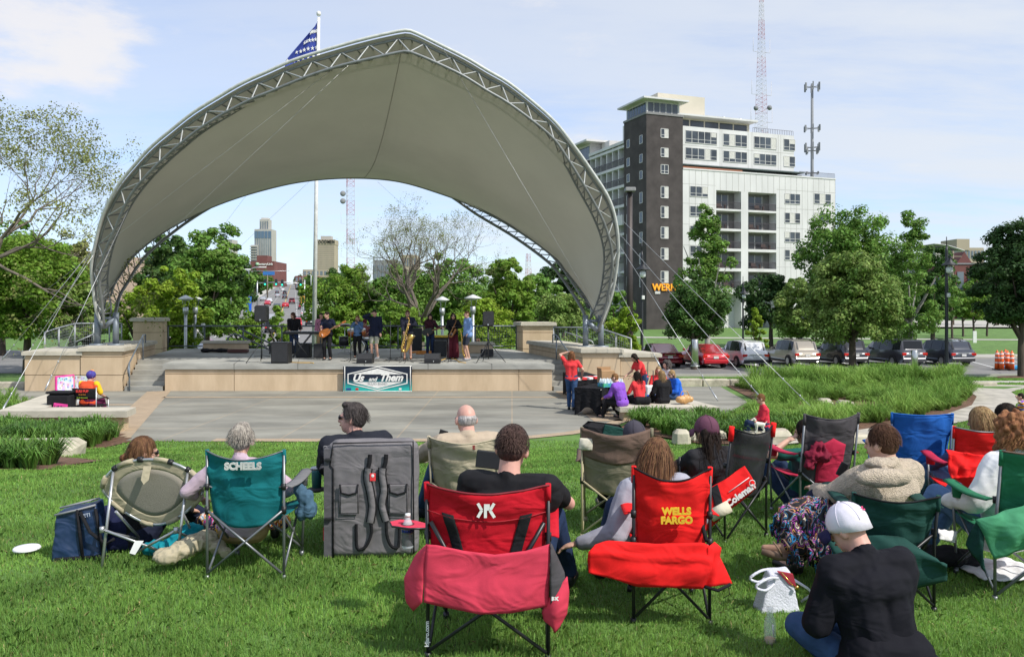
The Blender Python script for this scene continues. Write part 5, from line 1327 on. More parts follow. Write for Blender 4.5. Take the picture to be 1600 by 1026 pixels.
p=on(708,560);alto=p;person('woman in wide maroon trousers and black jacket playing a small saxophone',p,R(188),.99,hand={'L':(-.06,.24,1.22),'R':(.10,.26,1.02)},elbow={'L':(-1,0,-.6),'R':(1,0,-.4)},top=C_black,bottom=cloth('cloth_maroon',(.10,.012,.022)),leg='wide',hair='wavy',hm=H_DK,shades=True,female=True,vox=.02,topx=.01)
p=on(731,562);person('man in a light blue shirt standing sideways at the right of the band',p,R(118),1.03,hand={'R':(.22,.05,.92),'L':(-.20,.10,.95)},top=cloth('cloth_sky_blue',(.20,.32,.58)),topx=.015,bottom=cloth('shorts_charcoal',(.03,.035,.05)),leg='shorts',hair='crew',hm=H_BR,shades=True,shoe=mat('trainer_grey',(.35,.35,.38)),vox=.02,coat=.02)
M_gold=mat('lacquered_brass',(.72,.45,.12),rough=.22,metal=.95,var=.15,scale=20)
M_wood=mat('sunburst_wood',(.45,.13,.02),rough=.25,var=.4,scale=5,coat=.5);M_chr=mat('chrome',(.7,.7,.7),rough=.12,metal=1.0)
def guitar(label,c,rz,tilt,bodym,ln=1.0):
 t=empty('guitar',c,rz,label,'guitar');M_=Matrix.Rotation(tilt,3,'Y')
 b=MB();out_=[]
 for i in range(28):
  a=2*math.pi*i/28;r_=.17+.035*math.cos(2*a)-.02*math.cos(a);out_.append(M_@V((r_*math.cos(a)*1.1,0,r_*math.sin(a))))
 b.prism(out_,(0,.05,0));b.build('body',bodym,t)
 n=MB();n.box(M_@V((.45*ln,.01,0)),(.62*ln,.03,.05),M_,.006);n.build('neck',mat('maple_neck',(.25,.13,.06)),t)
 h=MB();h.box(M_@V((.82*ln,.015,0)),(.16,.02,.08),M_,.006);h.build('headstock',bodym,t)
 k=MB();k.box(M_@V((-.06,.055,0)),(.12,.012,.09),M_,.004);k.build('pickguard',M_chr,t)
 s=MB();s.tube([M_@V((-.15,.03,.1)),M_@V((-.05,-.15,.4)),M_@V((.2,-.2,.45)),M_@V((.35,.0,.05))],.012,4);s.build('strap',C_black,t)
guitar('sunburst electric guitar held by the guitarist in the dark t-shirt',gtr+V((-.04,-.26,1.02)),R(172)+math.pi,R(-28),M_wood)
guitar('dark electric bass guitar held by the long haired player',bass+V((-.05,-.25,.98)),R(190)+math.pi,R(-16),mat('bass_black',(.02,.02,.025),rough=.2),1.2)
def saxophone(label,c,rz,s,tilt,mm=M_gold):
 t=empty('saxophone',c,rz,label,'saxophone',None,s);q=Matrix.Rotation(tilt,3,'Y')
 pts=[(-.10,0,.52),(-.02,0,.56),(.02,0,.48),(0,0,-.1),(0,0,-.42),(.05,0,-.52),(.14,0,-.50),(.18,0,-.38),(.19,-.02,-.1),(.21,-.04,.06)]
 rr=[.008,.012,.018,.032,.042,.05,.055,.06,.085,.12]
 m=MB();m.tube([q@V(p_)for p_ in pts],rr,12);m.build('tube',mm,t)
 k=MB()
 for i in range(9):z=.35-i*.085;k.lathe(q@V((.03,-.03,z)),[(.022,0),(.022,.012)],8,rot=Matrix.Rotation(R(90),3,'X'))
 k.tube([q@V((.045,-.03,.4)),q@V((.05,-.03,-.4))],.006,4);k.build('keys',mm,t)
 p_=MB();p_.tube([q@V((-.10,0,.52)),q@V((-.15,0,.53))],.012,6);p_.build('mouthpiece',M_black,t)
saxophone('big golden baritone saxophone held by the man in khaki shorts',sax+V((-.05,-.36,.92)),R(12),1.15,R(14))
saxophone('small tenor saxophone held by the woman in maroon trousers',alto+V((.0,-.28,1.15)),R(10),.62,R(24),mat('aged_brass',(.32,.15,.06),rough=.3,metal=.9))
saxophone('golden saxophone standing on a floor stand beside the blue shirted man',on(722,561)+V((0,0,.58)),R(-15),.95,R(-8))
def drumkit():
 c=on(557,553)+V((0,.2,0));t=empty('drum_kit',c,0,'drum kit with orange tom and black bass drum behind the singer','drum kit')
 rx=Matrix.Rotation(R(90),3,'X')
 m=MB();m.lathe((.05,0,.30),[(.30,-.2),(.30,.2)],24,rot=rx);m.build('bass_drum',mat('drum_black',(.015,.015,.018),rough=.3),t)
 m=MB();m.lathe((.05,-.215,.30),[(.31,0),(.31,.03),(.285,.03)],24,rot=rx);m.build('bass_hoop',M_chr,t)
 for x_,z_,r_ in((-.22,.78,.17),(.22,.80,.15)):m=MB();m.lathe((x_,-.05,z_),[(r_,0),(r_,.24)],18,rot=Matrix.Rotation(R(20),3,'X'));d=m.build('tom',mat('drum_orange',(.50,.13,.02),rough=.25,coat=.4),t);m=MB();m.lathe((x_,-.05,z_),[(r_+.006,.225),(r_+.006,.25)],18,rot=Matrix.Rotation(R(20),3,'X'));m.build('rim',M_chr,d)
 m=MB();m.lathe((.42,-.1,.58),[(.18,0),(.18,.15)],18);m.build('snare',M_chr,t)
 m=MB();m.lathe((-.55,-.1,.35),[(.2,0),(.2,.38)],18);m.build('floor_tom',mat('drum_black',(0,0,0)),t)
 for x_,z_,r_ in((-.55,1.22,.24),(.62,1.18,.23),(.70,.88,.17)):
  m=MB();m.lathe((x_,.1,z_),[(.02,.02),(r_,-.01),(r_,-.014),(.02,.012)],20,rot=Matrix.Rotation(R(12),3,'X'));cy=m.build('cymbal',mat('bronze_cymbal',(.10,.075,.05),rough=.3,metal=.9),t)
  m=MB();m.tube([(x_,.1,z_),(x_,.12,.05)],.012,5);m.tube([(x_,.12,.3),(x_-.25,0,0)],.01,4);m.tube([(x_,.12,.3),(x_+.25,.0,0)],.01,4);m.build('cymbal_stand',M_chr,t)
drumkit()
def keyboard():
 c=on(470,560)+V((-.05,.25,0));t=empty('keyboard',c,R(0),'black electronic keyboard on a crossed stand at the left of the band','keyboard')
 m=MB();m.box((0,0,.97),(1.35,.33,.10),None,.02);m.build('case',M_black,t)
 m=MB();m.bx(-.60,.60,.0,.14,1.02,1.03);m.build('keys',M_white,t)
 for y_ in(-.1,.12):
  for sg in(-1,1):m=MB();m.tube([(sg*.38,y_,.92),(-sg*.34,y_,.02)],.018,6);m.build('stand_leg',M_dkmetal,t)
keyboard()
def speaker(label,px,pyb,pyt,pys,w_=.44):
 c=on(px,pyb);Y_=c.y;t=empty('loudspeaker',(c.x,Y_,Z(pys,Y_)),0,label,'loudspeaker','loudspeakers on tripod stands');h=Z(pyt,Y_)-Z(pys,Y_)
 m=MB();m.box((0,0,h/2),(w_,.38,h),None,.05);m.build('cabinet',M_black,t);m=MB();m.box((0,-.192,h*.52),(w_*.86,.012,h*.84),None,.004);m.build('grille',mat('grille_dark',(.022,.023,.026),rough=.7,bump=.4,bscale=160),t)
 m=MB();m.box((0,-.2,h*.13),(.05,.006,.05));m.build('badge',M_metal,t)
 s=empty('speaker_stand',c,0,label.replace('loudspeaker on a tripod','tripod stand under the loudspeaker').replace('black cabinet','black'),'speaker stand','tripod speaker stands')
 H_=Z(pys,Y_)-DK;m=MB();m.tube([(0,0,.12),(0,0,H_)],.022,8);m.build('pole',M_dkmetal,s);m=MB();m.lathe((0,0,H_*.62),[(.04,0),(.04,.08)],8);m.build('collar',M_dkmetal,s)
 for k in range(3):a=R(90+120*k+20);e=V((math.cos(a)*.62,math.sin(a)*.62,.015));m=MB();m.tube([(0,0,.75),e],.014,5);m.tube([(0,0,.25),e*.5+V((0,0,.22))],.01,4);m.build('leg',M_dkmetal,s)
speaker('black cabinet loudspeaker on a tripod left of the keyboard player',409,566,477,503);speaker('black cabinet loudspeaker on a tripod right of the band',763,566,486,510,.40)
def boxy(name,label,cat,px,pyb,w_,d_,h_,parts=(),m_=M_black,bev=.02,rz=0,group=None):
 c=on(px,pyb);t=empty(name,c,rz,label,cat,group);b=MB();b.box((0,0,h_/2),(w_,d_,h_),None,bev);b.build('cabinet',m_,t)
 b=MB();b.box((0,-d_/2-.004,h_/2),(w_*.88,.012,h_*.84),None,.003);b.build('grille',mat('grille_dark',(0,0,0)),t);return t
boxy('subwoofer','large black subwoofer box at the stage edge left of the keyboard','subwoofer',440,567,.60,.55,.74)
boxy('amplifier','black amplifier behind the keyboard stand','amplifier',475,558,.55,.4,.55);boxy('amplifier','black guitar amplifier left of the guitarist','amplifier',500,559,.42,.35,.55)
boxy('amplifier','tall black speaker stack behind the saxophonist','amplifier',650,547,.55,.4,1.0,rz=.1);boxy('amplifier','black bass amplifier right of the bass player','amplifier',688,556,.5,.4,.62)
boxy('amplifier','small black box under the right loudspeaker stand','amplifier',761,557,.5,.3,.3);boxy('case','low black equipment case behind the keyboard','equipment case',448,552,1.4,.4,.35)
boxy('amplifier','black combo behind the bass player with yellow top','amplifier',690,549,1.0,.5,.62);
m=MB();c=on(690,549);m.box(c+V((0,0,.67)),(1.05,.55,.09),None,.01);tag(m.build('yellow_tray',mat('yellow_plastic',(.62,.42,.02),rough=.4)),'yellow tray lying on the combo behind the bass player','tray')
def wedge(label,px,py):
 c=on(px,py);t=empty('stage_monitor',c,0,label,'stage monitor','wedge monitors at the stage edge')
 m=MB();pr=[(-.24,.0),(-.24,.13),(-.10,.33),(.2,.33),(.24,0)];m.prism([(-.27,y,z)for y,z in pr],(.54,0,0));m.build('cabinet',M_black,t)
 g=MB();g.prism([(-.25,-.215,.155),(.25,-.215,.155),(.25,-.105,.315),(-.25,-.105,.315)],(0,-.012,.008));g.build('grille',mat('grille_dark',(0,0,0)),t)
 k=MB();k.lathe((.05,-.243,.07),[(.02,0),(.02,.006)],8,rot=Matrix.Rotation(R(90),3,'X'));k.build('socket',M_metal,t)
wedge('wedge monitor at the stage edge in front of the singer',571,567);wedge('wedge monitor at the stage edge in front of the bass player',676,567)
def micstand(label,px,py,h=1.5,boom=.0):
 c=on(px,py);t=empty('microphone_stand',c,0,label,'microphone stand','microphone stands');m=MB();m.tube([(0,0,.05),(0,0,h)],.012,6);m.build('pole',M_dkmetal,t)
 for k in range(3):a=R(30+120*k);m=MB();m.tube([(0,0,.12),(math.cos(a)*.3,math.sin(a)*.3,.01)],.01,4);m.build('leg',M_dkmetal,t)
 m=MB();e=V((boom,-.1 if boom else 0,h+.05));m.tube([(0,0,h),e],.009,5);m.ell(e,(.028,.028,.04));m.build('microphone',M_black,t)
micstand('microphone stand left of the singer',548,565,1.3,.2);micstand('microphone stand between the blazer man and the saxophonist',610,565,1.35,.0);micstand('microphone stand beside the saxophonist',634,567,1.0,.25);micstand('microphone stand in front of the woman in maroon trousers',701,566,.95,.1);micstand('microphone stand by the tall speaker stack',627,562,1.2,-.2)
m=MB();c=on(559,559);m.tube([c+V((0,-.15,1.33)),c+V((0,-.19,1.42))],.012,6);m.ell(c+V((0,-.185,1.44)),(.024,.024,.03));tag(m.build('microphone',M_black),'handheld microphone at the singer mouth','microphone')
def lying(name,label,cat,px0,px1,py,h,mm,seed=1):
 a,b_=on(px0,py),on(px1,py);m=MB();g=np.random.default_rng(seed)
 for k in range(9):q=a.lerp(b_,k/8);m.ell(q+V((0,g.uniform(-.1,.1),h*.5)),(abs(b_.x-a.x)/9,.22,h*g.uniform(.35,.6)))
 o=remesh(m,name,mm,None,.03,2,.02,6);tag(o,label,cat)
lying('instrument_bag','soft black instrument bag lying against the left stage bench','bag',318,355,550,.16,C_black);
m=MB();c=on(372,551);m.box(c+V((0,0,.08)),(.85,.28,.15),None,.03);tag(m.build('instrument_case',mat('case_brown',(.09,.035,.03))),'brown instrument case lying against the left stage bench','instrument case')
lying('folded_jacket','brown jacket heaped on the right stage bench','jacket',738,749,537,.3,cloth('jacket_brown',(.12,.07,.045)),3)
m=MB();g=np.random.default_rng(9)
for k in range(9):
 a=on(g.uniform(480,700),g.uniform(556,566));pts=[a]
 for i in range(7):pts.append(pts[-1]+V((g.uniform(.1,.4),g.uniform(-.12,.12),0)))
 m.tube([p_+V((0,0,.012))for p_ in catmull([tuple(q)for q in pts],18)],.009,4)
tag(m.build('cable',M_black),'black audio cables snaking across the stage deck','cable',kind='stuff')
m=MB();m.tube([p_+V((0,0,.015))for p_ in catmull([tuple(on(*q))for q in((690,563),(700,560),(712,562),(718,566),(728,567))],18)],.014,5);tag(m.build('extension_cord',mat('yellow_cord',(.65,.36,.02))),'yellow extension cord on the deck in front of the maroon trousers','cord')
m=MB();m.tube([p_+V((0,0,.015))for p_ in catmull([tuple(on(*q))for q in((455,566.5),(470,567),(485,567),(490,567.5))],12)],.014,5);tag(m.build('extension_cord',mat('yellow_cord',(0,0,0))),'yellow extension cord at the stage edge by the subwoofer','cord')
m=MB();m.tube([p_+V((0,0,.02))for p_ in catmull([tuple(on(*q))for q in((640,552),(660,550),(690,552),(650,553))],16)],.05,5);tag(m.build('orange_hose',mat('orange_hose',(.6,.22,.03))),'coiled orange cord behind the bass player','cord')
def gp(px,py,z=0.0):Y_=(CZ-z)*F/(py-HZ);return V((X(px,Y_),Y_,z))
p=gp(893,641);person('woman in a coral red t-shirt standing with one hand raised to her head',p,R(-8),.95,hand={'L':(-.12,.12,1.72),'R':(.30,.10,1.02)},elbow={'L':(-1,.1,.5),'R':(1,-.8,-.5)},foot={'L':(-.08,.10,.09),'R':(.07,-.22,.12)},top=C_red,sleeve='short',bottom=C_jean,hair='long',hm=H_RD,female=True,vox=.016,slen=-.08,strand=250)
M_tc=cloth('tablecloth_black',(.008,.008,.01),wr=.8)
def table(label,c,rz,w_,d_,h_=.74):
 t=empty('folding_table',c,rz,label,'table','tables under black cloths');m=MB();m.box((0,0,h_-.02),(w_-.03,d_-.03,.03),None,.005);m.build('tabletop',M_white,t)
 for sx in(-1,1):
  for sy in(-1,1):m=MB();m.tube([(sx*(w_/2-.1),sy*(d_/2-.1),h_-.04),(sx*(w_/2-.06),sy*(d_/2-.06),0)],.014,5);m.build('leg',M_metal,t)
 k=empty('tablecloth',c,rz,'black fitted cloth over the '+label,'tablecloth','black tablecloths')
 def side(x0,y0,x1,y1):
  nx,ny=(y1-y0),-(x1-x0);ln=math.hypot(nx,ny);nx,ny=nx/ln,ny/ln
  return lambda u,v:V((lerp(x0,x1,u)+nx*(.02+.03*v*math.sin(u*17))-nx*.10*math.sin(math.pi*u)*v*0,lerp(y0,y1,u)+ny*(.02+.03*v*math.sin(u*17)),lerp(h_,.02+.22*math.sin(math.pi*u)**2,v)))
 m=MB();W_,D_=w_/2,d_/2;m.bx(-W_,W_,-D_,D_,h_,h_+.006);
 for a in((-W_,-D_,W_,-D_),(W_,-D_,W_,D_),(W_,D_,-W_,D_),(-W_,D_,-W_,-D_)):m.grid(side(*a),24,8)
 m.build('cloth',M_tc,k)
 return t
T1=gp(927,628);table('far table by the right pedestal',T1+V((-.25,1.4,0)),R(100),1.8,.75);T2=gp(940,640)
table('near table by the seat wall',V((X(937,22.6),22.6,0)),R(62),1.7,.75)
def item(name,label,cat,c,size,m_,rz=0,bev=.02):m=MB();m.box((0,0,size[2]/2),size,Matrix.Rotation(rz,3,'Z'),bev);o=m.build(name,m_);o.location=c;tag(o,label,cat);return o
def boxitem(c,label,size,m1,m2,name='box',cat='box',rz=.3):
 t=empty(name,c,rz,label,cat);m=MB();m.box((0,0,size[2]/2),size,None,.01);m.build('carton',m1,t)
 m=MB();m.bx(-size[0]/2,size[0]/2,size[1]/2,size[1]/2+.01,size[2],size[2]+.09);m.bx(-size[0]/2-.005,-size[0]/2+.01,-size[1]/2,size[1]/2,size[2],size[2]+.07);m.build('flap',m2,t);return t
M_card=mat('cardboard',(.40,.24,.12),rough=.9,var=.08)
boxitem(V((X(947,23.3),23.3,.75)),'open brown cardboard box standing on the near table',(.42,.32,.36),M_card,M_card)
t=empty('water_bottle_pack',V((X(956,22.3),22.3,.75)),.3,'shrink wrapped pack of water bottles with green and blue film on the near table','bottle pack')
m=MB()
for i in range(6):
 for j in range(4):m.lathe((-.27+i*.10,-.15+j*.1,.0),[(.042,0),(.042,.14),(.018,.19),(.018,.215)],8)
m.build('bottles',mat('clear_plastic',(.75,.82,.85),rough=.15,alpha=.75),t)
m=MB();m.bx(-.33,.29,-.205,.205,.0,.10);m.build('film_label',mat('film_green',(.10,.55,.25),rough=.2,color2=(.05,.25,.6),scale=9),t)
t=empty('supply_tray',V((X(918,24.2),24.2,.75)),.2,'red and white packets laid out on the far table','packets')
for i in range(5):m=MB();m.box((-.3+i*.16,.05*(i%2),.04+.01*i),(.15,.3,.07),Matrix.Rotation(.2*i,3,'Z'),.01);m.build('packet',C_red if i%2 else C_white,t)
C_purple=cloth('cloth_purple',(.23,.08,.48));C_blue=cloth('cloth_royal_blue',(.02,.13,.62))
p=V((X(972,21.2),21.1,0));person('man in a purple shirt and black trousers sitting on the end of the seat wall',p,R(48),.97,pelvis=(0,0,.46),lean=(18,0),head=(12,10,0),hand={'L':(-.15,.48,.58),'R':(.12,.48,.55)},foot={'L':(-.05,.62,.09),'R':(.28,.30,.09)},top=C_purple,bottom=C_black,hair='crew',hm=H_RD,shades=True,vox=.016,topx=.012)
m=MB()
for k in range(9):m.ell(p+V((-.22+.03*k,.22+.02*k,.62-.035*k)),(.08,.09,.07))
tag(remesh(m,'jacket',cloth('jacket_grey',(.20,.20,.21)),None,.02,2,.02,9),'grey jacket draped over the purple shirted man knees','jacket')
p=V((X(998,21.8),21.6,0));person('woman in a coral top with very long black hair seated on the seat wall',p,R(35),.96,pelvis=(0,0,.46),lean=(8,0),hand={'L':(-.2,.4,.6),'R':(.2,.35,.62)},foot={'L':(-.1,.5,.09),'R':(.1,.5,.09)},top=C_red,bottom=C_black,hair='long',hm=H_DK,female=True,slen=.14,vox=.016,strand=250,sleeve='half')
lying_bag=MB();
for k in range(5):lying_bag.ell(p+V((-.1+.07*k,-.22,.47)),(.09,.10,.11))
tag(remesh(lying_bag,'black_bag',C_black,None,.02,2,.01,8),'black bag on the seat wall behind the long haired woman','bag')
p=V((X(1006,23.6),23.6,0));person('woman in a coral t-shirt standing and leaning over the tables',p,R(110),.95,pelvis=(0,0,.93),lean=(24,0),head=(0,28,0),hand={'L':(-.15,.5,.98),'R':(.2,.5,.98)},foot={'L':(-.12,-.1,.09),'R':(.12,.1,.09)},top=C_red,sleeve='short',bottom=C_jean,hair='wavy',hm=H_DK,female=True,vox=.018,slen=-.12)
p=V((X(1034,21.9),21.7,0));person('blond woman in a black jacket sitting with her back turned on the seat wall',p,R(22),.97,pelvis=(0,0,.46),lean=(4,0),head=(-10,0,0),hand={'L':(-.2,.3,.6),'R':(.2,.3,.6)},foot={'L':(-.1,.5,.09),'R':(.1,.5,.09)},top=C_black,topx=.02,bottom=C_black,hair='long',hm=H_BL,female=True,vox=.016,slen=-.04,strand=300)
p=V((X(1029,23.6),23.6,0));person('woman in red facing the camera behind the blond woman',p,R(170),.95,pelvis=(0,0,.46),foot={'L':(-.1,.4,.09),'R':(.1,.4,.09)},hand={'L':(-.2,.3,.6),'R':(.2,.3,.6)},top=C_red,bottom=C_jean,hair='bob',hm=H_BL,female=True,vox=.02)
p=V((X(1043,24.2),24.2,0));person('grey curly haired person seated behind the blond woman',p,R(120),1.02,pelvis=(0,0,.50),foot={'L':(-.1,.4,.09),'R':(.1,.4,.09)},hand={'L':(-.2,.3,.6),'R':(.2,.3,.6)},top=C_white,bottom=C_jean,hair='curly',hm=H_DG,vox=.02)
p=V((X(1061,22.6),22.6,0));person('woman in a royal blue hoodie laughing at the end of the seat wall',p,R(105),.96,pelvis=(0,0,.46),lean=(18,0),head=(10,8,0),hand={'L':(-.1,.42,.58),'R':(.2,.38,.52)},foot={'L':(-.1,.5,.09),'R':(.12,.5,.09)},top=C_blue,bottom=C_jean,hair='bob',hm=H_BL,female=True,vox=.016,topx=.02,shades=True)
t=empty('handbag',V((X(1066,21.8),21.5,.36)),.4,'tan leather handbag on the seat wall beside the blue hoodie','handbag');M_tanl=mat('tan_leather',(.52,.29,.11),rough=.4,var=.15,scale=12)
m=MB()
for k in range(5):m.ell((-.16+.08*k,0,.13),(.10,.10,.13-.02*abs(k-2)))
remesh(m,'bag_body',M_tanl,t,.015,2,.012,12);m=MB();m.tube([(-.15,0,.2),(-.08,0,.34),(.08,0,.34),(.15,0,.2)],.012,6);m.build('strap',M_tanl,t)
t=empty('luggage_cart',V((X(1018,23.2),23.2,0)),.2,'white cooler strapped on a small luggage cart between the seated women','luggage cart')
m=MB();m.box((0,0,.42),(.42,.32,.55),None,.03);m.build('cooler_box',M_white,t);m=MB();m.bx(-.2,.2,-.17,-.165,.3,.45);m.build('blue_label',C_blue,t)
m=MB();m.tube([(-.12,.18,.1),(-.12,.18,1.1),(.12,.18,1.1),(.12,.18,.1)],.014,6);m.build('handle',M_dkmetal,t)
SC=empty('directors_chair',V((X(141,20.6),20.6,0)),R(-8),'black folding chair with colourful lettering on its back band','chair')
m=MB();m.grid(lambda u,v:V(((u-.5)*.66,-.24-.05*math.sin(math.pi*u),.62+v*.27)),12,4);bb=m.build('back_band',C_black,SC,solid=.012)
for s_,z_,c_ in(('LULI PUP',.82,'lett_red'),('- - - -',.745,'lett_orange'),('- - - - - -',.67,'lett_green')):
 mm=mat(c_,{'lett_red':(.75,.05,.04),'lett_orange':(.8,.3,.02),'lett_green':(.45,.7,.05)}[c_]);text(s_,.085,'lettering',mm,bb,frame((0,-.31,z_),(1,0,0),(0,0,1)),ext=.004,bold=.003)
for sx in(-1,1):
 m=MB();m.tube([(sx*.33,-.24,.92),(sx*.33,-.24,.02)],.013,6);m.build('leg',M_metal,SC);m=MB();m.tube([(sx*.33,.24,.62),(sx*.33,.24,.02)],.013,6);m.build('leg',M_metal,SC)
 m=MB();m.tube([(sx*.33,-.24,.62),(sx*.34,.15,.64),(sx*.33,.26,.58)],.018,6);m.build('armrest',M_black,SC)
m=MB();m.bx(-.32,.32,-.22,.24,.42,.45);m.build('seat',C_black,SC)
C_or=cloth('cloth_orange_red',(.75,.09,.03));C_yel=cloth('cloth_yellow',(.80,.50,.02))
p=V((X(137,20.7),20.7,0));r=person('face painter with purple and orange hair in a red and yellow costume',p,R(-14),.98,pelvis=(0,0,.50),lean=(6,0),head=(-30,6,0),hand={'L':(-.2,.45,.75),'R':(.25,.35,.62)},foot={'L':(-.1,.5,.09),'R':(.15,.5,.09)},top=C_or,sleeve='none',bottom=cloth('trousers_maroon',(.10,.01,.05)),hair='afro',hm=hairm('hair_violet',(.10,.02,.25),(.06,.10,.35)),vox=.018,build=1.2)
m=MB()
for sg in(-1,1):cap(m,r['arm'][sg][0],r['arm'][sg][0].lerp(r['arm'][sg][1],.8),.085,.075)
remesh(m,'sleeves',C_yel,r['root'],.018,2);m=MB();m.ell(r['H'](-.06,.02,.13),(.055,.05,.045));m.build('hair_tuft',hairm('hair_orange',(.75,.25,.05),(.8,.35,.12)),r['root'])
t=empty('paint_stand',V((X(104,21.6),21.6,0)),R(-18),'pink framed display boards of face paint designs on a small table','display board');M_pk=mat('hot_pink',(.80,.06,.32),rough=.4)
m=MB();m.bx(-.40,-.36,.0,.6,.60,1.08);m.bx(-.38,-.37,.0,.6,.62,1.0);m.build('pink_frame',M_pk,t)
def spots(nm,base):
 m_=bpy.data.materials.new(nm);m_.use_nodes=True;t_=m_.node_tree;b=t_.nodes['Principled BSDF'];c=t_.nodes.new('ShaderNodeTexCoord');v=t_.nodes.new('ShaderNodeTexVoronoi');v.inputs['Scale'].default_value=14;t_.links.new(c.outputs['Object'],v.inputs['Vector'])
 r_=t_.nodes.new('ShaderNodeValToRGB');e=r_.color_ramp.elements;e[0].position=.25;e[0].color=(.05,.08,.12,1);e[1].position=.42;e[1].color=(*base,1);t_.links.new(v.outputs['Distance'],r_.inputs[0])
 mx=t_.nodes.new('ShaderNodeMix');mx.data_type='RGBA';mx.inputs[0].default_value=.35;t_.links.new(r_.outputs[0],mx.inputs[6]);t_.links.new(v.outputs['Color'],mx.inputs[7]);t_.links.new(mx.outputs[2],b.inputs['Base Color']);return m_
m=MB();m.bx(-.34,.30,.60,.63,.62,1.04);m.build('design_board',spots('design_prints',(.7,.72,.74)),t);m=MB();m.bx(-.362,-.352,.04,.56,.65,1.04);m.build('design_board',spots('design_prints_b',(.55,.6,.7)),t)
m=MB();m.box((0,.3,.58),(.85,.7,.04),None,.01);m.build('tabletop',M_white,t)
for sx in(-1,1):
 for sy in(0,1):m=MB();m.tube([(sx*.38,sy*.58,.57),(sx*.38,sy*.58,0)],.015,5);m.build('leg',M_metal,t)
t=empty('trolley_case',V((X(96,20.3),20.3,0)),0,'black trolley case with a pink sign in front of the face paint boards','case')
m=MB();m.box((0,0,.45),(.58,.36,.62),None,.05);m.build('case_body',cloth('case_black',(.014,.014,.016)),t);m=MB();m.box((0,0,.80),(.60,.38,.06),None,.02);m.build('case_lid',cloth('case_black',(0,0,0)),t)
m=MB();m.box((.08,-.20,.42),(.34,.02,.24),Matrix.Rotation(.12,3,'Y'),.004);sg_=m.build('pink_sign',M_pk,t);text('Luli Pup',.085,'lettering',mat('sign_purple',(.12,.01,.10)),sg_,frame((.08,-.214,.46),(1,0,-.1),(.1,0,1)),ext=.003,bold=.002)
for sx in(-.2,.2):m=MB();m.lathe((sx,-.1,.06),[(.05,-.02),(.05,.02)],10,rot=Matrix.Rotation(R(90),3,'Y'));m.build('wheel',M_black,t)
bz=.28
p=V((X(1196,17.35),17.35,.02));r=person('young man in a red t-shirt sitting on a flat stone facing left',p,R(82),.86,pelvis=(0,0,.42),lean=(6,0),head=(0,4,0),hand={'L':(-.08,.34,.58),'R':(.10,.34,.55)},foot={'L':(-.10,.48,.09),'R':(.12,.52,.09)},top=cloth('cloth_crimson',(.62,.03,.06)),sleeve='half',bottom=C_jeand,hair='short',hm=H_RD,shades=True,vox=.015,strand=200)
def dog():
 c=V((X(1187,17.1),17.1,.30));t=empty('dog',c,R(5),'small white dog standing on the stone against the red shirted man','dog',None,.62);m=MB()
 cap(m,(-.10,0,.27),(.12,0,.25),.085,.07);cap(m,(-.12,0,.30),(-.17,0,.40),.055,.045);m.ell((-.19,-.01,.43),(.06,.05,.05));cap(m,(-.21,-.01,.42),(-.29,-.02,.40),.028,.02)
 for x_ in(-.11,.12):
  for y_ in(-.045,.045):
   if x_>0:cap(m,(x_,y_,.24),(x_-.03,y_,.15),.05,.028);cap(m,(x_-.03,y_,.15),(x_+.03,y_,.08),.026,.018);cap(m,(x_+.03,y_,.08),(x_+.01,y_,.0),.018,.016)
   else:cap(m,(x_,y_,.24),(x_,y_,.12),.04,.022);cap(m,(x_,y_,.12),(x_,y_,.0),.02,.017)
   cap(m,(x_+(.01 if x_>0 else 0),y_,0),(x_-.03,y_,-.002),.018,.016)
 cap(m,(.18,0,.28),(.26,0,.36),.02,.012)
 remesh(m,'body',mat('dog_fur',(.72,.68,.60),rough=.9,var=.1,bump=.6,bscale=60),t,.011,2,.004,30)
 for y_ in(-.045,.03):m=MB();m.ell((-.165,y_,.46),(.018,.012,.035),Matrix.Rotation(.4,3,'X'));m.build('ear',mat('dog_ear',(.35,.25,.17)),t)
 m=MB();m.ell((-.305,-.02,.405),(.012,.012,.010));m.build('nose',M_black,t);m=MB();m.ell((-.225,-.052,.445),(.007,.005,.007));m.build('eye',M_eye,t)
 m=MB();m.lathe((-.145,0,.36),[(.055,-.01),(.055,.01)],12,rot=Matrix.Rotation(-.6,3,'Y'));m.build('collar',C_red,t)
dog()
rb=bpy.data.materials.new('rainbow_cloth');rb.use_nodes=True;tt=rb.node_tree;c_=tt.nodes.new('ShaderNodeTexCoord');wv_=tt.nodes.new('ShaderNodeTexWave');wv_.wave_type='RINGS';wv_.inputs['Scale'].default_value=2.2;wv_.inputs['Distortion'].default_value=2
r_=tt.nodes.new('ShaderNodeValToRGB');r_.color_ramp.interpolation='CONSTANT';e=r_.color_ramp.elements;e[0].color=(.7,.04,.02,1);e[1].position=.8;e[1].color=(.25,.03,.4,1)
for q,cc in((.2,(.8,.35,.02,1)),(.4,(.75,.7,.05,1)),(.6,(.03,.35,.5,1))):x_=e.new(q);x_.color=cc
tt.links.new(c_.outputs['Object'],wv_.inputs['Vector']);tt.links.new(wv_.outputs[0],r_.inputs[0]);tt.links.new(r_.outputs[0],tt.nodes['Principled BSDF'].inputs['Base Color'])
yk=17.0;p=V((X(1597,yk),yk,gz(10,yk)));person('child in a rainbow tie dye shirt at the right edge',p,R(60),.62,hand={'L':(-.2,.1,1.5),'R':(.1,.15,1.6)},elbow={'L':(-1,0,0),'R':(1,0,0)},top=rb,sleeve='short',bottom=C_navy,hair='short',hm=H_DK,vox=.022)
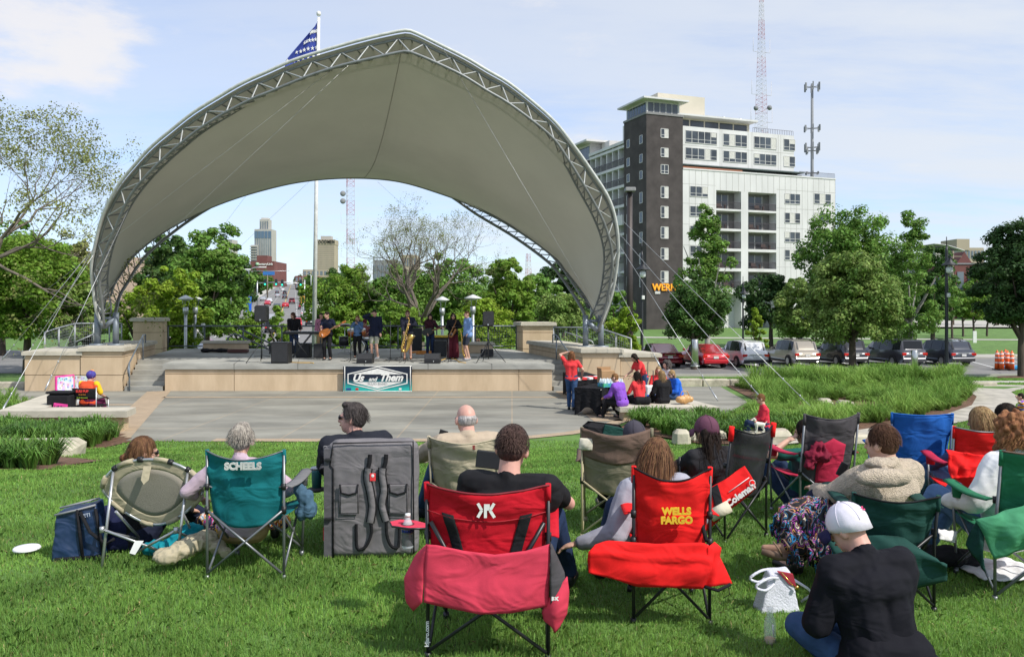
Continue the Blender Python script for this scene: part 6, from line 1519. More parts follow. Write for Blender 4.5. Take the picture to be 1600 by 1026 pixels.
# = vehicles
M_tyre=mat('tyre_rubber',(.015,.015,.016),rough=.85);M_rim=mat('alloy_rim',(.45,.46,.48),rough=.3,metal=.8)
M_tail=mat('tail_lamp_red',(.50,.012,.01),rough=.15,coat=.6);M_plate=mat('number_plate',(.62,.62,.60),rough=.5);M_cglass=mat('car_glass',(.012,.014,.017),rough=.12,spec=.35)
M_trim=mat('dark_trim',(.018,.018,.02),rough=.6);M_head=mat('head_lamp',(.6,.62,.65),rough=.1)
def paint(name,c):return mat('paint_'+name,c,rough=.28,var=.03,scale=1,metal=.25,coat=.8)
def car(label,x,y,z,rz,paintm,kind='suv',L_=4.65,W_=1.84,H_=1.68,group='cars parked along the street',rack=False,lowdetail=False):
 """front towards local +Y; origin on the ground under the centre"""
 t=empty('parked_car' if not lowdetail else 'car',(x,y,z),rz,label,'car',group)
 hl,hw=L_/2,W_/2
 if kind=='suv':st_=[(-1,.62,.62,.62),(-.985,.50,.95,.96),(-.93,.30,1.02,1.08),(-.82,.24,1.04,H_-.08),(-.60,.22,1.02,H_),(-.15,.22,1.0,H_+.01),(.14,.22,.99,H_-.07),(.42,.22,1.02,1.06),(.80,.24,.92,.94),(.95,.30,.78,.80),(1,.45,.62,.63)]
 elif kind=='van':st_=[(-1,.62,.62,.62),(-.985,.48,1.0,1.02),(-.95,.28,1.06,1.12),(-.88,.24,1.08,H_-.05),(-.60,.22,1.04,H_),(-.05,.22,1.0,H_+.01),(.26,.22,.99,H_-.09),(.60,.22,1.04,1.08),(.84,.24,.92,.94),(.96,.30,.76,.78),(1,.45,.62,.63)]
 else:st_=[(-1,.60,.60,.60),(-.985,.46,.92,.93),(-.90,.26,.98,1.0),(-.70,.22,.98,1.02),(-.42,.22,.94,H_-.06),(-.12,.22,.92,H_),(.12,.22,.91,H_-.04),(.42,.22,.93,.97),(.78,.24,.82,.84),(.95,.28,.68,.70),(1,.42,.58,.59)]
 rows=[]
 for f_,zb,zbelt,zr in st_:
  taper=1-.10*max(0,abs(f_)-.75)/.25-.02*abs(f_);w_=hw*taper;cab=(zr-zbelt)>.15;wr_=w_*(.80 if cab else .86)
  rows.append([V((-w_*.93,f_*hl,zb)),V((-w_,f_*hl,lerp(zb,zbelt,.45))),V((-w_*.965,f_*hl,zbelt)),V((-wr_,f_*hl,zr-.02)),V((-wr_*.72,f_*hl,zr+.01)),V((wr_*.72,f_*hl,zr+.01)),V((wr_,f_*hl,zr-.02)),V((w_*.965,f_*hl,zbelt)),V((w_,f_*hl,lerp(zb,zbelt,.45))),V((w_*.93,f_*hl,zb))])
 vs=[p for r_ in rows for p in r_];fs=[];n=10
 for i in range(len(rows)-1):
  for j in range(n):fs.append((i*n+j,i*n+(j+1)%n,(i+1)*n+(j+1)%n,(i+1)*n+j))
 fs.append(tuple(range(n)));fs.append(tuple((len(rows)-1)*n+j for j in range(n-1,-1,-1)))
 m=MB();m.add(vs,fs,True);bo=m.build('body',paintm,t)
 if not lowdetail:md=bo.modifiers.new('b','BEVEL');md.width=.03;md.segments=2;md.limit_method='ANGLE';md.angle_limit=R(25)
 g=MB()
 def lift(a,b_,c_,d_,e=.012,ins=.06):
  P4=[V(a),V(b_),V(c_),V(d_)];ce=sum(P4,V())/4;nn=(P4[1]-P4[0]).cross(P4[3]-P4[0]).normalized()
  if nn.dot(ce-V((0,ce.y*.8,.8)))<0:nn=-nn
  g.add([p.lerp(ce,ins)+nn*e for p in P4],[(0,1,2,3)])
 cabs=[i for i in range(len(rows))if st_[i][3]-st_[i][2]>.15];a0,a1=cabs[0],cabs[-1]
 for i in range(a0,a1):
  for s_ in((2,3),(7,6)):lift(rows[i][s_[0]],rows[i+1][s_[0]],rows[i+1][s_[1]],rows[i][s_[1]],ins=.035)
 lift(rows[a0-1][3],rows[a0-1][6],rows[a0][6],rows[a0][3],ins=.10);lift(rows[a1+1][3],rows[a1+1][6],rows[a1][6],rows[a1][3],ins=.07)
 for s_ in((2,3),(7,6)):
  q=rows[a1+1];g.add([rows[a1][s_[0]]*.99+V((0,0,.03)),rows[a1][s_[1]]*.995,(rows[a1][s_[1]].lerp(q[s_[1]],.75)),(rows[a1][s_[0]].lerp(q[s_[0]],.6)+V((0,0,.04)))],[(0,1,2,3)])
 g.build('windows',M_cglass,t)
 wy=(-.62*hl,.64*hl);wr_=.34
 for y_ in wy:
  for sx in(-1,1):
   m=MB();m.lathe((sx*(hw-.115),y_,wr_),[(wr_*.6,-.115),(wr_*.96,-.115),(wr_,-.08),(wr_,.08),(wr_*.96,.115),(wr_*.6,.115)],20,rot=Matrix.Rotation(R(90),3,'Y'));wh=m.build('wheel',M_tyre,t)
   m=MB();m.lathe((sx*(hw-.0),y_,wr_),[(.03,.0),(.05,.005),(wr_*.62,-.005),(wr_*.62,-.03)],10,smooth=False,rot=Matrix.Rotation(R(90),3,'Y'));m.build('rim',M_rim,wh)
   if not lowdetail:
    m=MB()
    for k in range(11):a=math.pi*k/10;m.box((sx*(hw-.012),y_+math.cos(a)*(wr_+.03),wr_+math.sin(a)*(wr_+.03)),(.05,.10,.05),Matrix.Rotation(a+math.pi/2,3,'X'))
    m.build('wheel_arch',M_trim,t)
 hb=st_[1][2]-.17
 for sx in(-1,1):
  m=MB();m.box((sx*(hw*.76),-hl*.985,hb),(.34,.09,.17),Matrix.Rotation(-.18*sx,3,'Z'),.02);m.build('tail_light',M_tail,t)
  m=MB();m.box((sx*(hw*.74),hl*.955,.70),(.32,.12,.12),Matrix.Rotation(.3*-sx,3,'Z'),.03);m.build('headlight',M_head,t)
  if not lowdetail:m=MB();m.box((sx*(hw+.05),hl*.30,1.06),(.20,.10,.13),None,.03);m.build('mirror',paintm,t)
 m=MB();m.box((0,-hl*1.0+.0,.42),(W_*.86,.08,.20),None,.03);m.build('rear_bumper',M_trim if kind=='suv' else paintm,t)
 m=MB();m.box((0,-hl*1.0-.012,hb-.06),(.32,.03,.15),None,.005);m.build('number_plate',M_plate,t)
 if not lowdetail:
  m=MB();m.box((0,-hl*.995-.005,hb+.07),(.75,.03,.03),None,.008);m.build('chrome_bar',M_chr,t)
  m=MB()
  for sx in(-1,1):m.box((sx*(hw-.005),0,.36),(.03,L_*.42,.10),None,.01)
  m.build('side_sill',M_trim,t)
 if rack:
  for sx in(-1,1):m=MB();m.tube([(sx*hw*.66,-hl*.62,H_+.05),(sx*hw*.66,hl*.02,H_+.07)],.025,6);m.tube([(sx*hw*.66,-hl*.62,H_-.02),(sx*hw*.66,-hl*.62,H_+.05)],.02,5);m.build('roof_rail',M_trim,t)
 return t
PKG='cars parked nose in beside the lawn'
for lab,px,Y,mm,kd,L_,H_,rk in(('dark red sedan partly hidden by the tan wall',1040,52.0,paint('dark_red',(.22,.008,.02)),'sedan',4.8,1.45,False),('bright red sedan behind the metal bollard',1105,51.4,paint('red',(.50,.008,.02)),'sedan',4.6,1.45,False),('white crossover with dark rear window',1166,52.0,paint('white',(.72,.72,.72)),'suv',4.65,1.66,False),('tan metallic older sport utility with roof rack',1246,53.0,paint('tan',(.36,.32,.26)),'suv',4.6,1.68,True),('black sport utility under the linden tree',1321,53.2,paint('black',(.012,.013,.018)),'suv',4.65,1.72,False),('dark grey minivan behind the second metal bollard',1406,53.0,paint('dark_grey',(.055,.055,.065)),'van',5.15,1.74,False),('blue black station wagon with roof rails',1484,53.4,paint('blue_black',(.025,.03,.045)),'suv',4.8,1.66,True)):
 car(lab,X(px-(0 if px>1100 else 6),Y),Y+1.3,PKZ+.02,R(8),mm,kd,L_,1.84,H_,PKG,rk)
car('red car in the left lot seen through the railing',X(318,62),62,gz(X(318,62),62)+.03,R(-100),paint('red',(0,0,0)),'sedan',4.5,1.8,1.42,'cars in the lot behind the stage')
car('white car in the left lot seen through the railing',X(302,58),58,gz(X(302,58),58)+.03,R(-110),paint('white',(0,0,0)),'sedan',4.5,1.8,1.42,'cars in the lot behind the stage')
ang=math.atan(.266)
traf=[(463,128,'red','suv','bright red car behind the keyboard player'),(422,140,'silver','suv','silver sport utility just above the left loudspeaker'),(424,120,'black','suv','black car half behind the thin young tree'),(486,136,'blue_black','suv','dark car half hidden by the flagpole'),(408,184,'dark_red','suv','dark red sport utility in the leftmost lane'),(446,215,'red','sedan','red sedan in the middle of the avenue'),(433,205,'black','sedan','black sedan left of the middle red sedan'),(418,232,'red','sedan','small red car beside the dark red sport utility'),(456,245,'dark_red','suv','maroon car alone in the right lane'),(472,205,'dark_red','suv','dark red car in front of the white van'),(421,255,'white','sedan','white car in the left queue'),(411,275,'silver','sedan','silver car farthest left in the queue'),(445,300,'black','sedan','black car in the middle distance'),(445,365,'black','suv','black sport utility higher up the hill'),(434,320,'silver','sedan','silver car beside the middle distance black car'),(433,390,'blue_black','sedan','blue car high on the hill'),(442,460,'white','sedan','white car near the crest'),(443,620,'blue_black','suv','dark car just below the crest'),(447,680,'black','suv','dark car on the crest of the avenue'),(439,540,'silver','sedan','silver car approaching the crest')]
M_sil=paint('silver',(.40,.41,.43))
for px,Y,c_,kd,lab in traf:
 x=X(px,Y);car(lab,x,Y,gz(x,Y)+.12,ang+(math.pi if px<428 and c_!='black' else 0),MATS['paint_'+c_],kd,4.6,1.85,1.45 if kd=='sedan' else 1.75,'traffic on the avenue',False,True)
Y=165;x=X(478,Y);t=car('white delivery van beside the flagpole',x,Y,gz(x,Y)+.12,ang,MATS['paint_white'],'van',5.8,2.1,2.5,'traffic on the avenue',False,True)
# = street furniture
def disc_lamp(label,px,Y,pyt,pyb=None,r=.36):
 zt=Z(pyt,Y);zb=DK if Y<39 else gz(X(px,Y),Y);t=empty('disc_lamp',(X(px,Y),Y,zb),0,label,'lamp post','disc topped park lamps');h=zt-zb
 m=MB();m.tube([(0,0,0),(0,0,h-.95)],.075,10);m.build('pole',M_metal,t)
 m=MB();m.lathe((0,0,h-.95),[(.08,0),(.135,.02),(.135,.34),(.08,.36)],14);m.build('lamp_drum',M_metal,t)
 m=MB();m.lathe((0,0,h-.30),[(.05,0),(r,.10),(r,.13),(.12,.26),(.03,.30)],20);m.build('shade',mat('disc_white',(.60,.62,.62),rough=.45),t)
 m=MB()
 for k in range(3):a=k*2.09;m.tube([(math.cos(a)*.13,math.sin(a)*.13,h-.56),(math.cos(a)*.2,math.sin(a)*.2,h-.2)],.012,4)
 m.build('strut',M_metal,t)
disc_lamp('disc topped lamp left of the pair behind the left stage pillar',290,41,461);disc_lamp('disc topped lamp right of the pair behind the left stage pillar',305,43,462)
disc_lamp('disc topped lamp behind the bass player',691,42,463);disc_lamp('disc topped lamp behind the blue shirted man',739,41,460,r=.44)
t=empty('security_camera',(X(309,43),43,1.6),0,'small white camera bracketed to the paired lamp','camera');m=MB();m.tube([(0,0,0),(.28,0,0),(.28,0,.35)],.02,5);m.build('bracket',M_metal,t);m=MB();m.box((.3,-.05,.4),(.14,.28,.12),None,.02);m.build('housing',M_white,t)
def black_lamp(label,px,Y,pyt):
 zb=gz(X(px,Y),Y);t=empty('street_lamp',(X(px,Y),Y,zb),0,label,'street lamp','black street lamps');h=Z(pyt,Y)-zb
 m=MB();m.lathe((0,0,0),[(.26,0),(.24,.3),(.13,.5),(.11,1.0),(.09,1.1),(.075,h-.3),(.05,h)],14);m.build('pole',M_dkmetal,t)
 m=MB();m.tube([(0,0,h-.9),(.0,-.3,h-.55),(0,-.55,h-.75)],.03,6);m.tube([(0,0,h),(0,0,h+.5)],.025,5);m.build('bracket',M_dkmetal,t)
 m=MB();m.lathe((0,-.3,h-1.1),[(.42,0),(.40,.03),(.16,.22),(.10,.42)],16);m.build('lamp_shade',M_dkmetal,t)
 m=MB();m.lathe((0,-.3,h-1.55),[(.05,0),(.16,.06),(.18,.25),(.11,.42)],14);m.build('lamp_globe',mat('milk_glass',(.72,.74,.74),rough=.25),t)
 m=MB();m.box((.05,-.12,h*.62),(.16,.16,.22),None,.02);m.build('white_box',M_white,t)
black_lamp('black street lamp left of the red cars',1003,47,392);black_lamp('tall black street lamp in front of the station wagon',1479,45.5,384)
black_lamp('distant black street lamp behind the white crossover',1161,75,440)
t=empty('utility_pole',(X(984,49),49,-.9),0,'thick brown metal pole with a small floodlight on top beside the canopy','pole');h=Z(300,49)+.9
m=MB();m.tube([(0,0,0),(0,0,h)],[.21,.17],12);m.build('pole',mat('bronze_pole',(.055,.045,.042),rough=.5,metal=.3),t);m=MB();m.box((0,-.1,h+.12),(.62,.62,.24),None,.04);m.build('floodlight',mat('flood_grey',(.25,.25,.25)),t)
def bollard(label,px,Y,pyt,pyb):
 t=empty('bollard',(X(px,Y),Y,Z(pyb,Y)),0,label,'bollard','stainless bollards');h=Z(pyt,Y)-Z(pyb,Y);m=MB();m.lathe((0,0,0),[(.17,0),(.17,h-.02),(.15,h)],18);m.build('post',mat('stainless',(.55,.55,.53),rough=.28,metal=.9),t);m=MB();m.lathe((0,0,0),[(.24,0),(.24,.04)],16);m.build('base_plate',M_metal,t)
bollard('tall stainless bollard in front of the red sedan',1086,42.5,530,572);bollard('tall stainless bollard in front of the grey minivan',1429,43.5,547,581)
M_cone=mat('traffic_orange',(.85,.13,.02),rough=.5);M_refl=mat('reflective_white',(.75,.75,.75),rough=.4)
for k,(px,Y)in enumerate(((1558,49.5),(1565,49.2),(1571,50.6),(1574,49.4),(1581,49.0),(1597,49.3))):
 lab=['leftmost orange channeliser drum by the lawn edge','second orange channeliser from the left','orange channeliser at the back of the group','fourth orange channeliser from the left','orange channeliser nearest the dark tree trunk','short orange cone right of the tree trunk'][k]
 x=X(px,Y);t=empty('channelizer_cone',(x,Y,gz(x,Y)+.03),0,lab,'traffic cone','orange channelisers by the parking lot');hh=1.15 if k<5 else .75
 m=MB();m.lathe((0,0,0),[(.14,.05),(.11,hh-.1),(.05,hh-.08),(.05,hh),(.02,hh+.03)],12);m.build('tube',M_cone,t)
 for q in(.42,.68,.88):
  m=MB();r_=lerp(.14,.11,q);m.lathe((0,0,0),[(r_+.004,hh*q-.09),(r_+.002,hh*q)],12);m.build('reflective_band',M_refl,t)
 m=MB();m.box((0,0,.03),(.42,.42,.05),None,.02);m.build('base',M_black,t)
m=MB();pts=[V((X(1572,49.6),49.6,.0)),V((X(1580,49),49,.12)),V((X(1590,47),47,.05)),V((X(1600,45),45,.3))]
m.tube(pts,.02,4);tag(m.build('caution_tape',mat('tape_yellow',(.8,.6,.03))),'yellow caution tape strung between the orange cones and tree','tape')
m=MB();m.lathe((X(1588,50),50,gz(20,50)+.02),[(.75,0),(.8,.12),(.7,.2)],20);tag(m.build('paddling_pool',mat('pool_blue',(.03,.35,.65))),'blue round tarp cover behind the orange cones','cover')
x=X(1590,43);m=MB()
m.lathe((X(1596,43),43,-.88),[(1.4,0),(1.1,.1),(.5,.16),(.1,.17)],24);tag(m.build('mulch_ring',M_mulch),kind='structure')
for lab,px,Y in(('small white marker post on the far lawn',1523,88),):
 m=MB();m.box((X(px,Y),Y,gz(X(px,Y),Y)+.6),(.4,.1,1.3),None,.02);tag(m.build('marker_post',M_white),lab,'post')
def signal(label,px,Y,pyt,heads,side):
 x=X(px,Y);zb=gz(x,Y);t=empty('traffic_signal',(x,Y,zb),0,label,'traffic signal','signals over the avenue');h=Z(pyt,Y)-zb
 m=MB();m.tube([(0,0,0),(0,0,h+1)],.18,8);m.tube([(0,0,h),(side*11,0,h+.4)],[.14,.08],6);m.build('mast_arm',M_metal,t)
 for d in heads:
  m=MB();m.box((side*d,-.2,h+.2),(.65,.4,1.7),None,.06);hd=m.build('signal_head',M_dkmetal,t)
  m=MB();m.lathe((side*d,-.41,h-.35),[(.26,0),(.26,.03)],12,rot=Matrix.Rotation(R(90),3,'X'));m.build('green_lens',mat('green_light',(.02,.6,.4),emit=((.03,.9,.55),1.2)),hd)
signal('signal arm with two green lights left of the avenue crest',402,222,442,(2.2,5.2),1);signal('signal arm with two green lights right of the avenue crest',476,222,443,(1.0,6.0),-1)
x=X(470,150);t=empty('traffic_signal',(x+.5,150,gz(x,150)),0,'yellow traffic signals seen edge on above the white van','traffic signal','yellow signals')
m=MB();m.tube([(0,0,0),(0,0,4.4)],.12,8);m.build('pole',M_metal,t)
M_sy=mat('signal_yellow',(.70,.36,.03),rough=.5)
for k in range(3):m=MB();m.box((-.5+.5*k,0,4.0+.1*(k%2)),(.36,.4,1.25),None,.05);s_=m.build('signal_head',M_sy,t);m=MB();[m.lathe((-.5+.5*k,-.22,3.65+.38*q),[(.13,0),(.15,.05)],10,rot=Matrix.Rotation(R(90),3,'X'))for q in range(3)];m.build('visor',M_dkmetal,s_)
for lab,px,Y,pyt,sd_ in(('cobra head street lamp at the left of the avenue',361,120,425,1),('taller cobra head street lamp with blue banners',389,135,421,1),('cobra head street lamp right of the avenue',486,190,430,-1)):
 x=X(px,Y);zb=gz(x,Y);h=Z(pyt,Y)-zb;t=empty('street_lamp',(x,Y,zb),0,lab,'street lamp','cobra head street lamps')
 m=MB();m.tube([(0,0,0),(0,0,h),(sd_*1.0,0,h+.35),(sd_*2.2,0,h+.4)],.09,6);m.build('pole',M_metal,t);m=MB();m.box((sd_*2.4,0,h+.38),(.9,.35,.18),None,.05);m.build('lamp_head',M_white,t)
 if px==389:m=MB();m.bx(-.45,.45,-.12,-.06,h-7.0,h-4.5);m.build('banner_panel',C_blue,t)
for lab,px,Y,pyt in(('wooden utility pole with crossarm left of the avenue',418,300,427),('wooden utility pole with crossarm right of the avenue',473,300,432),('utility pole beside the red brick warehouse',1559,150,392),('dark slender pole beside the red brick warehouse',1489,150,392)):
 x=X(px,Y);zb=gz(x,Y);h=Z(pyt,Y)-zb;t=empty('utility_pole',(x,Y,zb),0,lab,'utility pole','utility poles');m=MB();m.tube([(0,0,0),(0,0,h)],[.25,.17],8);m.build('pole',mat('pole_wood',(.20,.16,.12)),t);m=MB();m.box((0,0,h-1),(3.2,.15,.2));m.build('crossarm',mat('pole_wood',(0,0,0)),t)
x=X(452,240);t=empty('billboard',(x-6,240,gz(x,240)),0,'small blue and red overhead street sign on the avenue','sign');m=MB();m.box((0,0,9.2),(3.4,.2,1.0));m.build('panel',mat('sign_blue',(.03,.16,.45)),t);m=MB();m.tube([(-5,.2,9.9),(6,.2,9.9)],.08,5);m.tube([(-5,.2,0),(-5,.2,9.9)],.1,5);m.build('gantry',M_metal,t)
# = foreground chairs
M_gun=mat('gunmetal_tube',(.20,.21,.22),rough=.4,metal=.6);M_blk_t=mat('black_tube',(.012,.012,.014),rough=.4);M_sil_t=mat('silver_tube',(.45,.46,.47),rough=.35,metal=.7);M_tan_t=mat('tan_tube',(.42,.36,.22),rough=.45)
def nz3(p,s,sd=0):return noise.noise(V((p[0]*s+sd,p[1]*s,p[2]*s)))
def chair(label,px,Y,rz,w_,top,seatw=None,fab=None,tube=M_gun,tube2=None,topy=.92,back=True,arms=(1,1),armm=None,panel=None,mesh=None,sag=.05,back_bot=.40,group=None,posts=True,low=False,backm=None,tilt=.10,feet=True,band=None,x=None,seatz=.42):
 """folding camp chair facing local +Y; the back is at local y about -0.27"""
 x=X(px,Y)if x is None else x;t=empty('camp_chair',(x,Y,gz(x,Y)),rz,label,'chair',group);hw=w_/2;armm=armm or fab
 yb=-.26;tz=top
 P_={-1:V((-hw,yb-tilt,tz)),1:V((hw,yb-tilt,tz))}
 for sx in(-1,1):
  m=MB();m.tube([V((sx*hw,yb-.02,.015)),V((sx*hw,yb-.02,seatz)),P_[sx]-V((0,0,.01))],.0095,8);m.lathe((sx*hw,yb-.02,.0),[(.02,0),(.016,.035)],8);m.build('leg',tube,t)
  m=MB();m.tube([V((sx*(hw-.02),.26,.015)),V((sx*(hw+.01),.25,.60))],.0095,8);m.lathe((sx*(hw-.02),.26,0),[(.02,0),(.016,.035)],8);m.build('leg',tube2 or tube,t)
  m=MB();m.tube([V((sx*(hw-.005),yb,.06)),V((sx*(hw-.02),.25,.44))],.0085,6);m.build('brace',tube2 or tube,t)
  m=MB();m.tube([V((sx*(hw-.012),yb,.44)),V((sx*(hw-.012),.25,.06))],.0085,6);m.build('brace',tube2 or tube,t)
  m=MB();m.tube([V((sx*(hw-.01),yb-.035,.05)),V((-sx*(hw-.01),yb-.03,.46))],.009,6);m.build('brace',tube,t)
  m=MB();m.tube([V((sx*(hw-.01),.265,.05)),V((-sx*(hw-.01),.26,.44))],.009,6);m.build('brace',tube2 or tube,t)
  m=MB();m.lathe((sx*hw,yb-.02,seatz+.02),[(.017,0),(.017,.05)],8);m.build('joint',M_black,t);m=MB();m.lathe((sx*hw,yb-.025,.60),[(.016,0),(.016,.04)],8);m.build('joint',M_black,t)
 bm_=backm or fab
 def bk(u,v):
  xx=(u-.5)*w_*1.02;q=math.sin(math.pi*u);zt=tz-sag*q*.55*(1-.0);zb=back_bot-.05*q
  z=lerp(zb,zt,v);yy=lerp(yb+.04,yb-tilt,v)-.075*q*(1-.35*v)-.012
  yy+=.012*nz3((u,v,0),5,px)+.010*math.sin((u+.25*v)*21+px)*(1-q)+.006*math.sin(v*16+u*5)*(v>.6)
  fx=.02*(1-v)*(1 if u>.5 else-1)*(abs(u-.5)*2)**2
  return V((xx-fx*1.5,yy,z))
 m=MB();m.grid(bk,26,22);bp=m.build('back_panel',bm_,t,solid=.004)
 for sx in(-1,1):
  m=MB();m.tube([P_[sx]+V((0,0,.004)),P_[sx]-V((0,-.012,.09))],.014,8);m.build('corner_sleeve',bm_,bp)
 m=MB();m.tube([bk(i/20,1.0)for i in range(21)],.006,5);m.build('piping',band or M_black,bp)
 m=MB();m.grid(lambda u,v:V(((u-.5)*w_*.98,lerp(yb+.02,.27,v),seatz-.05*math.sin(math.pi*u)-.02*math.sin(math.pi*v))),12,10);m.build('seat',fab,t,solid=.005)
 for sx,on_ in((-1,arms[0]),(1,arms[1])):
  if not on_:continue
  m=MB();m.grid(lambda u,v:V((sx*(hw+.01)+(v-.5)*.085,lerp(yb-.02,.30,u),.615-.022*math.sin(math.pi*u)+.01*math.sin(math.pi*v))),10,4);ar=m.build('armrest',armm,t,solid=.008)
  m=MB();m.lathe((sx*(hw+.01),.17,.53),[(.034,0),(.038,.07),(.041,.075)],12);m.build('cup_holder',armm,ar)
 return dict(t=t,bk=bk,P=P_,back=bp,w=w_)
def blank_cloth(name,c):return cloth(name,c,wr=.45)
F_teal=blank_cloth('nylon_teal',(.004,.13,.145));F_tan=blank_cloth('nylon_tan',(.46,.40,.28));F_redc=blank_cloth('nylon_red',(.50,.006,.018));F_redb=blank_cloth('nylon_bright_red',(.75,.012,.012));F_rose=blank_cloth('bag_rose_red',(.60,.045,.085))
F_brn=blank_cloth('nylon_brown',(.16,.105,.08));F_olv=blank_cloth('nylon_olive',(.20,.18,.12));F_gry=blank_cloth('nylon_grey',(.17,.17,.175));F_grn=blank_cloth('nylon_dark_green',(.012,.055,.045));F_blue=blank_cloth('nylon_blue',(.015,.12,.45));F_grn2=blank_cloth('nylon_green',(.02,.16,.075))
F_blk=blank_cloth('nylon_black',(.012,.012,.014));F_dkg=blank_cloth('nylon_charcoal',(.065,.06,.065));F_pink=blank_cloth('nylon_raspberry',(.45,.02,.06))
M_meshb=mat('black_mesh',(.02,.02,.024),rough=.7,alpha=.86)
M_flc=mat('cream_fleece',(.60,.50,.38),rough=.98,var=.12,scale=40,bump=1.0,bscale=150)
def drape_piece(name,label,cat,pts,thick,mm,sd=0,amp=.02,vox=.010,parent=None,group=None,sc=7):
 """lumpy cloth: pts = list of (world point, radius vec)"""
 m=MB()
 for c,r_ in pts:m.ell(c,r_,n=10,m=7)
 o=remesh(m,name,mm,parent,vox,14 if mm is not M_flc else 22,amp*.55 if mm is not M_flc else .008,sc*1.7,seed=sd,ridge=mm is not M_flc,fac=.6)
 if label:tag(o,label,cat,group)
 return o
def cloth_sheet(name,label,cat,fn,nu,nv,mm,thick=.006,parent=None):
 m=MB();m.grid(fn,nu,nv);o=m.build(name,mm,parent,solid=thick)
 if label:tag(o,label,cat)
 return o
def quadsheet(a,b,c,d,bulge=(0,0,0),amp=.02,fr=6.0,sd=0):
 """a,b top left/right; d,c bottom left/right"""
 a,b,c,d=V(a),V(b),V(c),V(d);bu=V(bulge)
 def f(u,v):
  p=a.lerp(b,u).lerp(d.lerp(c,u),v);k=math.sin(math.pi*u)*math.sin(math.pi*min(1,v*.95+.03))
  n_=(b-a).cross(d-a).normalized()
  return p+bu*k+n_*(amp*nz3((u*2,v,0),fr/2,sd)+amp*.5*math.sin((u*1.3+v*.6)*fr*2.2+sd))
 return f
def moon():
 Y=5.95;x=X(243,Y);g0=gz(x,Y);t=empty('moon_chair',(x,Y,g0),R(-2),'round khaki moon chair with grey mesh back and silver legs','chair')
 Mk=blank_cloth('moon_khaki',(.40,.35,.24));Mg=mat('moon_mesh',(.27,.245,.20),rough=.9,var=.06,bump=.3,bscale=220)
 C=V((.01,-.06,.50));A_=V((1,0,0));tl=R(78);B_=V((0,-math.cos(tl),math.sin(tl)));N_=A_.cross(B_)
 def rim(a,k=1.0,dep=0):return C+A_*math.cos(a)*(.365 if math.sin(a)>0 else lerp(.365,.24,-math.sin(a)))*k+B_*math.sin(a)*(.24 if math.sin(a)>0 else .26)*k+V((0,-.012,-.008))*(1-k*k)*(1+dep)
 m=MB();n=36
 for(k0,k1,mm)in((0,.72,1),(.72,1.0,0)):
  rings=5;vs=[];fs=[]
  for i in range(rings+1):
   k=lerp(k0,k1,i/rings)
   for j in range(n):vs.append(rim(2*math.pi*j/n,max(k,.02)))
  for i in range(rings):
   for j in range(n):fs.append((i*n+j,i*n+(j+1)%n,(i+1)*n+(j+1)%n,(i+1)*n+j))
  if mm:fs.append(tuple(range(n)))
  q=MB();q.add(vs,fs,True);q.build('mesh_bowl' if mm else 'padded_border',Mg if mm else Mk,t,solid=.008)
 m.tube([rim(2*math.pi*j/40)for j in range(41)],.011,8);m.build('rim_tube',M_sil_t,t)
 m=MB()
 for j in range(8):
  a=2*math.pi*(j+.5)/8+.12;m.tube([rim(a-.18,1.01),rim(a,1.01),rim(a+.18,1.01)],.019,8)
 m.build('rim_sleeve',Mk,t)
 m=MB()
 for a in(1.15,1.75,2.35,.75):m.tube([rim(a-.05,1.01),rim(a+.05,1.01)],.021,8)
 m.build('rim_clip',M_black,t)
 m=MB();w0=rim(1.57,1.0);m.prism([w0+V((-.025,-.035,-.04)),w0+V((.03,-.035,-.04)),w0+V((.03,-.075,-.13)),w0+V((.0,-.085,-.16)),w0+V((-.025,-.075,-.13))],(0,-.004,0));m.build('strap_tab',Mk,t)
 for sx in(-1,1):
  top_=rim(math.pi/2-sx*.84,.995)
  m=MB();m.tube([top_,V((sx*.262,-.25,.0))],.0105,8);m.lathe((sx*.262,-.245,.25),[(.017,0),(.017,.04)],8);m.build('leg',M_sil_t,t)
  m=MB();m.tube([V((sx*.262,-.24,.27)),V((-sx*.16,-.05,.03))],.010,6);m.build('brace',M_sil_t,t)
  m=MB();m.tube([V((sx*.20,.28,.0)),V((sx*.24,-.1,.36))],.0105,8);m.build('leg',M_sil_t,t)
  m=MB();m.tube([V((sx*.262,-.24,.26)),V((sx*.20,.26,.05))],.009,6);m.build('brace',M_sil_t,t)
 m=MB();m.prism([(.0,-.30,.21),(.06,-.30,.21),(.01,-.32,.12),(-.03,-.32,.13)],(0,.003,0));m.build('care_label',M_white,t)
 return t
moon()
def sit(label,px,Y,rz,headpy,**k):
 x=X(px,Y);g0=gz(x,Y);s=k.pop('s',1.0);pz=k.pop('pz',.44)
 base=dict(pelvis=(0,-.02,pz+.03),lean=(-10,0),hand={'L':(-.18,.36,pz+.22),'R':(.18,.36,pz+.22)},elbow={'L':(-1,-.2,-.4),'R':(1,-.2,-.4)},foot={'L':(-.12,.58,.09),'R':(.12,.58,.09)},knee={'L':(0,.3,1),'R':(0,.3,1)},vox=.011,shoe=M_shoe)
 base.update(k)
 if headpy is not None:
  want=Z(headpy,Y)-g0;have=base['pelvis'][2]*s+(.54+.05+.115+.125)*s*.985
  dz=want-have
  base['pelvis']=(base['pelvis'][0],base['pelvis'][1],base['pelvis'][2]+dz/s);
  base['hand']={a:(v[0],v[1],v[2]+dz/s)for a,v in base['hand'].items()}
 return person(label,(x,Y,g0),rz,s,**base)
sit('woman with brown hair in a low ponytail in the moon chair',213,6.28,R(-40),680,s=.97,lean=(2,0),hair='pony',hm=H_HL,top=C_black,bottom=C_navy,head=(-18,4,0),shades=True,female=True,strand=900,slen=.02)
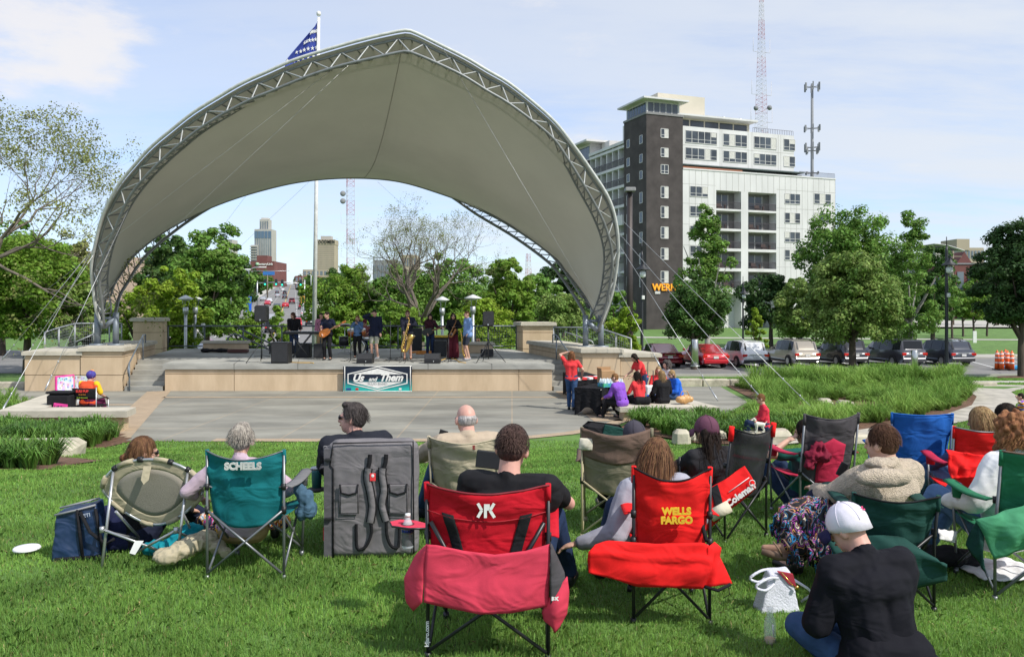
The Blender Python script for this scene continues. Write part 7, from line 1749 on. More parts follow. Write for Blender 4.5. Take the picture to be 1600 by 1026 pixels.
t=empty('cooler_bag',(X(133,6.0),6.0,gz(X(133,6),6)),R(12),'tall blue soft cooler bag with black straps beside the moon chair','cooler bag');C_ck=mat('cooler_blue',(.012,.032,.085),rough=.4,var=.12,scale=4,wr=.5)
m=MB();vs=[(-.19,-.12,0),(.15,-.12,0),(.15,.12,0),(-.19,.12,0),(-.17,-.10,.34),(.10,-.10,.40),(.10,.10,.40),(-.17,.10,.34)]
m.add(vs,[(3,2,1,0),(4,5,6,7),(0,1,5,4),(1,2,6,5),(2,3,7,6),(3,0,4,7)]);o=remesh(m,'bag_body',C_ck,t,.012,4,.012,9)
m=MB();m.tube([(-.17,-.11,.335),(-.03,-.115,.365),(.10,-.11,.395)],.008,6);m.tube([(-.17,.0,.36),(.10,.0,.42)],.008,6);m.build('zip',mat('zip_grey',(.25,.25,.26)),t)
m=MB()
for xx,dx in((-.02,.02),(.10,.03)):m.tube([(xx,-.118,.37),(xx+dx,-.13,.20),(xx+dx*2,-.128,.02)],[.011,.012,.012],4)
m.tube([(.0,-.12,.35),(.08,-.18,.22),(.18,-.16,.12),(.22,-.10,.14)],.013,5);m.build('strap',F_blk,t);m=MB();m.box((0.01,-.12,.01),(.36,.02,.05),None,.008);m.build('base_trim',F_blk,t)
text('YETI',.036,'lettering',mat('pale_print',(.35,.40,.48)),t,frame((.035,-.127,.325),(1,0,.18),(-.1,0,1)),ext=.001,bold=.001)
drape_piece('backpack','dark navy backpack slumped behind the cooler bag','backpack',[(P(172,815,6.25),(.11,.10,.13)),(P(190,830,6.2),(.10,.09,.12)),(P(163,838,6.2),(.09,.09,.10)),(P(185,850,6.15),(.11,.08,.06))],0,cloth('backpack_navy',(.010,.014,.05)),3)
drape_piece('chair_bag','khaki drawstring chair bag crumpled on the grass','bag',[(P(262,868,5.55),(.10,.09,.05)),(P(285,858,5.6),(.09,.09,.055)),(P(305,848,5.65),(.10,.08,.055)),(P(322,842,5.7),(.08,.08,.06)),(P(340,855,5.68),(.06,.06,.045)),(P(352,862,5.66),(.035,.05,.03))],0,blank_cloth('moon_khaki',(0,0,0)),5,amp=.03,sc=13)
drape_piece('towel','teal cloth heaped under the moon chair','cloth',[(P(262,856,5.95),(.10,.09,.06)),(P(285,845,6.0),(.10,.09,.08)),(P(300,832,6.05),(.09,.08,.07)),(P(240,855,5.95),(.08,.08,.05))],0,blank_cloth('towel_teal',(.005,.22,.27)),8,amp=.03,sc=12)
def patt(nm,cols,sc=16):
 m_=bpy.data.materials.new(nm);m_.use_nodes=True;t_=m_.node_tree;b=t_.nodes['Principled BSDF'];b.inputs['Roughness'].default_value=.85;c=t_.nodes.new('ShaderNodeTexCoord');mp_=t_.nodes.new('ShaderNodeMapping');mp_.inputs['Scale'].default_value=(1,1,.6);nz_=t_.nodes.new('ShaderNodeTexNoise');nz_.inputs['Scale'].default_value=sc;nz_.inputs['Detail'].default_value=1;nz_.inputs['Distortion'].default_value=1.5
 t_.links.new(c.outputs['Object'],mp_.inputs[0]);t_.links.new(mp_.outputs[0],nz_.inputs['Vector']);r_=t_.nodes.new('ShaderNodeValToRGB');r_.color_ramp.interpolation='CONSTANT';e=r_.color_ramp.elements
 e[0].position=0;e[0].color=(*cols[0],1);e[1].position=.36;e[1].color=(*cols[1],1)
 for i,cc in enumerate(cols[2:]):x_=e.new(.36+.28*(i+1)/(len(cols)-1));x_.color=(*cc,1)
 t_.links.new(nz_.outputs['Fac'],r_.inputs[0]);t_.links.new(r_.outputs[0],b.inputs['Base Color']);return m_
drape_piece('blanket','colourful patterned blanket between the moon chair and the teal chair','blanket',[(P(330,812,6.4),(.12,.1,.06)),(P(352,808,6.5),(.12,.1,.06)),(P(375,815,6.45),(.12,.1,.05)),(P(405,820,6.45),(.12,.1,.05)),(P(435,815,6.45),(.1,.1,.06)),(P(340,830,6.2),(.1,.08,.05))],0,patt('blanket_print',[(.02,.02,.06),(.6,.05,.25),(.05,.3,.45),(.7,.65,.6),(.5,.08,.02),(.7,.4,.03),(.02,.02,.06)]),9,amp=.02,sc=10)
c2=chair('teal folding chair with grey letters across its back',404,5.72,0,.51,.86,fab=F_teal,tube=M_gun,sag=.10,band=M_gun,armm=F_gry,tilt=.02)
text('SCHEELS',.062,'lettering',mat('print_grey',(.55,.55,.52)),c2['back'],frame((.02,-.26-.135,.775),(1,0,.01),(0,-.05,1)),ext=.004,bold=.0035,sx=1.0)
sit('woman with short silver blond hair and hoop earrings in the teal chair',381,5.92,R(4),655,s=.93,hair='swept',hm=H_GR,top=cloth('cloth_lilac',(.50,.38,.45)),bottom=C_khaki,head=(4,4,0),female=True,strand=1100,hand={'L':(-.36,.10,.66),'R':(.26,.2,.66)},elbow={'L':(-1,-.6,-.6),'R':(1,-.4,-.4)})
t=drape_piece('denim_jacket','faded denim jacket hung over the right arm of the teal chair','jacket',[(P(478,778,5.75),(.055,.07,.07)),(P(484,795,5.75),(.05,.06,.07)),(P(471,800,5.75),(.05,.06,.06)),(P(468,765,5.75),(.04,.05,.05))],0,blank_cloth('denim_faded',(.06,.12,.18)),4,amp=.02,sc=14)
def case():
 Y=6.0;x=X(581,Y);g0=gz(x,Y);t=empty('carry_case',(x,Y,g0),R(2.5),'large grey padded folding wagon case with black straps standing on the grass','case');M_cg=blank_cloth('case_grey',(.165,.155,.16));M_cd=cloth('case_grey_dark',(.10,.097,.105))
 w_,h_,d_=.655,.86,.16
 m=MB();m.box((.015,0,h_/2),(w_,d_,h_),None,.045);o=remesh(m,'case_body',M_cg,t,.014,3,.008,7)
 m=MB();fy=-d_/2-.006
 def line(pts,r_=.006):m.tube([V((p[0],fy,p[1]))for p in pts],r_,5)
 x0,x1=-w_/2+.06,w_/2+.0;line([(x0,.02),(x0,.66),(x0-.02,.68),(x0,h_-.02),(x1-.02,h_-.01),(x1-.015,.04)]);m.build('piping',F_blk,t)
 m=MB();m.bx(-w_/2-.005,-w_/2+.055,-d_/2-.004,d_/2,.02,h_-.06);m.build('side_gusset',M_cd,t)
 for sx,xx in((-1,-.15),(1,.20)):
  m=MB();m.box((xx,fy-.008,.44),(.13,.018,.21),None,.008);pk=m.build('pocket',M_cg,t)
  m=MB();m.tube([V((xx-.065,fy-.02,.55)),V((xx-.055,fy-.024,.49)),V((xx,fy-.026,.475)),V((xx+.055,fy-.024,.49)),V((xx+.065,fy-.02,.55))],.007,5);m.build('flap_edge',F_blk,pk)
  m=MB();m.tube([V((xx-.065,fy-.019,.335)),V((xx+.065,fy-.019,.335))],.003,4);m.tube([V((xx-.066,fy-.018,.335)),V((xx-.066,fy-.018,.54))],.003,4);m.tube([V((xx+.066,fy-.018,.335)),V((xx+.066,fy-.018,.54))],.003,4);m.build('pocket_seam',M_cd,pk)
 def flat(pts,w0,mm,nm,par=t,thick=.008):
  q=MB();pts=[V((a,0,b))for a,b in pts];L2,R2=[],[]
  for i,p in enumerate(pts):
   d=(pts[min(i+1,len(pts)-1)]-pts[max(i-1,0)]).normalized();n_=V((-d.z,0,d.x))*w0/2
   L2.append(p+n_+V((0,fy-.014,0)));R2.append(p-n_+V((0,fy-.014,0)))
  k=len(pts);vs=L2+R2+[v+V((0,thick,0))for v in L2+R2];fs=[]
  for i in range(k-1):fs+=[(i,i+1,k+i+1,k+i),(2*k+i,3*k+i,3*k+i+1,2*k+i+1),(i,2*k+i,2*k+i+1,i+1),(k+i,k+i+1,3*k+i+1,3*k+i)]
  q.add(vs,fs,True);return q.build(nm,mm,par)
 a1=catmull([(-.0,.72,0),(-.02,.60,0),(.0,.50,0),(.015,.38,0),(.0,.27,0)],14);a2=catmull([(.10,.72,0),(.085,.62,0),(.10,.50,0),(.085,.40,0),(.115,.28,0)],14)
 for a in(a1,a2):
  ml=[(p.x,p.y)for p in a[2:]];e=flat(ml,.062,F_blk,'strap_edge',thick=.010);flat([(p[0],p[1])for p in ml],.045,M_cg,'shoulder_strap',t,thick=-.004)
 flat([(-.0,.76),(-.005,.70),(-.02,.64)],.03,F_blk,'webbing');flat([(.115,.76),(.11,.70),(.09,.64)],.03,F_blk,'webbing')
 flat([(p.x,p.y)for p in catmull([(.0,.28,0),(.01,.20,0),(-.03,.10,0),(-.09,.08,0),(-.10,.20,0),(-.10,.26,0)],16)],.022,F_blk,'webbing')
 flat([(p.x,p.y)for p in catmull([(.115,.28,0),(.12,.18,0),(.15,.10,0),(.20,.09,0),(.21,.20,0),(.21,.25,0)],16)],.022,F_blk,'webbing')
 m=MB();m.box((.02,fy-.022,.60),(.042,.004,.055),None,.001);lb=m.build('red_label',C_red,t);m=MB();m.ell((.02,fy-.025,.61),(.011,.002,.012));m.build('emblem',M_white,lb)
 m=MB();m.box((-w_/2-.012,-.03,.18),(.008,.05,.09));m.build('red_label',C_red,t)
 m=MB();m.box((-.30,fy-.012,.725),(.05,.02,.022),None,.004);m.box((-.30,fy-.012,.30),(.05,.02,.022),None,.004);m.build('buckle',M_black,t)
case()
C_peach=cloth('cloth_peach',(.75,.32,.10))
sit('man with wavy dark hair and wraparound sunglasses behind the grey case',557,6.6,R(20),626,s=1.0,hair='swept',hm=H_DG,top=cloth('vest_black',(.014,.016,.024)),topx=.02,bottom=C_jean,head=(66,-4,6),shades=True,strand=1300,skin=SKIN_P,hand={'L':(-.12,.34,.62),'R':(.2,.3,.62)},lean=(-4,-2),build=1.1)
r=_=None
q=P(535,682,6.6);tag(drape_piece('sleeve',None,None,[(q,(.05,.07,.06)),(q+V((.0,0,-.07)),(.05,.06,.07))],0,C_peach,2,amp=.006),'peach shirt shoulder showing under the black vest','shirt')if False else None
chair('grey camp chair mostly hidden behind the grey case, tumbler in its armrest',572,6.55,R(10),.60,.80,fab=F_gry,tube=M_gun,armm=F_dkg)
m=MB();c=V((X(497,6.7),6.65,Z(768,6.65)));m.lathe(c,[(.035,0),(.042,.16),(.047,.19)],14);t=m.build('tumbler',mat('tumbler_teal',(.03,.15,.17),rough=.4));tag(t,'teal steel tumbler in the armrest left of the grey case','tumbler');m=MB();m.lathe(c,[(.048,.185),(.048,.20),(.03,.205)],14);m.build('tumbler_lid',M_sil_t,t)
m=MB();m.ell((X(495,6.65),6.65,Z(764,6.65)),(.085,.07,.018));tag(m.build('cup_tray',F_dkg),'charcoal padded armrest end under the teal tumbler','armrest tray')
c4=chair('tan folding chair with a small red word on its back',738,6.75,R(-8),.56,.84,fab=F_tan,tube=mat('tan_tube2',(.30,.27,.2)),sag=.08,band=F_tan)
text('ECLIPSE',.042,'lettering',mat('print_maroon',(.30,.03,.03)),c4['back'],frame((.03,-.26-.155,.77),(1,0,0),(0,0,1)),ext=.002,bold=.0015)
sit('bald man in a beige sweater holding a phone in the tan chair',728,6.95,R(12),624,s=1.04,hair='balding',hm=hairm('hair_white_grey',(.30,.28,.26),(.55,.52,.50)),top=cloth('sweater_beige',(.42,.34,.25)),topx=.02,bottom=C_jean,head=(12,8,0),shades=True,strand=500,skin=SKIN_P,build=1.12,hand={'L':(-.16,.30,.86),'R':(.16,.34,.70)},foot={'L':(-.32,.36,.09),'R':(.12,.5,.09)},shoe=mat('shoe_navy',(.015,.02,.04)))
m=MB();m.box(P(693,676,7.25),(.075,.01,.05),Matrix.Rotation(.3,3,'Y'),.003);tag(m.build('phone',M_black),'black phone in the hand of the bald man','phone')
Y5=4.35
c5=chair('red and black folding chair with white monogram on its back',769,Y5,R(-3),.60,.885,fab=F_redc,tube=M_blk_t,sag=.07,band=mat('piping_dark_red',(.20,.01,.02)),tilt=.06,back_bot=.42,arms=(0,1))
bk=c5['bk']
for sgn in(-1,1):
 m=MB();m.grid(lambda u,v:bk((.5+sgn*lerp(.27,.37,u))-sgn*(1-v)*.13,lerp(.12,.72+.02*1,v))+V((0,-.009,0)),5,12);m.build('black_panel',F_blk,c5['back'],solid=.003)
 m=MB();m.tube([bk(.5+sgn*.475,.60)+V((0,-.02,0)),bk(.5+sgn*.16,.02)+V((0,-.03,-.02))],.011,8);m.build('back_strut',M_blk_t,c5['t'])
m=MB();m.tube([bk(i/20,.71)+V((0,-.008,0))for i in range(21)],.003,4);m.build('seam',mat('thread_red',(.35,.01,.02)),c5['back'])
m=MB();mw_=M_white
cx_,cz_=bk(.5,.86),0
def stroke(a,b_,w0=.014):
 A2,B2=V(a),V(b_);d=(B2-A2).normalized();n_=V((-d.z,0,d.x))*w0/2;m.prism([A2+n_,B2+n_,B2-n_,A2-n_],(0,-.003,0))
b0=bk(.5,.84)+V((0.005,-.014,0))
for s_,e_ in(((-.045,.034),(-.026,.0)),((-.026,.0),(-.045,-.034)),((-.008,.03),(-.008,-.036)),((.014,.0),(.034,.034)),((.014,0),(.036,-.034)),((.006,.03),(.006,-.0))):stroke(b0+V((s_[0],0,s_[1])),b0+V((e_[0],0,e_[1])))
m.build('monogram',M_white,c5['back'])
text('kijaro.com',.030,'leg_lettering',M_white,c5['t'],frame((-.302,-.293,.13),(0,0,1),(-1,0,0)),ext=.001,bold=.001)
sit('man with short dark hair in a black t-shirt in the red monogram chair',803,4.72,R(-16),655,s=1.04,hair='crew',hm=hairm('hair_cropped',(.035,.022,.018),(.10,.06,.05)),top=C_black,sleeve='short',bottom=C_jeand,head=(-2,6,4),face=True,strand=2600,skin=SKIN_P,build=1.15,hand={'L':(-.12,.36,.82),'R':(.18,.36,.76)},foot={'L':(-.28,.42,.09),'R':(.2,.5,.09)})
m=MB();m.box(P(765,718,5.15),(.17,.012,.11),Matrix.Rotation(.12,3,'Y'),.006);tag(m.build('tablet',M_dkmetal),'dark tablet held up by the man in the black t-shirt','tablet')
t=empty('arm_table',(X(637,4.55),4.55,Z(822,4.55)),R(-20),'small red fabric side tray with cup ring on the red monogram chair','tray')
m=MB();pl=[(-.12,.02),(-.09,.08),(0,.09),(.10,.05),(.13,-.02),(.04,-.06),(-.07,-.05)];m.prism([(a,b_,0)for a,b_ in pl],(0,0,.012));m.build('tray_cloth',F_rose,t)
m=MB();m.tube([(a,b_,.006)for a,b_ in pl+[pl[0]]],.006,6);m.build('tray_rim',M_blk_t,t);m=MB();m.lathe((0,.0,-.10),[(.036,0),(.034,.10),(.038,.115)],14);m.build('cup_net',mat('net_black',(.02,.02,.02),alpha=.5),t)
c=V((X(637,4.55),4.55,Z(856,4.55)));t=empty('water_bottle',c,0,'clear plastic water bottle with blue label in the red side tray','bottle');M_pet=mat('pet_plastic',(.80,.85,.88),rough=.12,alpha=.45)
m=MB();m.lathe((0,0,0),[(.028,0),(.032,.01),(.031,.04),(.033,.05),(.031,.09),(.033,.12),(.020,.155),(.013,.165),(.013,.18)],16);m.build('bottle',M_pet,t);m=MB();m.lathe((0,0,0),[(.0335,.085),(.0335,.125)],16);lb=m.build('label',M_white,t);m=MB();m.lathe((0,0,0),[(.034,.092),(.034,.108)],16);m.build('blue_band',mat('label_blue',(.03,.08,.5)),lb);m=MB();m.lathe((0,0,0),[(.015,.175),(.015,.193)],12);m.build('cap',M_white,t)
Yb=Y5-.38
B0=P(760,950,Yb)
def bagf(u,v):
 top_=interp(u,[0,.08,.3,.55,.8,1],[850,851,860,866,860,849]);bot=interp(u,[0,.1,.45,.7,1],[940,945,959,957,946])
 px=lerp(interp(v,[0,.5,1],[667,663,662]),interp(v,[0,1],[860,857]),u)
 return P(px,lerp(top_,bot,v),Yb-.03*math.sin(math.pi*u)+.020*nz3((u*2,v,0),2.0,4)*(.3+v)+.006*math.sin(u*16+v*5)*v+.02*(v-.5)**2)-B0
t=empty('chair_bag',B0,0,'long rose red chair bag slung across the legs of the red monogram chair','bag');cloth_sheet('bag_cloth',None,None,bagf,40,18,F_rose,.006,t)
def lobe(u,v):
 px=lerp(interp(v,[0,.15,.5,.85,1],[667,650,632,634,646]),interp(v,[0,.5,1],[667,663,660]),u);return P(px,lerp(850,interp(u,[0,1],[954,940]),v),Yb+.005+.10*(1-u)**2)-B0
cloth_sheet('bag_end',None,None,lobe,10,16,F_rose,.006,t)
cloth_sheet('grey_end',None,None,lambda u,v:P(lerp(860,interp(v,[0,.5,1],[861,881,887]),u),lerp(849,interp(u,[0,1],[944,937]),v),Yb-.006+.05*u*u-.01*math.sin(math.pi*v))-B0,8,14,F_dkg,.008,t)
cloth_sheet('bag_tail',None,None,lambda u,v:P(lerp(interp(v,[0,.4,.8,1],[852,847,850,862]),interp(v,[0,.3,.7,1],[886,889,886,872]),u),lerp(interp(u,[0,1],[942,900]),interp(u,[0,.5,1],[976,988,982]),v),Yb+.03-.05*math.sin(math.pi*u)*math.sin(math.pi*(.15+.8*v)))-B0,12,14,F_rose,.006,t)
text('KX',.022,'bag_monogram',M_white,t,frame(P(867,935,Yb-.07)-P(760,950,Yb),(1,0,0),(0,0,1)),ext=.001,bold=.002)
c6=chair('brown and khaki folding chair with a cream cloth on its left post',962,6.85,R(-6),.55,.90,fab=F_olv,tube=M_tan_t,sag=.10,band=F_brn,armm=F_brn)
bk6=c6['bk'];m=MB();m.grid(lambda u,v:bk6(u,lerp(.52+.05*abs(u-.5),1,v))+V((0,-.006,0)),24,12);m.build('brown_yoke',F_brn,c6['back'],solid=.003)
cloth_sheet('washcloth','small cream cloth hung over the left post of the brown chair','cloth',quadsheet(P(906,684,6.5),P(926,685,6.5),P(925,703,6.5),P(904,702,6.5),(0,-.02,0),.005,5),10,8,cloth('cloth_cream',(.62,.58,.47)),.012)
sit('person in a faded charcoal baseball cap in the brown chair',989,7.05,R(8),652,s=1.0,hair='short',hm=H_DK,capm=cloth('cap_charcoal',(.055,.050,.065),wr=.1),top=C_black,bottom=C_black,head=(8,10,0),strand=0,hand={'L':(-.2,.36,.62),'R':(.2,.36,.62)})
t=empty('stroller_hood',P(942,676,8.2),0,'black and dark green folded seat back in front of the capped person','folding seat');m=MB();m.box((0,0,0),(.42,.12,.20),Matrix.Rotation(.12,3,'Y'),.05);m.build('seat_back',F_blk,t);m=MB();m.box((.10,-.065,.0),(.22,.02,.15),Matrix.Rotation(.22,3,'Y'),.008);m.build('green_panel',F_grn,t);m=MB();m.tube([(-.2,.05,-.1),(-.2,.1,-1.0)],.012,6);m.tube([(.2,.05,-.1),(.2,.1,-1.0)],.012,6);m.build('frame',M_blk_t,t)
Y7=4.85
c7=chair('bright red folding chair with yellow lettering on its back',1040,Y7,R(-4),.42,.885,fab=F_redb,tube=M_blk_t,sag=.12,band=F_blk,tilt=.04,back_bot=.36)
yw=mat('print_yellow',(.80,.50,.03));text('WELLS',.052,'lettering',yw,c7['back'],frame((.015,-.26-.122,.66),(1,0,.03),(0,-.05,1)),ext=.004,bold=.003);text('FARGO',.052,'lettering',yw,c7['back'],frame((.015,-.26-.125,.612),(1,0,.03),(0,-.05,1)),ext=.004,bold=.003)
sit('woman with long brown hair in a grey hoodie resting her arm on the red chair',1022,5.12,R(14),676,s=.96,hair='long',hm=H_HL,top=cloth('hoodie_grey',(.33,.33,.38)),topx=.022,bottom=C_jeand,head=(-20,12,8),female=True,strand=2600,slen=-.02,lean=(-8,-4),hand={'L':(-.54,-.05,.62),'R':(.26,.16,.58)},elbow={'L':(-.3,-.5,-1),'R':(1,-.5,-.5)},foot={'L':(-.25,.35,.09),'R':(.1,.5,.09)})
drape_piece('hood','grey hood bunched at the neck of the brown haired woman','hood',[(P(1000,752,4.98),(.08,.06,.045)),(P(1022,756,4.96),(.09,.07,.05)),(P(1050,750,4.98),(.08,.06,.045))],0,cloth('hoodie_grey',(0,0,0)),6,amp=.012)
Yb=Y7-.42
bp0=P(1030,880,Yb)
t=empty('chair_bag',bp0,0,'bright red chair bag slung across the legs of the lettered red chair','bag')
def bag7(u,v):
 lx=interp(v,[0,.3,.5,1],[930,919,918,920]);rx=interp(v,[0,.5,1],[1117,1112,1098]);px=lerp(lx,rx,u);top_=interp(u,[0,.1,.5,.9,1],[850,844,849,847,856]);bot=interp(u,[0,.2,.42,1],[895,903,915,919])
 return P(px,lerp(top_,bot,v),Yb+.05*max(0,.35-v)-.012*math.exp(-((v-.35)/.06)**2)+.022*nz3((u*2,v,0),2.2,9)*(.3+v)+.005*math.sin(u*15+v*6))-bp0
cloth_sheet('bag_cloth',None,None,bag7,34,14,F_redb,.012,t)
cloth_sheet('bag_tail',None,None,lambda u,v:P(lerp(interp(v,[0,1],[1106,1098]),interp(v,[0,.15,.35,.6,1],[1116,1127,1124,1132,1144]),u),lerp(interp(u,[0,1],[855,846]),interp(u,[0,1],[918,911]),v),Yb+.01+.07*u*u-.02*math.sin(u*7+v*5)*v)-bp0,12,14,F_redb,.006,t)
m=MB();m.tube([P(1101,916,Yb)-bp0,P(1122,922,Yb)-bp0,P(1142,912,Yb)-bp0],.009,6);m.tube([P(1138,914,Yb)-bp0,P(1140,928,Yb)-bp0,P(1130,934,Yb)-bp0],.0025,4);m.build('drawstring_hem',F_blk,t)
m=MB();m.tube([P(1092,800,Yb+.2)-bp0,P(1104,845,Yb+.05)-bp0],.012,5);m.build('strap',F_blk,t)
c8=chair('black mesh folding chair with red corner sleeves',1127,6.75,R(28),.44,.92,fab=F_redb,backm=M_meshb,tube=M_blk_t,sag=.10,band=F_blk,arms=(0,1))
for sx in(-1,1):m=MB();q=c8['P'][sx];m.tube([q+V((0,0,.012)),q-V((0,-.014,.10))],.0215,8);m.build('red_sleeve',F_redb,c8['t'])
sit('woman in a plum baseball cap and dark t-shirt with long black hair',1098,7.0,R(22),645,s=.98,hair='long',hm=H_DK,capm=cloth('cap_plum',(.12,.045,.075),wr=.1),top=cloth('tee_charcoal',(.022,.022,.026)),sleeve='short',bottom=C_black,head=(16,6,0),female=True,strand=900,slen=.12,hand={'L':(-.22,.30,.66),'R':(.2,.32,.66)},skin=SKIN_T)
Yc=6.2;bp0=P(1135,780,Yc);t=empty('chair_bag',bp0,0,'red carry bag with white lettering hanging diagonally from the black mesh chair','bag')
def bag8(u,v):
 a,b_,c_,d_=P(1098,770,Yc),P(1164,728,Yc+.08),P(1181,762,Yc+.06),P(1103,828,Yc);q=a.lerp(b_,u).lerp(d_.lerp(c_,u),v);return q+V((0,-.045*math.sin(math.pi*v)+.012*math.sin(u*9+v*4),0))-bp0
cloth_sheet('bag_cloth',None,None,bag8,24,12,F_redb,.01,t);cloth_sheet('mesh_pocket',None,None,lambda u,v:bag8(lerp(.18,.34,u),lerp(.0,.95,v))+V((0,-.012,0)),6,10,F_blk,.003,t)
tx=(bag8(.95,.6)-bag8(.45,.6));text('Coleman',.072,'bag_lettering',M_white,t,frame(bag8(.70,.72)+V((0,-.024,0)),tx,V((0,0,1))),ext=.003,bold=.003)
m=MB();m.tube([bag8(.5,.36)+V((0,-.02,0)),bag8(.95,.36)+V((0,-.02,0))],.003,4);q=bag8(.955,.60)+V((0,-.02,0))
m.tube([q+V((math.cos(a)*.022,0,math.sin(a)*.022))for a in[i*.524 for i in range(13)]],.003,4);m.build('white_rule',M_white,t)
m=MB();m.lathe((0,0,0),[(.045,0),(.045,.16)],14,rot=Matrix.Rotation(R(62),3,'Y'));o=m.build('rolled_paper',cloth('paper_cream',(.60,.55,.42)));o.location=P(1110,806,Yc-.12);tag(o,'cream rolled magazine tucked against the red carry bag','magazine')
c9=chair('grey and raspberry folding chair with a crumpled red jacket on it',1265,7.35,R(10),.50,.97,fab=F_pink,backm=F_dkg,tube=M_gun,sag=.08,armm=F_pink,band=F_dkg)
bk9=c9['bk'];m=MB();m.grid(lambda u,v:bk9(lerp(.25,.75,u),lerp(.02,.72-.25*abs(u-.5),v))+V((0,-.008,0)),10,12);m.build('raspberry_panel',F_pink,c9['back'],solid=.003)
sit('woman with dark ponytail resting her hand against her head in the grey chair',1250,7.65,R(38),650,s=.95,hair='pony',hm=H_DK,top=cloth('cloth_dark_green',(.01,.10,.08)),sleeve='short',bottom=C_jeand,head=(6,4,0),female=True,strand=800,hand={'L':(-.17,.04,1.05),'R':(.2,.3,.7)},elbow={'L':(-1,.1,-.6),'R':(1,-.3,-.4)},foot={'L':(-.16,.62,.09),'R':(.06,.58,.09)})
drape_piece('jacket','crumpled dark red jacket stuffed over the grey and raspberry chair back','jacket',[(P(1272,708,6.95),(.08,.04,.06)),(P(1286,712,6.95),(.07,.04,.06)),(P(1266,724,6.95),(.05,.04,.05)),(P(1280,697,6.95),(.06,.04,.04))],0,blank_cloth('jacket_wine',(.20,.012,.035)),3,amp=.035,sc=15)
Y10=5.1
c10=chair('dark green folding chair occupied by the cream hoodie wearer',1374,Y10,R(-10),.46,.70,fab=F_grn,tube=M_blk_t,sag=.06,band=F_blk)
M_flc=mat('cream_fleece',(.60,.50,.38),rough=.98,var=.12,scale=40,bump=1.0,bscale=150)
HOOD=sit('person with short brown hair and drop earrings in a cream fleece hoodie holding a phone',1366,5.35,R(26),655,s=1.0,hair='crew',hm=H_BR,top=M_flc,topx=.03,bottom=C_navy,head=(14,4,0),strand=2600,skin=SKIN,hand={'L':(-.16,.34,.78),'R':(.05,.40,.76)},elbow={'L':(-1,-.3,-.8),'R':(1,-.3,-.6)},foot={'L':(-.35,.35,.09),'R':(-.1,.55,.09)},wrinkle=.01)['root']
drape_piece('hood','cream fleece hood lying on the shoulders of the short haired person','hood',[(P(1380,746,4.98),(.19,.07,.062)),(P(1376,724,5.12),(.11,.08,.04))],0,M_flc,11,amp=.016,sc=9)
m=MB();m.box(P(1316,733,5.5),(.095,.010,.055),Matrix.Rotation(-1.1,3,'Y'),.004);o=m.build('phone',M_black);tag(o,'phone held by the cream hoodie wearer','phone')
m=MB()
g=np.random.default_rng(4);base=[(P(1262,800,5.35),(.14,.14,.10)),(P(1240,815,5.3),(.12,.13,.12)),(P(1275,830,5.25),(.15,.14,.14)),(P(1245,845,5.2),(.10,.12,.10)),(P(1295,855,5.15),(.10,.12,.12)),(P(1290,800,5.3),(.12,.12,.10))]
PB=patt('bird_print',[(.010,.009,.012),(.010,.009,.012),(.60,.28,.10),(.010,.009,.012),(.010,.009,.012),(.45,.06,.38),(.010,.009,.012),(.60,.52,.40),(.010,.009,.012),(.03,.25,.5),(.010,.009,.012),(.010,.009,.012)],11)
ft=drape_piece('knit_blanket','black tasselled blanket with bright bird print over the knees of the hoodie wearer','blanket',base,0,PB,5,amp=.03,sc=11)
m=MB()
for i in range(230):
 c_,r_=base[g.integers(0,6)];d=V(g.normal(0,1,3)).normalized();d.y=-abs(d.y)if g.random()<.8 else d.y
 p0=c_+V((d.x*r_[0],d.y*r_[1],d.z*r_[2]));p1=p0+V((d.x*.03,d.y*.03,-.02));p2=p1+V((g.normal(0,.01),-.005,-.045));m.tube([p0,p1,p2],[.013,.012,.007],5)
m.build('tassels',patt('tassel_print',[(.010,.010,.012),(.010,.010,.012),(.010,.010,.012),(.03,.30,.55),(.010,.010,.012),(.010,.010,.012),(.50,.10,.45),(.010,.010,.012),(.62,.48,.32),(.010,.010,.012)],17),ft)
m=MB();cap(m,P(1245,858,5.2),P(1222,856,5.2),.045,.04);cap(m,P(1222,858,5.2),P(1195,856,5.25),.038,.026);mi_=wm(HOOD).inverted();m.v=[tuple(mi_@V(v))for v in m.v];o=remesh(m,'bare_foot',SKIN_T,HOOD,.010,2)
m=MB();m.tube([P(1190,861,5.22),P(1215,868,5.18),P(1248,870,5.18)],[.018,.03,.03],8);m.tube([P(1208,846,5.15),P(1216,856,5.1),P(1222,868,5.15)],.006,5);m.tube([P(1224,842,5.15),P(1234,856,5.1),P(1236,868,5.15)],.006,5);m.v=[tuple(mi_@V(v))for v in m.v];m.build('sandal',mat('sandal_tan',(.22,.14,.09)),o)
Yg=4.75;bp0=P(1400,880,Yg);t=empty('chair_bag',bp0,0,'dark green chair bag spread behind the seated man in the black coat','bag')
def bag10(u,v):
 lx=interp(v,[0,1],[1290,1320]);rx=interp(v,[0,.5,1],[1440,1480,1478]);px=lerp(lx,rx,u);top_=interp(u,[0,.5,.8,1],[838,836,840,862]);bot=interp(u,[0,.5,1],[905,925,905]);return P(px,lerp(top_,bot,v),Yg-.08*math.sin(math.pi*v)+.03*nz3((u*2,v,0),2.2,13)+.012*math.sin(u*8-v*9))-bp0
cloth_sheet('bag_cloth',None,None,bag10,30,14,F_grn,.02,t)
m=MB();m.box((X(1415,5.5),5.5,gz(3,5.5)+.22),(.16,.12,.3),None,.02);tag(m.build('white_bag',C_white),'white shopping bag standing behind the dark green chair legs','bag')
Ym=3.85;gx=X(1378,Ym)
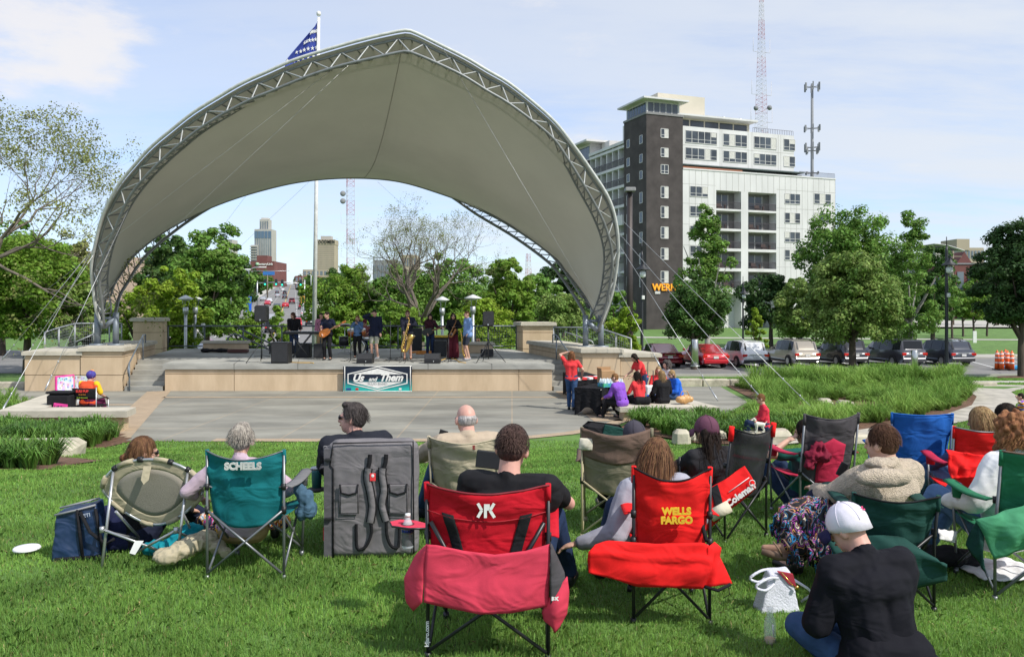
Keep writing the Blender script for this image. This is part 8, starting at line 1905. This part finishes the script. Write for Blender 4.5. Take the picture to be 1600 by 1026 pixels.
p=person('man in a black coat, jeans and white cap sitting cross legged on the grass',(gx,Ym,gz(gx,Ym)),R(10),.93,pelvis=(0,-.02,.06),lean=(13,-3),head=(34,26,0),hand={'L':(-.16,.30,.20),'R':(.06,.36,.20)},elbow={'L':(-.5,-.4,-.6),'R':(.5,-.4,-.6)},foot={'L':(.16,.32,.08),'R':(-.10,.42,.08),'dir':(0,.6,-.1)},knee={'L':(-1,.5,.25),'R':(1,.5,.25)},top=cloth('wool_coat',(.004,.004,.008),wr=.45),topx=.02,coat=.03,bottom=C_jean,hair='none',capm=cloth('cap_white',(.72,.68,.76),wr=.08),lid=cloth('cap_navy_brim',(.015,.015,.06)),vox=.012,build=1.0,strand=0,skin=SKIN_P,wrinkle=.012)
H=p['H'];text('C',.030,'cap_letter',mat('cap_print_pink',(.70,.05,.18)),p['root'],frame(H(.012,-.119,.074),p['hax']@V((1,.05,0)),p['hax']@V((0,.35,1))),ext=.002,bold=.0015)
m=MB();g0=gz(gx,Ym)
cp_=[V((-.20,-.08,.05)),V((-.10,-.16,.06)),V((.08,-.18,.06)),V((.22,-.12,.05)),V((.26,.0,.04))]
for a,b_ in zip(cp_[:-1],cp_[1:]):cap(m,a,b_,.07)
cap(m,(-.08,-.03,.12),(.10,-.05,.12),.145);cap(m,(-.24,-.05,.06),(-.12,.12,.05),.06)
remesh(m,'coat_skirt',cloth('wool_coat',(0,0,0)),p['root'],.014,3,.012,8)
m=MB();m.box((X(1305,4.25),4.25,gz(2,4.2)+.05),(.11,.08,.02),Matrix.Rotation(.3,3,'Z'),.004);tag(m.build('snack_box',M_card),'small cardboard tray on the grass in front of the cap wearer','box')
Yh=4.8;t=empty('handbag',(X(1216,Yh),Yh,gz(X(1222,Yh),Yh)),R(6),'white textured leather handbag with red lining standing open on the grass','handbag');M_lw=mat('white_leather',(.62,.63,.70),rough=.45,var=.05,bump=.35,bscale=90)
m=MB();vs=[(-.13,-.06,0),(.11,-.06,0),(.11,.08,0),(-.13,.08,0),(-.06,-.025,.22),(.07,-.025,.22),(.07,.05,.24),(-.06,.05,.24)];m.add(vs,[(3,2,1,0),(4,5,6,7),(0,1,5,4),(1,2,6,5),(2,3,7,6),(3,0,4,7)]);remesh(m,'bag_body',M_lw,t,.008,4,.004,12)
m=MB();m.prism([(-.02,-.035,.235),(.075,-.035,.215),(.09,-.045,.15),(.05,-.04,.16)],(0,.012,.004));m.build('red_lining',mat('lining_red',(.30,.012,.03),rough=.7),t)
m=MB();m.tube([(.0,-.045,.235),(.055,-.05,.17),(.09,-.055,.14)],.003,5);m.lathe((.085,-.06,.15),[(.012,0),(.012,.01)],8,rot=Matrix.Rotation(R(90),3,'X'));m.build('gold_zip',M_gold,t)
for dy,dz in((-.045,.0),(.04,.02)):m=MB();m.tube(catmull([(-.02,dy,.20+dz),(-.08,dy-.02,.21+dz),(-.15,dy-.04,.19+dz),(-.17,dy-.04,.165+dz),(-.12,dy-.05,.15+dz),(-.05,dy-.01,.17+dz)],20),.0085,7);m.build('handle',M_lw,t)
m=MB();m.tube([(.10,.02,.17),(.18,.0,.12),(.22,.02,.08),(.17,.06,.02)],.008,5);m.build('long_strap',M_lw,t)
Yk=4.25;t=empty('water_bottle',(X(1203,Yk),Yk,gz(X(1203,Yk),Yk)+.005),0,'empty clear bottle standing in the grass by the jeans knee','bottle')
m=MB();m.lathe((0,0,0),[(.026,0),(.031,.012),(.031,.10),(.024,.135),(.017,.15),(.017,.19)],16);m.build('bottle',mat('pet_plastic_clear',(.75,.82,.80),rough=.1,alpha=.28),t);m=MB();m.lathe((0,0,.004),[(.024,0),(.026,.025),(.02,.03)],10);m.build('dregs',mat('dregs_tan',(.45,.28,.12)),t);m=MB();m.tube([(.01,-.028,.05),(.006,-.03,.11)],.004,4);m.build('label_scrap',M_white,t)
m=MB();m.lathe((X(42,6.05),6.05,gz(-3,6.05)+.035),[(.01,.0),(.09,.0),(.094,.01),(.085,.022),(.03,.03)],24);tag(m.build('paper_plate',mat('plate_white',(.80,.78,.80))),'white plate lying in the grass at the far left','plate')
chair('bright blue folding chair with nobody visible in it',1417,7.5,R(-6),.50,.96,fab=F_blue,tube=mat('tube_steel_blue',(.10,.14,.25),rough=.4,metal=.4),sag=.02,band=F_blue)
c14=chair('red folding chair with a red cloth over its arm, occupied by the blond woman',1512,6.7,R(-10),.44,.92,fab=F_redb,tube=M_gun,sag=.05,band=M_gun,armm=F_pink)
sit('blond woman with dark roots in a blue denim shirt',1524,6.95,R(25),630,s=.95,hair='bob',hm=H_BL,top=cloth('denim_shirt',(.05,.09,.22)),bottom=C_jeanl,head=(10,8,0),female=True,strand=1300,hand={'L':(-.22,.34,.66),'R':(.2,.32,.66)},foot={'L':(-.30,.5,.09),'R':(-.05,.5,.09)})
cloth_sheet('red_cloth','red cloth bag hanging from the red chair arm','cloth',quadsheet(P(1478,702,6.2),P(1545,712,6.2),P(1540,745,6.2),P(1486,748,6.15),(0,-.01,-.01),.035,6,3),20,14,F_redb,.005)
Y15=5.25
c15=chair('green folding chair at the right edge with curly haired woman',1585,Y15,R(-4),.52,.93,fab=F_grn2,tube=M_gun,sag=.03,band=F_brn,armm=F_grn2)
m=MB();q=c15['bk'](.42,.82)+V((0,-.016,0));m.prism([q+V((-.05,0,-.012)),q+V((-.01,0,.028)),q+V((.05,0,-.012)),q+V((.015,0,-.004)),q+V((-.01,0,.004))],(0,-.002,0));m.build('arrow_mark',mat('print_brown',(.10,.04,.03)),c15['back'])
text('Ozark',.04,'lettering',mat('print_brown',(0,0,0)),c15['back'],frame(q+V((.11,-.004,.0)),(1,0,0),(0,0,1)),ext=.002,bold=.001)
m=MB();m.grid(lambda u,v:c15['bk'](lerp(.30,.80,u),lerp(.18,.50,v))+V((0,-.010,0)),8,6);m.build('mesh_window',mat('mesh_grey',(.35,.36,.36),rough=.8),c15['back'],solid=.003)
sit('woman with thick curly copper hair in a white shirt and jeans',1566,5.55,R(24),640,s=1.0,hair='curly',hm=H_CU,top=C_white,topx=.03,bottom=C_jeanl,head=(6,2,0),female=True,strand=3200,skin=SKIN_T,hand={'L':(-.30,.20,.66),'R':(.2,.32,.66)},elbow={'L':(-.8,-.8,-1),'R':(1,-.3,-.4)},foot={'L':(-.36,.42,.09),'R':(-.1,.5,.09)},wrinkle=.016)
Yg=4.85;
cloth_sheet('green_bag','light green chair bag slung across the legs of the right edge chair','bag',quadsheet(P(1525,812,Yg),P(1640,775,Yg),P(1640,845,Yg),P(1553,872,Yg),(0,-.05,0),.022,5,8),26,14,blank_cloth('nylon_mid_green',(.06,.26,.13)),.01)
cloth_sheet('mesh_flap','dark green mesh flap hanging under the right edge chair','cloth',quadsheet(P(1526,812,Yg+.03),P(1532,812,Yg),P(1541,895,Yg),P(1508,850,Yg+.08),(0,-.02,0),.01,4,2),12,12,F_grn,.006)
m=MB();x0,x1=X(1492,5.6),X(1600,5.6);m.grid(lambda u,v:V((lerp(x0,x1,u),lerp(5.25,5.75,v),gz(3,lerp(5.25,5.75,v))+.045+.015*nz3((u*3,v*3,0),2))),24,16);tag(m.build('picnic_blanket',C_white,solid=.01),'white blanket spread under the right edge chair','blanket')
cloth_sheet('paper_sheet','crumpled white paper sheet tucked by the green chair','paper',quadsheet(P(1466,826,5.4),P(1496,830,5.4),P(1492,848,5.35),P(1468,842,5.35),(0,-.02,0),.012,6,5),10,8,C_white,.004)
drape_piece('black_bag','black bag lying on the white blanket','bag',[(P(1480,868,5.6),(.14,.12,.07)),(P(1510,872,5.65),(.12,.1,.06))],0,C_black,4,amp=.015)
sit('dark haired girl in profile leaning in at the right edge',1602,7.4,R(60),626,s=.95,hair='long',hm=H_DK,top=C_navy,bottom=C_navy,head=(20,18,0),female=True,strand=800,lean=(10,0))
